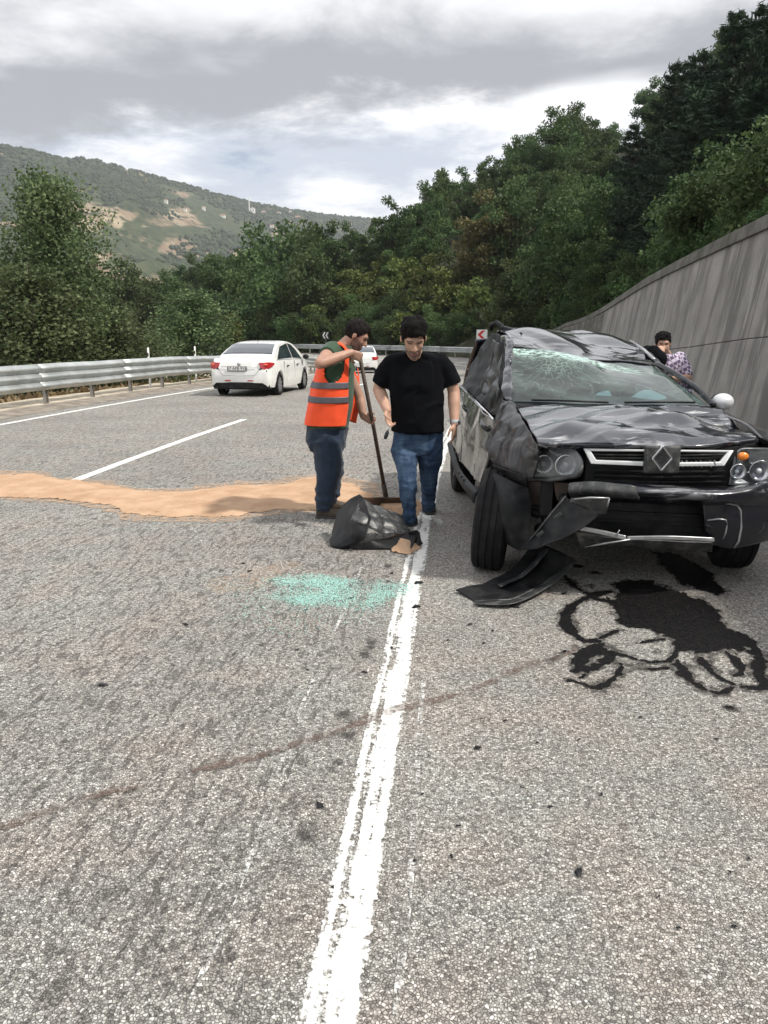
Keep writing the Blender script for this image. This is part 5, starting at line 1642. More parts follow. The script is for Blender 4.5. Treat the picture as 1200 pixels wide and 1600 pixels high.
mb = MB(); mb.tube([W(846, 790, 5.02), W(852, 815, 4.98), W(838, 838, 4.96), W(846, 856, 4.92)], .006, 6); mb.tube([W(866, 796, 4.96), W(858, 822, 4.9), W(868, 846, 4.86)], .004, 6); mb.build("dangling_wires", M_black, CAR, smooth=True, origin=CO)
# loose wheel-arch liner
patch("wheel_arch_liner", [[(770, 738, 5.18), (800, 752, 5.02), (826, 762, 5.0)], [(765, 780, 5.10), (795, 785, 4.94), (830, 790, 4.96)], [(768, 815, 5.06), (795, 822, 4.92), (828, 822, 4.92)], [(784, 842, 5.06), (806, 858, 4.94), (826, 852, 4.90)]], M_trim, 50, 40, .006, (.013, 4, 93))

# --- wheels
def wheel(loc, steer, camber, rad=.345, wid=.215, name="wheel", parent=CAR, rim=M_rim, n=56, origin=None, rimr=.215, spokes=5):
    og = CO if origin is None else origin
    h = empty(name, Vector(loc) - og)
    h.parent = parent
    h.rotation_euler = (0, camber, steer)
    w = wid / 2
    prof = [(-w * .62, rimr), (-w * .86, rimr + .012), (-w, rimr + (rad - rimr) * .45), (-w * .98, rad - .035), (-w * .84, rad - .008), (-w * .55, rad), (-w * .50, rad - .008), (-w * .40, rad - .008), (-w * .36, rad + .001),
            (-w * .08, rad + .001), (-w * .05, rad - .008), (w * .05, rad - .008), (w * .08, rad + .001), (w * .36, rad + .001), (w * .40, rad - .008), (w * .50, rad - .008), (w * .55, rad),
            (w * .84, rad - .008), (w * .98, rad - .035), (w, rimr + (rad - rimr) * .45), (w * .86, rimr + .012), (w * .62, rimr)]
    mb = MB(); mb.lathe(prof, (0, 0, 0), 'x', n)
    mb.build("tyre", M_tyre, h, smooth=True, sharp=40)
    mb = MB(); mb.lathe([(-w * .6, rimr), (-w * .3, rimr * .9), (w * .3, rimr * .9), (w * .6, rimr)], (0, 0, 0), 'x', n)
    for sgn in (-1, 1):
        mb.lathe([(sgn * w * .12, .001), (sgn * w * .12, rimr * .9)], (0, 0, 0), 'x', 24)
        for k in range(spokes):
            a = 2 * math.pi * k / spokes
            c, s_ = math.cos(a), math.sin(a)
            mb.bar((sgn * w * .55, c * .03, s_ * .03), (sgn * w * .66, c * rimr * .97, s_ * rimr * .97), .055, .03, up=(1, 0, 0))
        mb.lathe([(sgn * w * .72, .001), (sgn * w * .70, .035), (sgn * w * .45, .045)], (0, 0, 0), 'x', 18)
    mb.build("rim", rim, h, smooth=True, sharp=35)
    return h
wheel((.745, 5.30, .342), R_(-13), R_(5))
wheel((2.38, 5.34, .345), R_(-6), R_(0))
wheel((.80, 7.98, .345), 0, R_(1))
wheel((2.40, 7.98, .345), 0, 0)
# --- door mirror on the far side
mc = W(1131, 628, 5.92)
mm = MB(); mm.ellipsoid(mc + Vector((0, .02, 0)), (.078, .07, .062), nu=20, nv=12)
mo = mm.build("door_mirror", M_silver, CAR, smooth=True, origin=CO)
mb = MB(); mb.loft([(mc + Vector((-.09, .06, -.07)), (.05, 0, 0), (0, .04, 0)), (mc + Vector((-.01, .04, -.03)), (.05, 0, 0), (0, .045, 0))], 12); mb.build("mirror_foot", M_trim, mo, smooth=True, origin=CO)
mb = MB(); mb.ellipsoid(mc + Vector((.004, .06, -.003)), (.082, .055, .066), nu=18, nv=10); mb.build("mirror_housing", M_trim, mo, smooth=True, origin=CO)

# --- torn bumper corner lying on the road (loose: a thing of its own)
def wz(px, py, z): return tuple(WZ(px, py, z))
LP = WZ(805, 905, 0)
lo = empty("bumper_fragment", LP); tag(lo, "torn black curved bumper corner lying on the road below the front wheel", "car part")
patch("curved_skin", [
    [wz(834, 846, .20), wz(866, 858, .17), wz(898, 873, .12)],
    [wz(818, 868, .13), wz(846, 880, .09), wz(876, 893, .05)],
    [wz(800, 888, .07), wz(824, 903, .04), wz(846, 914, .02)],
    [wz(768, 906, .045), wz(786, 921, .022), wz(800, 936, .012)],
    [wz(712, 922, .02), wz(728, 930, .014), wz(742, 939, .010)]], M_trim, 70, 40, .007, (.014, 5, 97), raw=True, parent=lo, origin=LP)
mb = MB(); mb.tube([wz(898, 874, .118), wz(872, 896, .05), wz(846, 915, .022), wz(800, 937, .014), wz(742, 939, .012)], [.006, .008, .008, .007, .004], 6); mb.build("scraped_edge", M_trimg, lo, smooth=True, origin=LP)
patch("turned_rim", [[wz(898, 873, .122), wz(874, 895, .055), wz(846, 915, .025), wz(800, 937, .016), wz(742, 940, .012)], [wz(902, 876, .150), wz(880, 899, .085), wz(850, 921, .05), wz(802, 943, .032), wz(744, 944, .02)]], M_trimg, 8, 50, .006, (.005, 8, 99), raw=True, parent=lo, origin=LP)
patch("inner_rib", [[wz(852, 856, .185), wz(832, 878, .11), wz(812, 898, .055), wz(778, 914, .035)], [wz(858, 858, .20), wz(838, 882, .125), wz(816, 901, .07), wz(782, 917, .045)]], M_trimg, 6, 40, .006, (.004, 9, 101), raw=True, parent=lo, origin=LP)
for px_, py_ in ((850, 872), (838, 884), (826, 893)):
    c_ = Vector(wz(px_, py_, .105 - (py_ - 872) * .0025)); MB().box(c_, (.05, .03, .012), Matrix.Rotation(R_(35), 3, 'Z')).build("clip", M_satin, lo, origin=LP, bevel=.004)
# ================================================================== white saloon cars
M_wpaint = mat("white_car_paint", (.80, .80, .78), .25, 0, .8, vary=.03, dirt=(.6, .58, .53), dscale=2, damt=.25)
M_tail = mat("red_tail_lens", (.42, .012, .018), .15, coat=1.0, vary=.2, vscale=30)
M_tail2 = mat("bright_tail_lens", (.75, .10, .05), .15, coat=1.0)
M_cglass = mat("dark_car_glass", (.03, .042, .055), .06, 0.1, 1.0, vary=.3, vscale=2)
M_plate = mat("number_plate", (.72, .72, .7), .5, vary=.05)
M_alloy = mat("bright_alloy", (.35, .35, .36), .35, .8)
def saloon(loc, rz, label, plate=True):
    """x forward, y left, z up; foot of the rear axle midline at the origin of length"""
    o = empty("saloon_car", loc, rz)
    tag(o, label, "car")
    # outline along the car: z of the centre-line top, half width at the waist
    top = [(-2.27, .62), (-2.25, .86), (-2.18, 1.02), (-2.05, 1.065), (-1.72, 1.10), (-1.55, 1.14), (-1.2, 1.30), (-.85, 1.425), (-.5, 1.475), (0, 1.497), (.35, 1.485), (.7, 1.43), (1.05, 1.27), (1.45, 1.04), (1.6, 1.0), (2.0, .92), (2.2, .82), (2.27, .66)]
    wid = [(-2.27, .70), (-2.22, .80), (-2.05, .855), (-1.6, .885), (-.8, .895), (.6, .895), (1.4, .885), (1.9, .84), (2.15, .72), (2.27, .55)]
    belt = [(-2.27, .74), (-2.1, .95), (-1.6, .985), (0, .95), (1.2, .92), (1.7, .86), (2.27, .62)]
    bot = [(-2.27, .40), (-2.2, .30), (-1.9, .26), (0, .2), (1.9, .22), (2.27, .34)]
    def arch(x):
        z = lin(x, bot)
        for xa in (-1.36, 1.28):
            d = abs(x - xa)
            if d < .355: z = max(z, .31 + math.sqrt(.355 ** 2 - d * d))
        return float(z)
    def profile(x):
        """half section, outer points from sill to roof centre"""
        w = float(lin(x, wid)); zb = arch(x); zbelt = float(lin(x, belt)); zt = float(lin(x, top))
        zbelt = min(zbelt, zt - .02)
        g_ = max(0.0, zt - zbelt - .06)
        wr = w - .055 - .42 * g_
        pts = [(w - .05, zb), (w - .012, max(zb + .02, .40)), (w, max(zb + .04, .56)), (w - .005, max(zb + .06, .70)), (w - .03, max(zb + .08, zbelt - .04)), (w - .055, max(zb + .09, zbelt))]
        ze = zt - .045 if g_ > 0 else zt - .012
        if ze < pts[-1][1]: ze = pts[-1][1] + .004
        for t in (.35, .7, 1):
            pts.append((w - .055 + (wr - w + .055) * t, pts[5][1] + (ze - pts[5][1]) * t))
        pts += [(wr - .05, zt - .02 if g_ > 0 else zt - .008), (wr * .6, zt - .004), (0, zt)]
        return pts
    xs = np.unique(np.concatenate([np.linspace(-2.27, 2.27, 96), np.linspace(-1.73, -.99, 30), np.linspace(.91, 1.65, 30)]))
    rows = []
    for x in xs:
        h = profile(x)
        rows.append([(x, -y, z) for y, z in h] + [(x, y, z) for y, z in reversed(h[:-1])])
    Gd = np.array(rows)
    mb = MB()
    nr, nc = Gd.shape[:2]
    mb.add([tuple(p) for p in Gd.reshape(-1, 3)], [tuple(f) for f in grid_faces(nr, nc).tolist()] + [tuple(range(nc)), tuple(reversed([(nr - 1) * nc + k for k in range(nc)]))])
    body = mb.build("body", M_wpaint, o, smooth=True, sharp=32)
    MB().box((0, 0, .36), (4.0, 1.45, .30)).build("underbody", M_dark, o)
    def P(x, t, side, out=.006):
        """point on the glasshouse side: t 0 waist .. 1 roof edge"""
        h = profile(x); a = np.array(h[5]); b = np.array(h[8])
        y, z = a + (b - a) * t
        return (x, side * (y + out), z + out * .3)
    for side in (-1, 1):
        for (poly) in ([(-1.42, .14), (-1.2, .5), (-.75, .86), (.06, .93), (.06, .1)], [(.14, .1), (.14, .93), (.45, .9), (.72, .72), (1.02, .30), (1.14, .1)]):
            mb = MB(); pts = [P(x, t, side) for x, t in poly]
            mb.prism(pts, (0, side * .004, 0)); mb.build("side_window", M_cglass, body)
        mb = MB(); a = P(-1.5, .06, side, .01); b = P(1.2, .05, side, .01); mb.bar(a, b, .012, .016); mb.build("window_trim", M_satin, body)
        for x in (-.62, .42):
            y = float(lin(x, wid)); MB().box((x, side * (y + .012), .80), (.2, .03, .03)).build("door_handle", M_trim, o, bevel=.01)
        mb = MB(); mb.ellipsoid((.98, side * 1.0, 1.0), (.07, .1, .075)); mb.build("door_mirror", M_trim, o, smooth=True)
        for x in (.1, -.95, 1.08):
            y = float(lin(x, wid)); MB().box((x, side * (y - .0105), .68), (.004, .025, .5)).build("door_gap", M_grey, o)
        # tail lamp wraps the corner
        tl = []
        prof = [(-2.235, .56, .935), (-2.215, .72, .945), (-2.15, .82, .95), (-2.0, .868, .935), (-1.86, .882, .91)]
        low = [(-2.25, .60, .80), (-2.225, .70, .755), (-2.165, .812, .78), (-2.02, .872, .84), (-1.88, .886, .885)]
        mb = MB(); rings = []
        for (x, y, z), (x2, y2, z2) in zip(prof, low):
            d = Vector((x + 1.2, y * .6, 0)).normalized() * .022
            rings.append([(x + d.x, side * (y + .012), z), (x2 + d.x, side * (y2 + .012), z2), (x2 + .06, side * (y2 - .05), z2), (x + .06, side * (y - .05), z)])
        mb.rings(rings); tlo = mb.build("tail_lamp", M_tail, o, bevel=.008)
        mb = MB(); mb.ellipsoid((-2.225, side * .73, .885), (.03, .07, .032)); mb.build("lamp_cell", M_tail2, tlo, smooth=True)
        mb = MB(); mb.hexa([(-2.262, side * .55, .75), (-2.232, side * .70, .76), (-2.20, side * .70, .76), (-2.22, side * .55, .75), (-2.25, side * .62, .815), (-2.235, side * .70, .82), (-2.2, side * .70, .82), (-2.2, side * .62, .815)]); mb.build("lamp_cell", M_dark, tlo)
    # rear window and windscreen
    for name, x0, x1 in (("rear_window", -1.52, -.87), ("windscreen", .74, 1.42)):
        rows = []
        for x in np.linspace(x0, x1, 8):
            h = profile(x); wr = h[9][0] - .02; zt = float(lin(x, top))
            rows.append([(x, y, zt + .008 - .02 * (abs(y) / max(wr, .01)) ** 3) for y in np.linspace(-wr, wr, 13)])
        patch(name, rows, M_cglass, 14, 24, .004, raw=True, parent=body, origin=(0, 0, 0))
    # rear bumper valance, number plate, badge, boot seams
    mb = MB(); rings = []
    for y in np.linspace(-.80, .80, 17):
        x = -2.285 + .16 * (abs(y) / .80) ** 3
        rings.append([(x + .02, y, .42 + .03 * (abs(y) / .8) ** 2), (x - .012, y, .40), (x - .004, y, .27), (x + .06, y, .22), (x + .2, y, .22), (x + .2, y, .44)])
    mb.rings(rings); mb.build("rear_valance", M_trim, o, smooth=True, sharp=30)
    mb = MB(); mb.tube([(-2.262, -.5, .83), (-2.272, 0, .838), (-2.262, .5, .83)], .006, 6); mb.build("boot_trim", M_satin, o, smooth=True)
    mb = MB(); mb.tube([(-2.265, -.56, .74), (-2.278, -.44, .60), (-2.284, 0, .585), (-2.278, .44, .60), (-2.265, .56, .74)], .004, 5); mb.build("boot_seam", M_trimg, o, smooth=True)
    mb = MB(); mb.lathe([(-.012, .001), (-.012, .04), (0, .048)], (-2.268, 0, .895), 'x', 20); mb.build("round_badge", M_satin, o, smooth=True)
    mb = MB(); mb.tube([(-.55, 0, 1.475), (-.62, 0, 1.53)], [.012, .004], 6); mb.build("aerial", M_dark, o)
    for y in (-.32, .32): MB().box((-2.286, y, .46), (.01, .16, .03)).build("reflector", M_tail, o)
    if plate:
        pl = MB().box((-2.278, .05, .775), (.012, .54, .135)).build("number_plate", M_dark, o)
        MB().box((-2.286, .05, .782), (.006, .51, .105)).build("plate_face", M_plate, pl)
        cu = bpy.data.curves.new("plate_text", 'FONT'); cu.body = "67 AFB 918"; cu.size = .115; cu.align_x = 'CENTER'; cu.align_y = 'CENTER'; cu.extrude = .001
        to = bpy.data.objects.new("plate_text", cu); COL.objects.link(to)
        to.rotation_euler = (R_(90), 0, R_(-90)); to.location = (-2.290, .05, .782)
        bpy.context.view_layer.update()
        me = evaluated(to); M4 = to.matrix_basis.copy(); me.transform(M4); bpy.data.objects.remove(to)
        me.materials.clear(); me.materials.append(M_black)
        add_obj("plate_lettering", me, pl)
    for (x, y) in ((-1.36, .79), (-1.36, -.79), (1.28, .79), (1.28, -.79)):
        w = wheel((x, y, .312), R_(90), 0, .312, .20, parent=o, rim=M_alloy, origin=Vector((0, 0, 0)), rimr=.215, n=40, spokes=9)
    return o
a = WZ(441, 622, 0); b = WZ(477, 610, 0)
# near saloon: rear axle midway, heading along the road
hd1 = math.atan2(math.cos(.15), math.sin(.15))
c1 = road_v(21.4, -5.72)
saloon(c1, math.pi / 2 - .165, "white saloon car with red tail lamps driving away in the left lane").scale = (.92, .92, .92)
c2 = road_v(45.5, -6.6)
saloon(c2, math.pi / 2 + .02, "small white car far ahead, half hidden behind the worker's hands", False)

# ================================================================== spills on the road
def mask_sheet(name, field, x0, x1, y0, y1, cell, mt, z=.006, thr=0.0, height=None, label=None, cat=None, kind=None):
    """flat sheet made of the ground cells where field > thr; marching edges are softened"""
    nx = int((x1 - x0) / cell) + 1; ny = int((y1 - y0) / cell) + 1
    X, Y = np.meshgrid(np.linspace(x0, x1, nx), np.linspace(y0, y1, ny), indexing='ij')
    f = field(X.ravel(), Y.ravel()).reshape(nx, ny)
    # pull the border vertices to the zero line for a smooth ragged outline
    gx_, gy_ = np.gradient(f, cell)
    g2 = gx_ ** 2 + gy_ ** 2 + 1e-6
    near = (np.abs(f - thr) / np.sqrt(g2)) < cell
    sx = np.where(near, -(f - thr) * gx_ / g2, 0); sy = np.where(near, -(f - thr) * gy_ / g2, 0)
    lim = cell * .55
    X2 = X + np.clip(sx, -lim, lim); Y2 = Y + np.clip(sy, -lim, lim)
    zz = np.full(X.shape, z)
    if height is not None: zz = zz + height(X.ravel(), Y.ravel(), f.ravel()).reshape(X.shape)
    V = np.stack([X2, Y2, zz], -1).reshape(-1, 3)
    F = grid_faces(nx, ny)
    ok = (f.ravel()[F] > thr - 1e-9).sum(1) >= 3
    F = F[ok][:, ::-1]
    used = np.unique(F); mp = np.full(len(V), -1); mp[used] = np.arange(len(used))
    o0 = V[used].mean(0)
    me = make_mesh(name, V[used] - np.array([o0[0], o0[1], 0]), mp[F], mt, True)
    o = add_obj(name, me, None, (o0[0], o0[1], 0))
    return tag(o, label, cat, None, kind)
def poly_sd(px, py, poly):
    """signed distance (positive inside) to a polygon"""
    d = np.full(px.shape, 1e9); inside = np.zeros(px.shape, bool)
    n = len(poly)
    for i in range(n):
        ax, ay = poly[i]; bx, by = poly[(i + 1) % n]
        ex, ey = bx - ax, by - ay
        t = np.clip(((px - ax) * ex + (py - ay) * ey) / (ex * ex + ey * ey + 1e-12), 0, 1)
        d = np.minimum(d, np.hypot(px - ax - t * ex, py - ay - t * ey))
        c = ((ay > py) != (by > py)) & (px < (bx - ax) * (py - ay) / (by - ay + 1e-12) + ax)
        inside ^= c
    return np.where(inside, d, -d)
def line_d(px, py, pts):
    d = np.full(px.shape, 1e9)
    for (ax, ay), (bx, by) in zip(pts[:-1], pts[1:]):
        ex, ey = bx - ax, by - ay
        t = np.clip(((px - ax) * ex + (py - ay) * ey) / (ex * ex + ey * ey + 1e-12), 0, 1)
        d = np.minimum(d, np.hypot(px - ax - t * ex, py - ay - t * ey))
    return d
def gp(pts, ox, oy, s):
    return [tuple(WZ(ox + x / s, oy + y / s, 0))[:2] for x, y in pts]
def smooth_line(pts, n=40):
    return [tuple(p) for p in catmull(np.array(pts), n)]
n2 = lambda x, y, sc, sd, oc=4: fbm(np.stack([x * sc, y * sc, 0 * x], 1), sd, oc)

def thin_stain(name, col, cover, scale=9, op=.8):
    m, g, out = new_mat(name)
    tc = g.n('ShaderNodeTexCoord'); v = tc.outputs['Object']
    f = g.math('ADD', g.math('MULTIPLY', g.noise(v, scale, 5, .65), .6), g.math('MULTIPLY', g.noise(v, scale * 5, 3, .6), .4))
    mk = g.step(f, 1 - cover - .12, 1 - cover + .12)
    p = pbsdf(g, col, .85)
    tr = g.n('ShaderNodeBsdfTransparent'); mx = g.n('ShaderNodeMixShader')
    g.link(g.math('MULTIPLY', mk, op), mx.inputs[0]); g.link(tr.outputs[0], mx.inputs[1]); g.link(p.outputs[0], mx.inputs[2]); g.link(mx.outputs[0], out.inputs[0])
    return m
# --- oil
def oil_mat():
    m, g, out = new_mat("spilt_oil")
    tc = g.n('ShaderNodeTexCoord'); v = tc.outputs['Object']
    n = g.noise(v, 38, 4, .6)
    st = g.voro(v, 80, 'F1', 'Distance')
    c = g.mix(g.step(n, .45, .7), (.002, .002, .0025), (.009, .0065, .006))
    p = pbsdf(g, c, g.math('ADD', .42, g.math('MULTIPLY', n, .45)), 0, 0, .2, bump(g, st, .8, .006))
    g.link(p.outputs[0], out.inputs[0])
    return m
M_oil = oil_mat()
OX, OY, OS = 860, 880, 3.53
blob = gp([(370, 110), (480, 85), (560, 100), (640, 150), (760, 170), (860, 210), (940, 310), (1000, 370), (1110, 420), (1130, 460), (1060, 480), (960, 480), (870, 510), (790, 510), (700, 450), (640, 400), (540, 380), (430, 360), (380, 320), (350, 250), (340, 170)], OX, OY, OS)
under = gp([(560, -60), (700, -40), (900, 60), (955, 170), (930, 180), (800, 150), (720, 110), (640, 40)], OX, OY, OS)
blot = gp([(110, 540), (150, 500), (200, 450), (290, 440), (330, 480), (380, 510), (300, 570), (210, 610), (130, 600)], OX, OY, OS)
hole = gp([(195, 560), (230, 515), (300, 515), (270, 550), (215, 575)], OX, OY, OS)
strokes = [([(60, 50), (130, 130), (220, 180)], .018), ([(330, 160), (220, 182), (130, 235), (85, 300), (105, 365), (180, 430), (250, 430)], .040), ([(250, 200), (340, 215)], .02),
           ([(250, 425), (330, 395), (395, 370)], .018), ([(330, 490), (430, 520), (540, 545), (650, 540), (700, 490), (720, 460)], .028), ([(420, 555), (540, 588), (660, 580)], .008),
           ([(100, 650), (180, 668), (240, 692), (310, 670), (370, 620), (395, 560)], .022), ([(160, 650), (200, 610)], .012), ([(690, 560), (760, 640), (850, 695), (930, 722), (1000, 690)], .024), ([(700, 540), (770, 630)], .018),
           ([(820, 520), (870, 580), (930, 630), (1000, 665), (1060, 672)], .030), ([(1110, 440), (1150, 520), (1150, 600), (1172, 680), (1060, 685)], .034), ([(965, 490), (1030, 550), (1052, 605), (1000, 640)], .022),
           ([(1070, 470), (1120, 510)], .010), ([(0, 545), (60, 500), (130, 455)], .006), ([(500, 440), (560, 430), (640, 420)], .010), ([(1150, 620), (1195, 690)], .03)]
strokes = [(smooth_line(gp(p, OX, OY, OS)) if len(p) > 2 else gp(p, OX, OY, OS), w) for p, w in strokes]
rng_o = np.random.default_rng(5)
drops = [(tuple(WZ(OX + x / OS, OY + y / OS, 0))[:2], r) for x, y, r in [(110, 655, .02), (240, 55, .018), (225, 130, .01), (640, 130, .012), (480, 210, .02), (70, 170, .012), (150, 20, .03), (730, 575, .02), (590, 490, .006), (990, 800, .012), (380, 680, .008)]]
def oil_field(x, y):
    nn = n2(x, y, 9, 3) * .030 + n2(x, y, 38, 7, 3) * .018 + n2(x, y, 90, 9, 2) * .006
    f = poly_sd(x, y, blob) + nn
    f = np.maximum(f, poly_sd(x, y, under) + nn)
    f = np.maximum(f, np.minimum(poly_sd(x, y, blot), -poly_sd(x, y, hole) + .004) + nn * .7)
    for pts, w in strokes:
        f = np.maximum(f, w * (.95 + .3 * n2(x, y, 6, 11, 2)) * .64 - line_d(x, y, pts) + nn * .45)
    for (cx_, cy_), r in drops:
        f = np.maximum(f, r - np.hypot(x - cx_, y - cy_) + nn * .5)
    return f
M_soak = thin_stain("oil_soak", (.022, .018, .016), .50, 26, .75)
a = WZ(870, 1100, 0); b = WZ(1230, 860, 0)
M_soak_o = lambda: mask_sheet("oil_soak", lambda x, y: oil_field(x, y) + .022 + .02 * n2(x, y, 14, 91), .8, 2.6, a.y - .08, b.y + .1, .012, M_soak, .0045, label="soaked dark fringe round the oil stain", cat="oil stain", kind="stuff")
mask_sheet("oil_stain", oil_field, .85, 2.55, a.y - .05, b.y + .1, .007, M_oil, .005, label="black oil stain with looping trails spilt in front of the wrecked car", cat="oil stain")

M_soak_o()
# --- rusty trail across the edge line
M_rust = thin_stain("rusty_fluid_stain", (.12, .07, .05), .55, 6, .5)
trail = smooth_line([tuple(WZ(x, y, 0))[:2] for x, y in ((900, 1015), (870, 1030), (820, 1042), (770, 1066), (720, 1085), (660, 1100), (590, 1118), (540, 1140), (480, 1158), (400, 1185), (330, 1200), (240, 1225), (150, 1245), (60, 1275), (-60, 1320))], 120)
mask_sheet("rusty_trail", lambda x, y: .024 + .02 * n2(x, y, 5, 31) - line_d(x, y, trail), -1.9, 1.3, 2.3, 4.4, .016, M_rust, .0075, label="thin rusty fluid trail crossing the road and the white edge line", cat="stain")

# --- sand
def sand_mat(name, c1, c2):
    m, g, out = new_mat(name)
    tc = g.n('ShaderNodeTexCoord'); v = tc.outputs['Object']
    n = g.noise(v, 3.5, 6, .65); f = g.noise(v, 130, 3, .7)
    c = g.mix(g.step(n, .3, .7), c1, c2)
    c = g.mix(g.math('MULTIPLY', g.step(f, .55, .75), .35), c, tuple(x * .5 for x in c1))
    p = pbsdf(g, c, .95, spec=.2, normal=bump(g, g.math('ADD', f, g.math('MULTIPLY', n, 2.0)), .5, .006))
    mk = g.step(g.math('ADD', g.math('MULTIPLY', g.noise(v, 4.5, 4, .6), .35), g.math('MULTIPLY', g.noise(v, 95, 3, .6), .65)), .34, .42)
    tr = g.n('ShaderNodeBsdfTransparent'); mx = g.n('ShaderNodeMixShader')
    g.link(mk, mx.inputs[0]); g.link(tr.outputs[0], mx.inputs[1]); g.link(p.outputs[0], mx.inputs[2]); g.link(mx.outputs[0], out.inputs[0])
    return m
M_sand = sand_mat("orange_sand", (.40, .25, .155), (.52, .355, .235))
up_ = [(-230, 735), (-120, 738), (0, 742), (45, 741), (90, 750), (150, 755), (220, 768), (290, 769), (330, 763), (380, 758), (440, 757), (465, 750), (492, 745), (530, 752), (560, 762), (575, 772)]
lo_ = [(578, 790), (555, 800), (490, 797), (440, 797), (400, 802), (370, 806), (290, 807), (220, 807), (190, 803), (180, 791), (150, 787), (60, 780), (0, 778), (-120, 772), (-230, 768)]
sandpoly = [tuple(WZ(x, y, 0))[:2] for x, y in up_ + lo_]
M_smarg = thin_stain("sand_margin", (.50, .35, .235), .50, 11, .75)
mask_sheet("sand_dusting", lambda x, y: poly_sd(x, y, sandpoly) + .17 + .12 * n2(x, y, 3, 57), -7.4, .3, 5.9, 10.0, .03, M_smarg, .0052, label="thin scattered sand grains fringing the sand band", cat="sand", kind="stuff")
def sand_h(x, y, f):
    return np.clip(f, 0, .14) * .10 + .004 * n2(x, y, 7, 14) * sstep(f, 0, .05)
mask_sheet("sand_strip", lambda x, y: poly_sd(x, y, sandpoly) + .05 * n2(x, y, 6, 51) + .02 * n2(x, y, 26, 52, 3), -7.2, .1, 6.2, 9.6, .022, M_sand, .006, height=sand_h, label="band of orange sand spread across the left lanes", cat="sand", kind="stuff")
dust = [tuple(WZ(x, y, 0))[:2] for x, y in ((330, 912), (380, 890), (440, 880), (470, 885), (440, 905), (400, 918), (340, 925))]
M_sdust = thin_stain("sand_dusting", (.52, .38, .27), .47, 14, .4)
mask_sheet("sand_dusting", lambda x, y: poly_sd(x, y, dust) + .05 * n2(x, y, 5, 55), -2.2, -.4, 4.6, 6.0, .022, M_sdust, .0065, label="faint dusting of sand left of the green glass patch", cat="sand", kind="stuff")

# --- crushed green safety glass
GX_, GY_, GS_ = 400, 860, 3.75
gpolys = [gp([(125, 175), (330, 150), (450, 165), (600, 190), (600, 260), (545, 325), (300, 328), (180, 322), (125, 270)], GX_, GY_, GS_), gp([(640, 225), (740, 198), (850, 208), (835, 262), (720, 312), (640, 345)], GX_, GY_, GS_)]
halo = gp([(-200, 200), (100, 130), (600, 150), (860, 180), (880, 300), (700, 480), (300, 560), (-100, 480), (-260, 360)], GX_, GY_, GS_)
rg = np.random.default_rng(17)
NP = 110000
gx2 = rg.uniform(-1.6, .35, NP); gy2 = rg.uniform(4.0, 5.7, NP)
sdm = np.maximum(poly_sd(gx2, gy2, gpolys[0]), poly_sd(gx2, gy2, gpolys[1])) + .06 * n2(gx2, gy2, 6, 61)
dens = sstep(sdm, -.10, .14) * .55 + sstep(poly_sd(gx2, gy2, halo), -.05, .3) * .035
dens *= .55 + .9 * sstep(n2(gx2, gy2, 5, 66), -.7, .3)
keep = rg.uniform(0, 1, NP) < dens
cxs, cys = gx2[keep][:42000], gy2[keep][:42000]
m_ = len(cxs)
sz = rg.uniform(.002, .005, m_)
tet = np.array([[1, 0, -.5], [-.5, .87, -.5], [-.5, -.87, -.5], [0, 0, .8]])
angs = rg.uniform(0, 6.28, m_)
ca, sa = np.cos(angs), np.sin(angs)
Vt = np.empty((m_, 4, 3))
for k in range(4):
    tx, ty, tz = tet[k]
    Vt[:, k, 0] = cxs + sz * (tx * ca - ty * sa); Vt[:, k, 1] = cys + sz * (tx * sa + ty * ca); Vt[:, k, 2] = .0065 + sz * (tz + .5) * .8
b4 = np.arange(m_)[:, None] * 4
Ft = np.concatenate([b4 + np.array([[0, 1, 3]]), b4 + np.array([[1, 2, 3]]), b4 + np.array([[2, 0, 3]])])
M_chip = mat("green_glass_chips", (.30, .54, .48), .18, 0, .3, vary=.25, vscale=60)
og_ = np.array([cxs.mean(), cys.mean(), 0])
go = add_obj("glass_fragments", make_mesh("glass_fragments", Vt.reshape(-1, 3) - og_, Ft, M_chip, False), None, tuple(og_))
tag(go, "patch of crushed green safety glass scattered beside the edge line", "glass", kind="stuff")

# --- loose black fragments
def chunk_mesh(seed):
    r = np.random.default_rng(seed)
    n = r.integers(5, 8)
    a = np.sort(r.uniform(0, 2 * np.pi, n)); rr = r.uniform(.45, 1.0, n)
    x = np.cos(a) * rr; y = np.sin(a) * rr * .65
    V = [(x[i], y[i], 0) for i in range(n)] + [(x[i] * .7, y[i] * .7, r.uniform(.2, .5)) for i in range(n)]
    F = [tuple(reversed(range(n))), tuple(range(n, 2 * n))] + [(i, (i + 1) % n, n + (i + 1) % n, n + i) for i in range(n)]
    return make_mesh("debris_fragment", V, F, M_trim, False)
CH = [chunk_mesh(k) for k in range(7)]
big = [(651, 911, .05, "black plastic fragment lying on the white edge line nearest the shoe"), (650, 949, .055, "forked black plastic fragment lying on the white edge line"), (806, 948, .045, "flat black plastic scrap beside the torn bumper corner"), (746, 1168, .025, "dark chip on the shoulder right of the edge line"), (904, 1362, .026, "largest dark chip on the near shoulder")]
for k, (px, py, sz_, lab) in enumerate(big):
    o = add_obj("debris_fragment", CH[k], None, WZ(px, py, .006)); o.scale = (sz_, sz_ * .9, sz_ * .5); o.rotation_euler = (0, 0, k * 1.1); tag(o, lab, "debris", "black fragments strewn on the road")
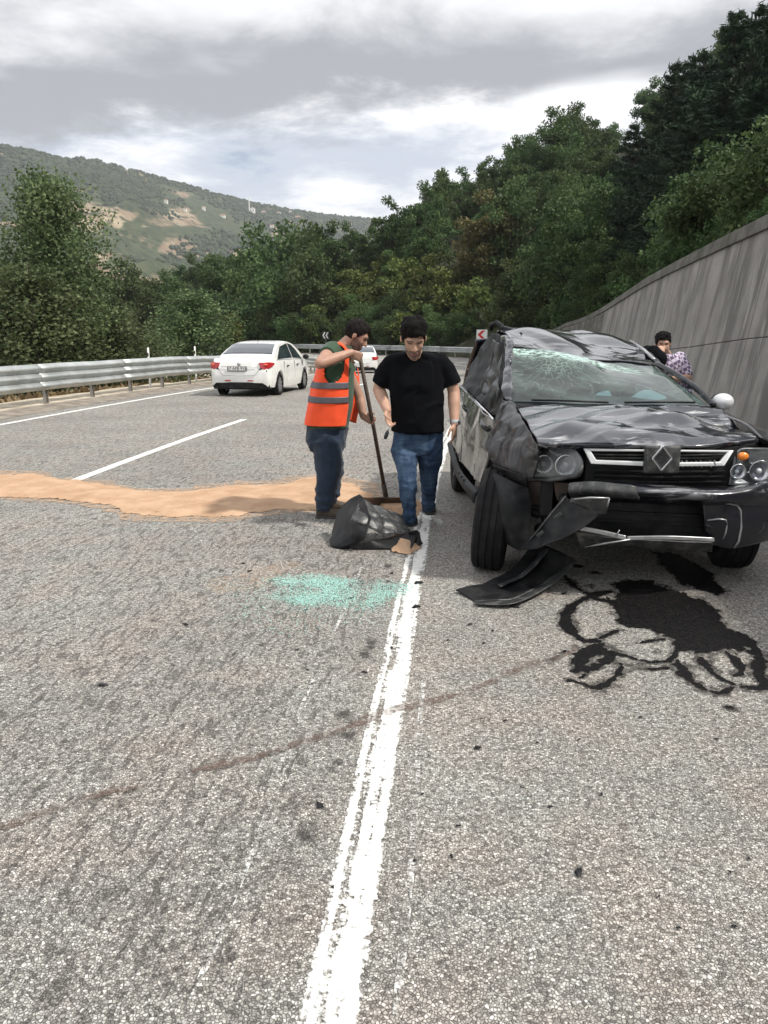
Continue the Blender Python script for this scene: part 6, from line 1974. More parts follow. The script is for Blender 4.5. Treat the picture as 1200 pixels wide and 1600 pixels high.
small = [(714, 1290, .016), (707, 1338, .02), (752, 1122, .012), (660, 1240, .012), (570, 1050, .02), (500, 1258, .03), (520, 1385, .016), (466, 1014, .02), (480, 1046, .018), (380, 880, .03), (390, 892, .034), (160, 1070, .03), (290, 975, .03), (366, 833, .03), (755, 1005, .022), (680, 970, .018), (700, 1000, .02), (770, 985, .02), (735, 975, .024), (860, 1260, .014), (1140, 1362, .018), (1170, 1340, .012), (1060, 1450, .016), (1148, 1447, .016), (840, 1160, .014), (905, 1155, .012), (1120, 1154, .014), (980, 1010, .01), (648, 1345, .014), (790, 1125, .02), (1000, 1120, .018), (670, 1180, .01), (940, 1240, .012), (548, 935, .03), (605, 908, .03), (612, 895, .028), (540, 968, .016), (1030, 1400, .01), (815, 1230, .01), (612, 1012, .02)]
for k, (px, py, sz_) in enumerate(small):
    o = add_obj("debris_fragment", CH[k % 7], None, WZ(px, py, .006)); o.scale = (sz_, sz_ * .8, sz_ * .35); o.rotation_euler = (0, 0, k * 2.3)
    tag(o, "tiny black chip " + ("on the shoulder " if px > 660 + (1000 - py) * .17 else "left of the edge line " ) + ("near the picture's bottom" if py > 1300 else "in the middle foreground" if py > 1100 else "ahead of the wreck's bumper" if px > 820 else "beside the green glass" if 400 < px < 640 and py > 900 else "between the glass and the torn bumper corner" if px >= 640 else "before the sand band"), "debris", "tiny chips strewn over the road")

# ================================================================== crumpled liner heaped on the road with sand in it, and the shovel
LB = WZ(590, 845, 0)
ln = empty("crumpled_liner", LB); tag(ln, "crumpled black plastic liner heaped on the road at the man's foot", "car part")
patch("upright_wall", [
    [wz(518, 832, .06), wz(528, 800, .20), wz(545, 780, .30), wz(560, 772, .335)],
    [wz(516, 850, .02), wz(534, 822, .14), wz(552, 800, .26), wz(568, 778, .34)],
    [wz(524, 856, .005), wz(546, 846, .07), wz(560, 825, .18), wz(573, 792, .30)],
    [wz(545, 858, .005), wz(560, 850, .06), wz(570, 838, .13), wz(577, 808, .25)]], M_trim, 40, 40, .008, (.014, 5, 201), raw=True, parent=ln, origin=LB)
patch("folded_flap", [
    [wz(562, 776, .33), wz(580, 784, .29), wz(602, 795, .22), wz(630, 806, .14)],
    [wz(556, 796, .28), wz(578, 802, .26), wz(604, 812, .19), wz(634, 820, .11)],
    [wz(548, 812, .22), wz(570, 818, .21), wz(602, 826, .15), wz(640, 830, .08)],
    [wz(552, 818, .17), wz(580, 828, .16), wz(610, 834, .11), wz(645, 834, .06)]], M_trimg, 50, 60, .008, (.016, 5.5, 203), raw=True, parent=ln, origin=LB, fold=(.010, (4, 9, 3), 5))
patch("lower_lip", [
    [wz(545, 850, .05), wz(580, 846, .06), wz(620, 838, .07), wz(655, 832, .10)],
    [wz(548, 858, .01), wz(590, 857, .012), wz(625, 858, .015), wz(640, 862, .012)]], M_trim, 16, 40, .008, (.008, 6, 205), raw=True, parent=ln, origin=LB)
patch("end_flap", [[wz(638, 832, .10), wz(650, 828, .13), wz(656, 832, .11)], [wz(642, 842, .05), wz(652, 838, .08), wz(658, 844, .05)], [wz(650, 856, .01), wz(656, 852, .02), wz(660, 850, .02)]], M_trim, 20, 20, .008, (.008, 6, 207), raw=True, parent=ln, origin=LB)
hp = [tuple(WZ(x, y, 0))[:2] for x, y in ((598, 852), (610, 840), (640, 836), (652, 846), (658, 858), (640, 868), (615, 862))]
mask_sheet("sand_heap", lambda x, y: poly_sd(x, y, hp) + .02 * n2(x, y, 12, 71), -.4, .5, 5.3, 6.4, .014, M_sand, .006, height=lambda x, y, f: np.clip(f, 0, .1) * .6, label="little heap of orange sand spilling from the crumpled liner", cat="sand", kind="stuff")
hp2 = [tuple(WZ(x, y, 0))[:2] for x, y in ((572, 788), (600, 783), (650, 783), (668, 790), (655, 806), (620, 812), (585, 804))]
mask_sheet("sand_heap", lambda x, y: poly_sd(x, y, hp2) + .03 * n2(x, y, 9, 73), -.6, .8, 6.2, 8.2, .018, M_sand, .006, height=lambda x, y, f: np.clip(f, 0, .12) * .5, label="small heap of orange sand in front of the shovel blade", cat="sand", kind="stuff")

M_wood = mat("dark_wood_handle", (.065, .042, .032), .6, vary=.3, vscale=14)
M_iron = mat("rusty_iron", (.085, .065, .052), .6, .5, vary=.35, vscale=12, dirt=(.18, .11, .07), dscale=9, damt=.6)
SH0 = W(562, 556, 6.86); SH1 = WZ(603, 776, .10)
so = empty("shovel", (SH1.x, SH1.y, 0)); tag(so, "long-handled flat shovel held by the worker in the orange vest", "shovel")
SO = so.location
mb = MB(); mb.tube([SH0 + (SH0 - SH1) * .012, SH0 * .5 + SH1 * .5 + Vector((.005, 0, 0)), SH1], [.017, .0175, .018], 12); mb.build("handle", M_wood, so, smooth=True, origin=SO)
mb = MB(); mb.tube([SH1 + (SH0 - SH1) * .10, SH1, SH1 + Vector((.012, .02, -.05))], [.022, .024, .02], 10); mb.build("socket", M_iron, so, smooth=True, origin=SO)
patch("blade", [[wz(568, 777, .135), wz(602, 777, .125), wz(650, 778, .115)], [wz(568, 787, .075), wz(602, 787, .06), wz(650, 787, .055)], [wz(566, 796, .02), wz(602, 796, .012), wz(652, 796, .012)]], M_iron, 14, 24, .006, (.002, 6, 209), raw=True, parent=so, origin=SO)
# ================================================================== people
def skin_mat(name, col):
    m, g, out = new_mat(name)
    tc = g.n('ShaderNodeTexCoord'); v = tc.outputs['Object']
    n = g.noise(v, 14, 4, .6)
    c = g.mix(g.step(n, .3, .7), tuple(x * .86 for x in col), tuple(min(1, x * 1.1) for x in col))
    p = pbsdf(g, c, .5, spec=.4, normal=bump(g, g.noise(v, 160, 3, .6), .15, .003), sub=.08)
    g.link(p.outputs[0], out.inputs[0])
    return m
M_skin = skin_mat("tanned_skin", (.50, .30, .215))
M_skin2 = skin_mat("reddish_tanned_skin", (.40, .23, .165))
M_stub = mat("dark_stubble", (.17, .11, .085), .75, vary=.3, vscale=60)
M_lip = mat("lips", (.33, .13, .11), .5)
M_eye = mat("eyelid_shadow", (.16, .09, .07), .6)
M_hair = mat("black_hair", (.0065, .0055, .0055), .8, spec=.12, vary=.4, vscale=40, bscale=90, bstr=.8, bdist=.01)
M_hair2 = mat("dark_brown_hair", (.013, .0105, .010), .8, spec=.12, vary=.4, vscale=40, bscale=90, bstr=.8, bdist=.01)
def cloth(name, col, bsc=55, rough=.9, vary=.16):
    return mat(name, col, rough, vary=vary, vscale=5, bscale=bsc, bstr=.25, bdist=.004, sheen=.15, spec=.2)
M_tee = mat("black_cotton", (.0055, .006, .0075), .95, vary=.2, vscale=5, bscale=55, bstr=.25, bdist=.004, spec=.08)
def denim(name, dark, faded):
    m, g, out = new_mat(name)
    tc = g.n('ShaderNodeTexCoord'); v = tc.outputs['Object']
    a = g.noise(g.scale(v, (9, 9, 2.5)), 1.0, 5, .65); b = g.noise(g.scale(v, (14, 14, 40)), 1.0, 3, .6)
    c = g.mix(g.step(g.math('ADD', g.math('MULTIPLY', a, .7), g.math('MULTIPLY', b, .3)), .38, .66), dark, faded)
    p = pbsdf(g, c, .9, spec=.15, normal=bump(g, g.noise(v, 300, 2, .6), .3, .002)); g.link(p.outputs[0], out.inputs[0])
    return m
M_jean = denim("blue_denim", (.022, .042, .085), (.075, .12, .19))
M_jean2 = cloth("dark_denim", (.022, .034, .056), 90)
M_green = cloth("dark_green_cotton", (.04, .075, .045))
M_vest = cloth("orange_vest", (.90, .095, .028), 30, .75, .08)
M_band = mat("grey_reflective_band", (.10, .10, .115), .5, .1, vary=.2)
M_shoe = mat("black_shoe", (.014, .014, .016), .6, vary=.3)
M_sole = mat("shoe_sole", (.05, .05, .05), .8)
M_bshoe = mat("brown_work_shoe", (.06, .045, .032), .75, vary=.35)

def vec(a): return Vector(a)
def hand_frame(d, palm):
    d = Vector(d).normalized(); palm = Vector(palm)
    palm = (palm - d * palm.dot(d)).normalized()
    side = d.cross(palm)
    return d, palm, side
def add_hand(mb, wrist, d, palm, curl, mir, s=1.0, thumb_curl=.5):
    """palm and five fingers; d points from the wrist to the knuckles, palm is the palm's facing, mir puts the thumb on one side"""
    d, palm, side = hand_frame(d, palm)
    side = side * mir
    w = Vector(wrist)
    L = .095 * s
    mb.loft([(w, side * .026 * s, palm * .019 * s), (w + d * L * .5, side * .038 * s, palm * .017 * s), (w + d * L, side * .040 * s, palm * .014 * s)], 14, 2.6)
    for k, (o, ln, r) in enumerate(((.030, .070, .0092), (.010, .078, .0096), (-.010, .072, .0092), (-.029, .056, .0082))):
        p = w + d * L * .93 + side * o * s
        dirv = d.copy()
        pts = [p]; rad = [r * s * 1.05]
        for j, f in enumerate((.44, .32, .24)):
            c = curl[k] if hasattr(curl, '__len__') else curl
            ang = c * (.75 if j == 0 else 1.0)
            dirv = (dirv * math.cos(ang) + palm * math.sin(ang)).normalized() if j == 0 else (dirv * math.cos(ang) + (palm - dirv * palm.dot(dirv)).normalized() * math.sin(ang)).normalized() if (palm - dirv * palm.dot(dirv)).length > .05 else (dirv * math.cos(ang) - d * math.sin(ang)).normalized()
            pts.append(pts[-1] + dirv * ln * s * f); rad.append(r * s * (1 - .1 * (j + 1)))
        mb.chain(pts, rad, 8)
    p = w + d * L * .22 + side * .026 * s
    t1 = p + (d * .55 + side * .75 + palm * .25).normalized() * .040 * s
    t2 = t1 + (d * .85 + side * .15 + palm * thumb_curl).normalized() * .032 * s
    t3 = t2 + (d * .85 - side * .2 + palm * thumb_curl).normalized() * .026 * s
    mb.chain([p, t1, t2, t3], [.0135 * s, .012 * s, .0105 * s, .009 * s], 8)

class Head:
    """head frame: f forward (nose), u up (crown), r to the person's left"""
    def __init__(self, c, f, u, s=1.0):
        self.c = Vector(c); self.f = Vector(f).normalized()
        u = Vector(u); self.u = (u - self.f * u.dot(self.f)).normalized()
        self.r = self.u.cross(self.f).normalized(); self.s = s
        self.R = Matrix((self.r, self.f, self.u)).transposed()
    def p(self, x, y, z):
        return self.c + (self.r * x + self.f * y + self.u * z) * self.s
    def local(self, V):
        Q = (np.asarray(V) - np.array(tuple(self.c)))
        return np.stack([Q @ np.array(tuple(self.r)), Q @ np.array(tuple(self.f)), Q @ np.array(tuple(self.u))], 1) / self.s
    def solid(self, mb):
        R, s = self.R, self.s
        mb.ellipsoid(self.p(0, -.012, .035), (.076 * s, .096 * s, .088 * s), R, 24, 16)
        mb.loft([(self.p(0, .030, .050), self.r * .064 * s, self.f * .056 * s), (self.p(0, .034, .010), self.r * .066 * s, self.f * .058 * s), (self.p(0, .034, -.035), self.r * .060 * s, self.f * .055 * s),
                 (self.p(0, .034, -.075), self.r * .049 * s, self.f * .050 * s), (self.p(0, .038, -.108), self.r * .031 * s, self.f * .042 * s), (self.p(0, .042, -.120), self.r * .014 * s, self.f * .022 * s)], 22, 2.3)
        mb.capsule(self.p(0, .088, .012), self.p(0, .108, -.028), .008 * s, .0135 * s, 10)
        for k in (-1, 1):
            mb.capsule(self.p(k * .008, .094, -.033), self.p(k * .014, .088, -.034), .009 * s, .008 * s, 8)
            mb.capsule(self.p(k * .012, .090, .028), self.p(k * .048, .078, .030), .010 * s, .009 * s, 8)
            mb.ellipsoid(self.p(k * .080, -.006, -.005), (.010 * s, .019 * s, .033 * s), self.R, 12, 8)
            mb.ellipsoid(self.p(k * .038, .066, -.022), (.020 * s, .016 * s, .018 * s), self.R, 10, 8)
        mb.capsule(self.p(-.018, .088, -.064), self.p(.018, .088, -.064), .0075 * s, .0075 * s, 8)
        mb.capsule(self.p(-.014, .086, -.076), self.p(.014, .086, -.076), .0085 * s, .0085 * s, 8)
        mb.ellipsoid(self.p(0, .076, -.105), (.020 * s, .014 * s, .014 * s), self.R, 12, 8)
    def carve(self, V):
        """eye sockets, mouth line"""
        L = self.local(V)
        D = np.zeros(len(L))
        for k in (-1, 1):
            e = ((L[:, 0] - k * .031) / .017) ** 2 + ((L[:, 2] - .010) / .011) ** 2
            D += .010 * np.exp(-e) * (L[:, 1] > .04)
        D += .004 * np.exp(-((L[:, 2] + .070) / .003) ** 2 - (L[:, 0] / .022) ** 2) * (L[:, 1] > .06)
        return V - D[:, None] * self.s * np.array(tuple(self.f))
    def face_index(self, C, beard):
        """material slots: 0 skin, 1 stubble, 2 lips, 3 eye"""
        L = self.local(C)
        idx = np.zeros(len(L), dtype=np.int32)
        front = L[:, 1] > .045
        if beard:
            jaw = (L[:, 2] < -.045 - .25 * np.clip(.06 - np.abs(L[:, 0]), -.05, .03)) & (L[:, 2] > -.135) & (L[:, 1] > -.005)
            side = (np.abs(L[:, 0]) > .048) & (L[:, 2] < -.015) & (L[:, 2] > -.13) & (L[:, 1] > -.004) & (L[:, 1] < .06)
            mou = (np.abs(L[:, 0]) < .032) & (np.abs(L[:, 2] + .051) < .0075) & front
            idx[jaw | side | mou] = 1
        lip = (np.abs(L[:, 0]) < .022) & (np.abs(L[:, 2] + .069) < .009) & (L[:, 1] > .075)
        idx[lip] = 2
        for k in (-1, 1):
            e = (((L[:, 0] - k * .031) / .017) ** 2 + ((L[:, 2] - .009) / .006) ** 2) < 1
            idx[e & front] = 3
            b = (np.abs(L[:, 0] - k * .033) < .021) & (np.abs(L[:, 2] - .031 + .05 * np.abs(np.abs(L[:, 0]) - .03)) < .0055) & front
            idx[b] = 1
        return idx
    def hair(self, mb_mat, parent, origin, front=.062, top=.012, low=-.03, quiff=0.0, seed=3, thin=0.0):
        """shell of hair over crown, sides and nape"""
        n, m = 56, 40
        V = []; keep = []
        for j in range(m + 1):
            t = -.5 * math.pi + math.pi * j / m
            for k in range(n):
                a = 2 * math.pi * k / n
                x, y, z = math.cos(t) * math.cos(a), math.cos(t) * math.sin(a), math.sin(t)
                V.append((x * .0795, -.012 + y * .0985, .035 + z * .0915))
        V = np.array(V)
        nr = (V - np.array([0, -.012, .035])); nr /= np.linalg.norm(nr, axis=1, keepdims=True)
        nn = fbm(V * 38, seed, 3)
        up = sstep(V[:, 2], .03, .11); fw = sstep(V[:, 1], .0, .07)
        V2 = V + nr * ((.002 + top * up * (1 + .6 * nn) + quiff * up * fw) + .004 * nn)[:, None]
        # hairline: high on the forehead, down before the ears, to the nape behind
        ang = np.arctan2(np.abs(V[:, 0]), V[:, 1])              # 0 front .. pi back
        line = .006 * fbm(V * 55, seed + 4, 2) + np.interp(ang, [0, .55, .85, 1.25, 1.6, 1.9, 2.4, 3.15], [front, front - .002, front - .028, -.005, .000, low - .005, low - .02, low - .025])
        ok = V[:, 2] > line + .006 * nn
        F = grid_faces(m + 1, n)
        F2 = [(j * n + k, j * n + (k + 1) % n, (j + 1) * n + (k + 1) % n, (j + 1) * n + k) for j in range(m) for k in range(n)]
        F2 = [f for f in F2 if ok[list(f)].sum() >= 3]
        Wd = np.array(tuple(self.c)) + self.s * (V2[:, :1] * np.array(tuple(self.r)) + V2[:, 1:2] * np.array(tuple(self.f)) + V2[:, 2:] * np.array(tuple(self.u)))
        mb = MB(); mb.add([tuple(p) for p in Wd], F2)
        o = mb.build("hair", mb_mat, parent, smooth=True, origin=origin, fixn=False, thick=.006)
        return o

def skin_body(mb, head, mats, beard, parent, origin, name="body", voxel=.0065):
    V, Nn, F = remesh(mb, voxel, 3)
    V = head.carve(V)
    me = make_mesh(name, V - np.array(tuple(origin)), F, mats, True)
    C = np.array([V[list(f)].mean(0) for f in F])
    L = head.local(C)
    idx = np.zeros(len(F), dtype=np.int32)
    sel = np.linalg.norm(L, axis=1) < .2
    idx[sel] = head.face_index(C[sel], beard)
    me.polygons.foreach_set('material_index', idx)
    return add_obj(name, me, parent)

def garment(mb, mt, name, parent, origin, wr=(.006, 9, 1), stretch=(1, 1, 1), voxel=.009, smooth_it=5, extra=None):
    """remeshed cloth with folds"""
    V, Nn, F = remesh(mb, voxel, smooth_it)
    amp, sc, sd = wr
    q = V * np.array(stretch) * sc
    h = amp * (.8 * ridged(q + .5 * fbm(V * 4, sd + 5, 2)[:, None], sd, 2) + .6 * fbm(q * .6, sd + 2, 2))
    if extra is not None: h = h + extra(V)
    V = V + Nn * h[:, None]
    me = make_mesh(name, V - np.array(tuple(origin)), F, mt, True)
    return add_obj(name, me, parent)

def shoe(heel, toe, mt, sole, parent, origin, h=.095, w=.048, lift=0.0):
    """heel and toe on the ground"""
    a, b = Vector(heel), Vector(toe)
    d = (b - a); L = d.length; d.normalize()
    up = Vector((0, 0, 1)); sd = d.cross(up).normalized(); up2 = sd.cross(d)
    mb = MB()
    P = lambda t, z: a + d * L * t + up2 * z
    mb.loft([(P(.00, .045), sd * w * .62, up2 * .036), (P(.12, .052), sd * w * .80, up2 * .048), (P(.35, .056), sd * w * .82, up2 * .052), (P(.55, .045), sd * w * .95, up2 * .040), (P(.80, .034), sd * w * 1.02, up2 * .029), (P(.96, .028), sd * w * .75, up2 * .022), (P(1.0, .026), sd * w * .4, up2 * .014)], 18, 2.6)
    mb.tube([P(.16, .06), P(.17, h + .02)], [.044, .042], 14)
    V, Nn, F = remesh(mb, .006, 3)
    o = add_obj("shoe", make_mesh("shoe", V - np.array(tuple(origin)), F, mt, True), parent)
    mb = MB(); mb.loft([(P(-.02, .012), sd * w * .70, up2 * .012), (P(.3, .011), sd * w * .85, up2 * .011), (P(.75, .010), sd * w * 1.08, up2 * .010), (P(1.02, .012), sd * w * .6, up2 * .011)], 18, 3)
    mb.build("sole", sole, o, smooth=True, origin=origin)
    return o

# ------------------------------------------------------------------ the man in the black T-shirt, walking towards the camera
def man_in_black():
    og = Vector((W(655, 700, 6.5).x, 6.55, 0))
    o = empty("person", og)
    tag(o, "person in black T-shirt and blue jeans walking with head bowed, keys in hand", "person")
    Y = 6.42
    X = Vector((1, 0, 0)); B = Vector((0, 1, 0)); Z = Vector((0, 0, 1))
    hd_ = Head(W(646, 529, 6.22), (.08, -.87, -.50), (0.02, -.5, .87), 1.13)
    chest = W(650, 590, Y); pelvis = W(653, 690, 6.50)
    neck = W(649, 552, 6.36)
    shl = W(607, 562, 6.42); shr = W(694, 560, 6.42)
    ell = W(592, 608, 6.50); elr = W(709, 612, 6.46)
    wrl = W(605, 641, 6.27); wrr = W(710, 662, 6.36)
    hipl, hipr = W(632, 700, 6.48), W(673, 700, 6.50)
    knl, knr = W(636, 742, 6.36), W(671, 742, 6.58)
    anl, anr = WZ(640, 812, .10), WZ(669, 793, .11)
    # body
    mb = MB()
    hd_.solid(mb)
    mb.capsule(hd_.p(0, -.015, -.05), neck + Vector((0, .02, -.03)), .058, .064, 16)
    mb.loft([(W(649, 553, 6.40), X * .10, B * .07), (W(649, 566, 6.42), X * .19, B * .09), (chest, X * .185, B * .105), (W(652, 640, 6.46), X * .17, B * .11), (W(653, 690, 6.5), X * .17, B * .11)], 24)
    for sh, el, wr in ((shl, ell, wrl), (shr, elr, wrr)):
        mb.chain([sh, sh.lerp(el, .5), el, el.lerp(wr, .35), wr], [.028, .044, .050, .050, .033], 14)
    for hp_, kn, an in ((hipl, knl, anl), (hipr, knr, anr)):
        mb.chain([hp_, kn, kn.lerp(an, .6)], [.06, .038, .03], 14)
    add_hand(mb, wrl, (.10, -.25, -.95), (.75, -.45, .1), (.5, .7, .85, 1.0), 1, 1.02, .8)
    add_hand(mb, wrr, (-.01, -.15, -1), (-.75, .35, 0), (.25, .3, .38, .45), -1, 1.02, .3)
    skin_body(mb, hd_, [M_skin, M_stub, M_lip, M_eye], True, o, og)
    hd_.hair(M_hair, o, og, front=.060, top=.018, quiff=.014, seed=5)
    # T-shirt
    mb = MB()
    mb.loft([(W(649, 549, 6.38), X * .075, B * .07), (W(649, 553, 6.39), X * .135, B * .085), (W(649.5, 560, 6.41), X * .205, B * .10), (W(650, 575, 6.42), X * .222, B * .118), (W(651, 600, 6.42), X * .214, B * .13), (W(652, 635, 6.44), X * .208, B * .135), (W(653, 660, 6.46), X * .210, B * .138), (W(653, 674, 6.47), X * .213, B * .142)], 30, 2.5)
    for sh, el, wx in ((shl + Vector((.03, 0, .0)), ell, 1), (shr + Vector((-.03, 0, .0)), elr, -1)):
        e2 = sh.lerp(el, .80)
        mb.chain([sh + Vector((wx * .06, 0, -.02)), sh + Vector((0, 0, -.035)), sh.lerp(e2, .4)], [.072, .074, .078], 16)
        mb.tube([sh.lerp(e2, .3), sh.lerp(e2, .7), e2], [.080, .079, .080], 16)
    garment(mb, M_tee, "t_shirt", o, og, (.011, 5, 3), (1, 1, .5), smooth_it=9)
    # jeans
    mb = MB()
    mb.loft([(W(653, 668, 6.48), X * .190, B * .115), (W(653, 682, 6.49), X * .203, B * .125), (W(653, 700, 6.50), X * .205, B * .13), (W(653, 708, 6.50), X * .17, B * .11)], 26)
    mb.chain([hipl, hipl.lerp(knl, .5), knl, knl.lerp(anl, .4), anl + Vector((0, .02, .012))], [.105, .094, .073, .065, .054], 18)
    mb.chain([hipr, hipr.lerp(knr, .5), knr, knr.lerp(anr, .4), anr + Vector((0, .02, .015))], [.105, .092, .072, .063, .053], 18)
    bunch = lambda V: .006 * np.sin(V[:, 2] * 95 + 3 * fbm(V * 9, 3, 2)) * sstep(V[:, 2], .34, .12)
    garment(mb, M_jean, "jeans", o, og, (.009, 8, 9), (1, 1, 1.3), extra=bunch, smooth_it=4)
    ha = WZ(640, 813, 0); hb = WZ(669, 797, 0)
    shoe((ha.x, ha.y + .06, .0), (ha.x + .012, ha.y - .23, .0), M_shoe, M_sole, o, og, h=.135, w=.056)
    shoe((hb.x, hb.y + .06, .035), (hb.x + .005, hb.y - .22, .004), M_shoe, M_sole, o, og, h=.135, w=.056)
    mb = MB()
    for k in range(3): mb.bar((ha.x - .02, ha.y - .07 - k * .03, .098 - k * .012), (ha.x + .045, ha.y - .08 - k * .03, .094 - k * .012), .007, .006)
    mb.build("shoe_stripes", M_white, o, origin=og)
    # watch
    d = (wrr - elr).normalized(); c = wrr - d * .012
    mb = MB(); mb.tube([c - d * .012, c + d * .012], [.037, .0365], 18); wo_ = mb.build("watch_strap", M_satin, o, smooth=True, origin=og, sharp=40)
    mb = MB(); mb.box(c + Vector((.030, -.022, 0)), (.034, .018, .036), Matrix.Rotation(R_(40), 3, 'Z')); mb.build("watch_case", M_chrome, wo_, origin=og, bevel=.006)
    # keys dangling from the hand: a thing of their own
    kp = W(607, 668, 6.2)
    ko = empty("car_key", kp - Vector((0, 0, .07))); tag(ko, "black car key dangling from the hand of the person in black", "key")
    KO = ko.location
    mb = MB(); mb.loft([(W(606, 672, 6.2), (.006, 0, 0), (0, .006, 0)), (W(605, 676, 6.2), (.015, 0, 0), (0, .008, 0)), (W(603, 682, 6.2), (.017, 0, 0), (0, .008, 0)), (W(602, 686, 6.2), (.010, 0, 0), (0, .007, 0))], 12); mb.build("fob", M_black, ko, smooth=True, origin=KO)
    mb = MB(); mb.tube([W(608, 662, 6.2), W(608, 668, 6.2), W(606, 673, 6.2)], .003, 6); mb.build("ring", M_chrome, ko, smooth=True, origin=KO)
man_in_black()

# ------------------------------------------------------------------ the road worker, seen from his right side
def worker():
    Yw = 6.92
    og = Vector((W(512, 700, Yw).x, Yw, 0))
    o = empty("person", og)
    tag(o, "person in orange reflective vest and dark trousers leaning on a long shovel", "person")
    F_ = Vector((1, 0, 0)); Lf = Vector((0, 1, 0))        # forward, his left
    hd_ = Head(W(557, 525, 6.94), (.84, -.10, -.50), (.50, 0, .86), 1.0)
    neck = W(538, 541, 6.94)
    shr = W(517, 549, 6.76); shl = W(530, 556, 7.10)
    elr = W(500, 568, 6.52); wrr = W(549, 551, 6.66)
    ell = W(562, 622, 7.10)
    # left hand holds the handle lower down
    gr1 = SH0.lerp(SH1, .44); gr0 = SH0.lerp(SH1, .035)
    wrl = gr1 + Vector((-.075, .02, .035))
    hipr, hipl = W(511, 690, 6.82), W(512, 690, 7.02)
    knr, knl = W(513, 738, 6.80), W(519, 738, 7.05)
    anr, anl = W(507, 793, 6.80), W(516, 790, 7.08)
    anr.z = .1; anl.z = .1
    mb = MB()
    hd_.solid(mb)
    mb.capsule(hd_.p(0, -.025, -.05), neck, .058, .064, 16)
    mb.loft([(W(533, 545, Yw), Lf * .10, F_ * .07), (W(526, 560, Yw), Lf * .19, F_ * .11), (W(521, 600, Yw), Lf * .18, F_ * .13), (W(516, 650, Yw), Lf * .17, F_ * .14), (W(512, 690, Yw), Lf * .16, F_ * .13)], 24)
    mb.chain([shr, shr.lerp(elr, .5), elr, elr.lerp(wrr, .35), wrr], [.058, .056, .046, .047, .031], 14)
    mb.chain([shl, shl.lerp(ell, .5), ell, ell.lerp(wrl, .35), wrl], [.058, .055, .045, .044, .030], 14)
    for a_, b_, c_ in ((hipr, knr, anr), (hipl, knl, anl)):
        mb.chain([a_, b_, c_], [.08, .05, .04], 12)
    d = (gr0 - wrr); add_hand(mb, wrr, (.72, .34, -.38), (.30, .75, -.2), (1.15, 1.2, 1.25, 1.25), -1, 1.02, .9)
    add_hand(mb, wrl, (.9, -.12, -.35), (.05, -.85, .1), (1.2, 1.2, 1.25, 1.25), -1, 1.02, .9)
    skin_body(mb, hd_, [M_skin2, M_stub, M_lip, M_eye], True, o, og)
    hd_.hair(M_hair2, o, og, front=.074, top=.008, quiff=.0, seed=9)
    # dark green T-shirt
    secs = [(W(535, 541, Yw), .085, .075), (W(532, 546, Yw), .15, .095), (W(528, 556, Yw), .205, .125), (W(525, 575, Yw), .215, .150), (W(521, 605, Yw), .215, .172), (W(518, 635, Yw), .212, .182), (W(514.5, 655, Yw), .208, .180), (W(513, 667, Yw), .205, .176)]
    mb = MB()
    mb.loft([(c, Lf * a_, F_ * b_) for c, a_, b_ in secs], 30, 2.4)
    for sh, el in ((shr + Vector((.01, .03, .0)), elr), (shl, ell)):
        e2 = sh.lerp(el, .42)
        mb.chain([sh, sh.lerp(e2, .5)], [.082, .080], 16); mb.tube([sh.lerp(e2, .4), e2], [.080, .078], 16)
    garment(mb, M_green, "t_shirt", o, og, (.006, 6, 13), (1, 1, .6))
    # open orange vest: shell round the back and sides, gap in front, arm holes
    C = np.array([tuple(c) for c, _, _ in secs]); A = np.array([[a_, b_] for _, a_, b_ in secs])
    zt = np.linspace(0.6, 6.62, 64)
    def shell(t0, t1, a0, a1, scl, n, m, hole=True):
        tt = np.linspace(t0, t1, n); aa = np.linspace(a0, a1, m)
        V = []; ok = []
        cc = np.stack([np.interp(tt, np.arange(len(C)), C[:, k]) for k in range(3)], 1); ab = np.stack([np.interp(tt, np.arange(len(C)), A[:, k]) for k in range(2)], 1)
        for i in range(n):
            fl = 1 + .05 * max(0, (tt[i] - 3) / 3.6)
            for j in range(m):
                ct, st = math.cos(aa[j]), math.sin(aa[j])
                x = math.copysign(abs(ct) ** (2 / 2.4), ct) * ab[i, 1] * scl * fl; y = math.copysign(abs(st) ** (2 / 2.4), st) * ab[i, 0] * scl * fl
                V.append((cc[i, 0] + x, cc[i, 1] + y, cc[i, 2])); 
                near = 0
                if hole:
                    dz = cc[i, 2] - (C[2, 2] - .06); 
                    for sgn in (1, -1):
                        da = (aa[j] - (math.pi - sgn * math.pi / 2)) * .2
                        near = max(near, 1 if (da / .085) ** 2 + (dz / .150) ** 2 < 1 else 0)
                ok.append(not near)
        V = np.array(V); ok = np.array(ok)
        V += (np.stack([fbm(V * np.array([5, 5, 2.5]), 81, 3), fbm(V * np.array([5, 5, 2.5]), 82, 3), 0 * V[:, 0]], 1)) * .011
        Fq = grid_faces(n, m); Fq = Fq[ok[Fq].sum(1) >= 3]
        return V, Fq
    # angle 0 = forward; run from his right-front round the back to his left-front
    a0, a1 = R_(360 - 48), R_(52)
    V, Fq = shell(.9, 6.55, a0, a1, 1.085, 70, 80)
    vo_ = add_obj("vest", make_mesh("vest", V - np.array(tuple(og)), Fq, M_vest, True), o); finish(vo_, thick=.006, toff=1)
    zs = C[:, 2]
    tz = lambda z: float(np.interp(-z, -zs, np.arange(len(zs))))
    for py in (602.5, 625):
        z = W(515, py, Yw - .2).z
        V, Fq = shell(tz(z + .026), tz(z - .026), a0 - .01, a1 + .01, 1.105, 8, 90, False)
        bo = add_obj("reflective_band", make_mesh("reflective_band", V - np.array(tuple(og)), Fq, M_band, True), vo_); finish(bo, thick=.008, toff=1)
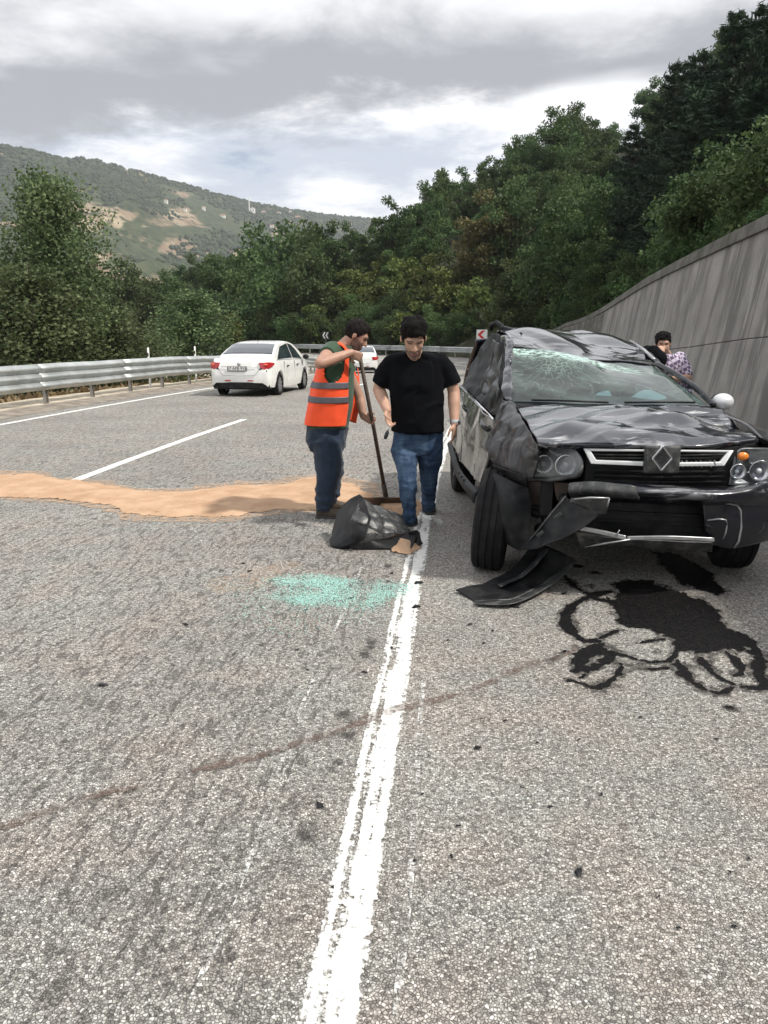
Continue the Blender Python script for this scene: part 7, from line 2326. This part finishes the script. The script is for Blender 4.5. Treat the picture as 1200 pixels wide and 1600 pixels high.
    # shoulder straps of the vest
    for sgn in (-1, 1):
        yv = sgn * .105
        pts = [W(512, 556, Yw) + Vector((-.02, yv, 0)), W(522, 541, Yw) + Vector((0, yv, .012)), W(534, 538, Yw) + Vector((0, yv, .012)), W(545, 556, Yw) + Vector((.045, yv, 0))]
        cur = catmull(np.array([tuple(p) for p in pts]), 14)
        mb = MB(); rings = []
        for p in cur: rings.append([(p[0], p[1] - .05, p[2] - .012), (p[0], p[1], p[2] + .004), (p[0], p[1] + .05, p[2] - .012)])
        mb.rings(rings, cap=False, closed=False); so_ = mb.build("vest_strap", M_vest, vo_, smooth=True, origin=og, thick=.008)
    # hanging left front of the vest
    patch("vest_flap", [[(551, 575, 7.08), (560, 590, 7.12), (559, 575, 7.2)], [(552, 620, 7.06), (562, 625, 7.12), (560, 620, 7.2)], [(546, 658, 7.05), (556, 661, 7.12), (556, 650, 7.2)]], M_vest, 24, 16, .006, (.005, 5, 211), parent=vo_, origin=og)
    # trousers
    mb = MB()
    mb.loft([(W(513, 655, Yw), Lf * .185, F_ * .165), (W(512, 670, Yw), Lf * .198, F_ * .175), (W(510, 688, Yw), Lf * .20, F_ * .172), (W(511, 702, Yw), Lf * .18, F_ * .15)], 26)
    mb.chain([hipr, hipr.lerp(knr, .5), knr, knr.lerp(anr, .5), anr + Vector((0, 0, .03))], [.128, .118, .100, .088, .078], 18)
    mb.chain([hipl, hipl.lerp(knl, .5), knl, knl.lerp(anl, .5), anl + Vector((0, 0, .03))], [.125, .115, .098, .086, .076], 18)
    bunch = lambda V: .008 * np.sin(V[:, 2] * 80 + 3 * fbm(V * 8, 5, 2)) * sstep(V[:, 2], .36, .1)
    garment(mb, M_jean2, "trousers", o, og, (.011, 7, 23), (1, 1, 1.2), extra=bunch)
    shoe((anr.x - .07, anr.y, 0), (anr.x + .20, anr.y - .03, 0), M_bshoe, M_sole, o, og, w=.052)
    shoe((anl.x - .07, anl.y, 0), (anl.x + .20, anl.y + .03, 0), M_bshoe, M_sole, o, og, w=.052)
worker()

# ------------------------------------------------------------------ third person, standing between the wreck and the wall
def check_mat():
    m, g, out = new_mat("checked_cotton")
    tc = g.n('ShaderNodeTexCoord'); v = tc.outputs['Object']
    ck = g.n('ShaderNodeTexChecker'); g.link(g.scale(v, (1, 1, 1), (0, 0, 0), (.3, .5, .7)), ck.inputs[0]); ck.inputs['Scale'].default_value = 26
    n = g.noise(v, 30, 3, .6)
    c = g.mix(ck.outputs['Fac'], (.62, .55, .66), (.07, .05, .10))
    c = g.mix(g.math('MULTIPLY', n, .35), c, (.35, .28, .42))
    p = pbsdf(g, c, .9); g.link(p.outputs[0], out.inputs[0])
    return m
M_check = check_mat()
def bystander():
    Yb = 9.6
    og = Vector((W(1048, 700, Yb).x, Yb, 0))
    o = empty("person", og); tag(o, "person in purple and white checked shirt standing between the wreck and the wall", "person")
    X = Vector((1, 0, 0)); B = Vector((0, 1, 0))
    hd_ = Head(W(1036, 538, Yb - .05), (-.2, -.95, -.16), (-.1, -.2, .95), 1.02)
    shl, shr = W(1022, 562, Yb), W(1062, 560, Yb + .05)
    elr, wrr = W(1075, 590, Yb - .1), W(1050, 592, Yb - .32)
    ell, wrl = W(1016, 585, Yb - .18), W(1033, 556, Yb - .3)
    px = og.x
    mb = MB(); hd_.solid(mb)
    mb.capsule(hd_.p(0, -.02, -.05), W(1042, 557, Yb), .056, .06, 14)
    mb.loft([(W(1042, 560, Yb), X * .17, B * .1), (W(1044, 590, Yb), X * .17, B * .11), (Vector((px, Yb, .9)), X * .16, B * .11)], 20)
    mb.chain([shr, elr, wrr], [.055, .045, .03], 12); mb.chain([shl, ell, wrl], [.055, .045, .03], 12)
    mb.chain([Vector((px - .1, Yb, .88)), Vector((px - .1, Yb, .48)), Vector((px - .1, Yb, .1))], [.08, .05, .04], 12)
    mb.chain([Vector((px + .1, Yb, .88)), Vector((px + .1, Yb, .48)), Vector((px + .1, Yb, .1))], [.08, .05, .04], 12)
    add_hand(mb, wrl, (.1, .35, .9), (.1, .9, -.2), .6, 1); add_hand(mb, wrr, (-.95, -.1, .1), (0, .6, -.6), .6, -1)
    skin_body(mb, hd_, [M_skin, M_stub, M_lip, M_eye], True, o, og, voxel=.009)
    hd_.hair(M_hair, o, og, front=.062, top=.014, seed=15)
    mb = MB()
    mb.loft([(W(1042, 553, Yb), X * .09, B * .08), (W(1042, 558, Yb), X * .17, B * .1), (W(1043, 568, Yb), X * .21, B * .12), (W(1045, 600, Yb), X * .21, B * .135), (Vector((px, Yb, .86)), X * .21, B * .14)], 26)
    mb.chain([shr, shr.lerp(elr, .75)], [.08, .075], 14); mb.chain([shl, shl.lerp(ell, .75)], [.08, .075], 14)
    garment(mb, M_check, "checked_shirt", o, og, (.006, 6, 33), voxel=.012)
    mb = MB(); mb.loft([(Vector((px, Yb, .95)), X * .18, B * .12), (Vector((px, Yb, .84)), X * .19, B * .125)], 20)
    for k in (-1, 1): mb.chain([Vector((px + k * .1, Yb, .85)), Vector((px + k * .1, Yb, .48)), Vector((px + k * .1, Yb, .08))], [.1, .075, .062], 14)
    garment(mb, M_jean2, "trousers", o, og, (.006, 7, 35), voxel=.012)
    for k in (-1, 1): shoe((px + k * .1, Yb + .07, 0), (px + k * .11, Yb - .2, 0), M_shoe, M_sole, o, og)
    # black jacket over the arm
    jo = empty("folded_jacket", W(1022, 575, Yb - .2)); tag(jo, "black jacket bundled over the arm of the person by the wall", "jacket")
    mb = MB(); mb.chain([W(1012, 548, Yb - .2), W(1020, 552, Yb - .3), W(1030, 562, Yb - .36), W(1024, 585, Yb - .3)], [.06, .085, .08, .06], 14); mb.ellipsoid(W(1020, 560, Yb - .28), (.10, .08, .10))
    garment(mb, M_tee, "cloth", jo, jo.location, (.010, 9, 37), voxel=.012)
bystander()

# ================================================================== thin haze that veils the mountain
hz = MB()
hz.box((-100, 900, 147.0), (6400, 5600, 306.0))
hm = bpy.data.materials.new("haze"); hm.use_nodes = True
hn = hm.node_tree; hn.nodes.clear()
ho = hn.nodes.new('ShaderNodeOutputMaterial'); hv = hn.nodes.new('ShaderNodeVolumePrincipled')
hv.inputs['Color'].default_value = (.86, .91, 1.0, 1)
hv.inputs['Density'].default_value = 0.00017
hv.inputs['Anisotropy'].default_value = 0.0
hn.links.new(hv.outputs[0], ho.inputs['Volume'])
tag(hz.build("haze", hm), "thin bluish haze over the whole valley", "haze", kind="stuff")
SC.cycles.volume_bounces = 0
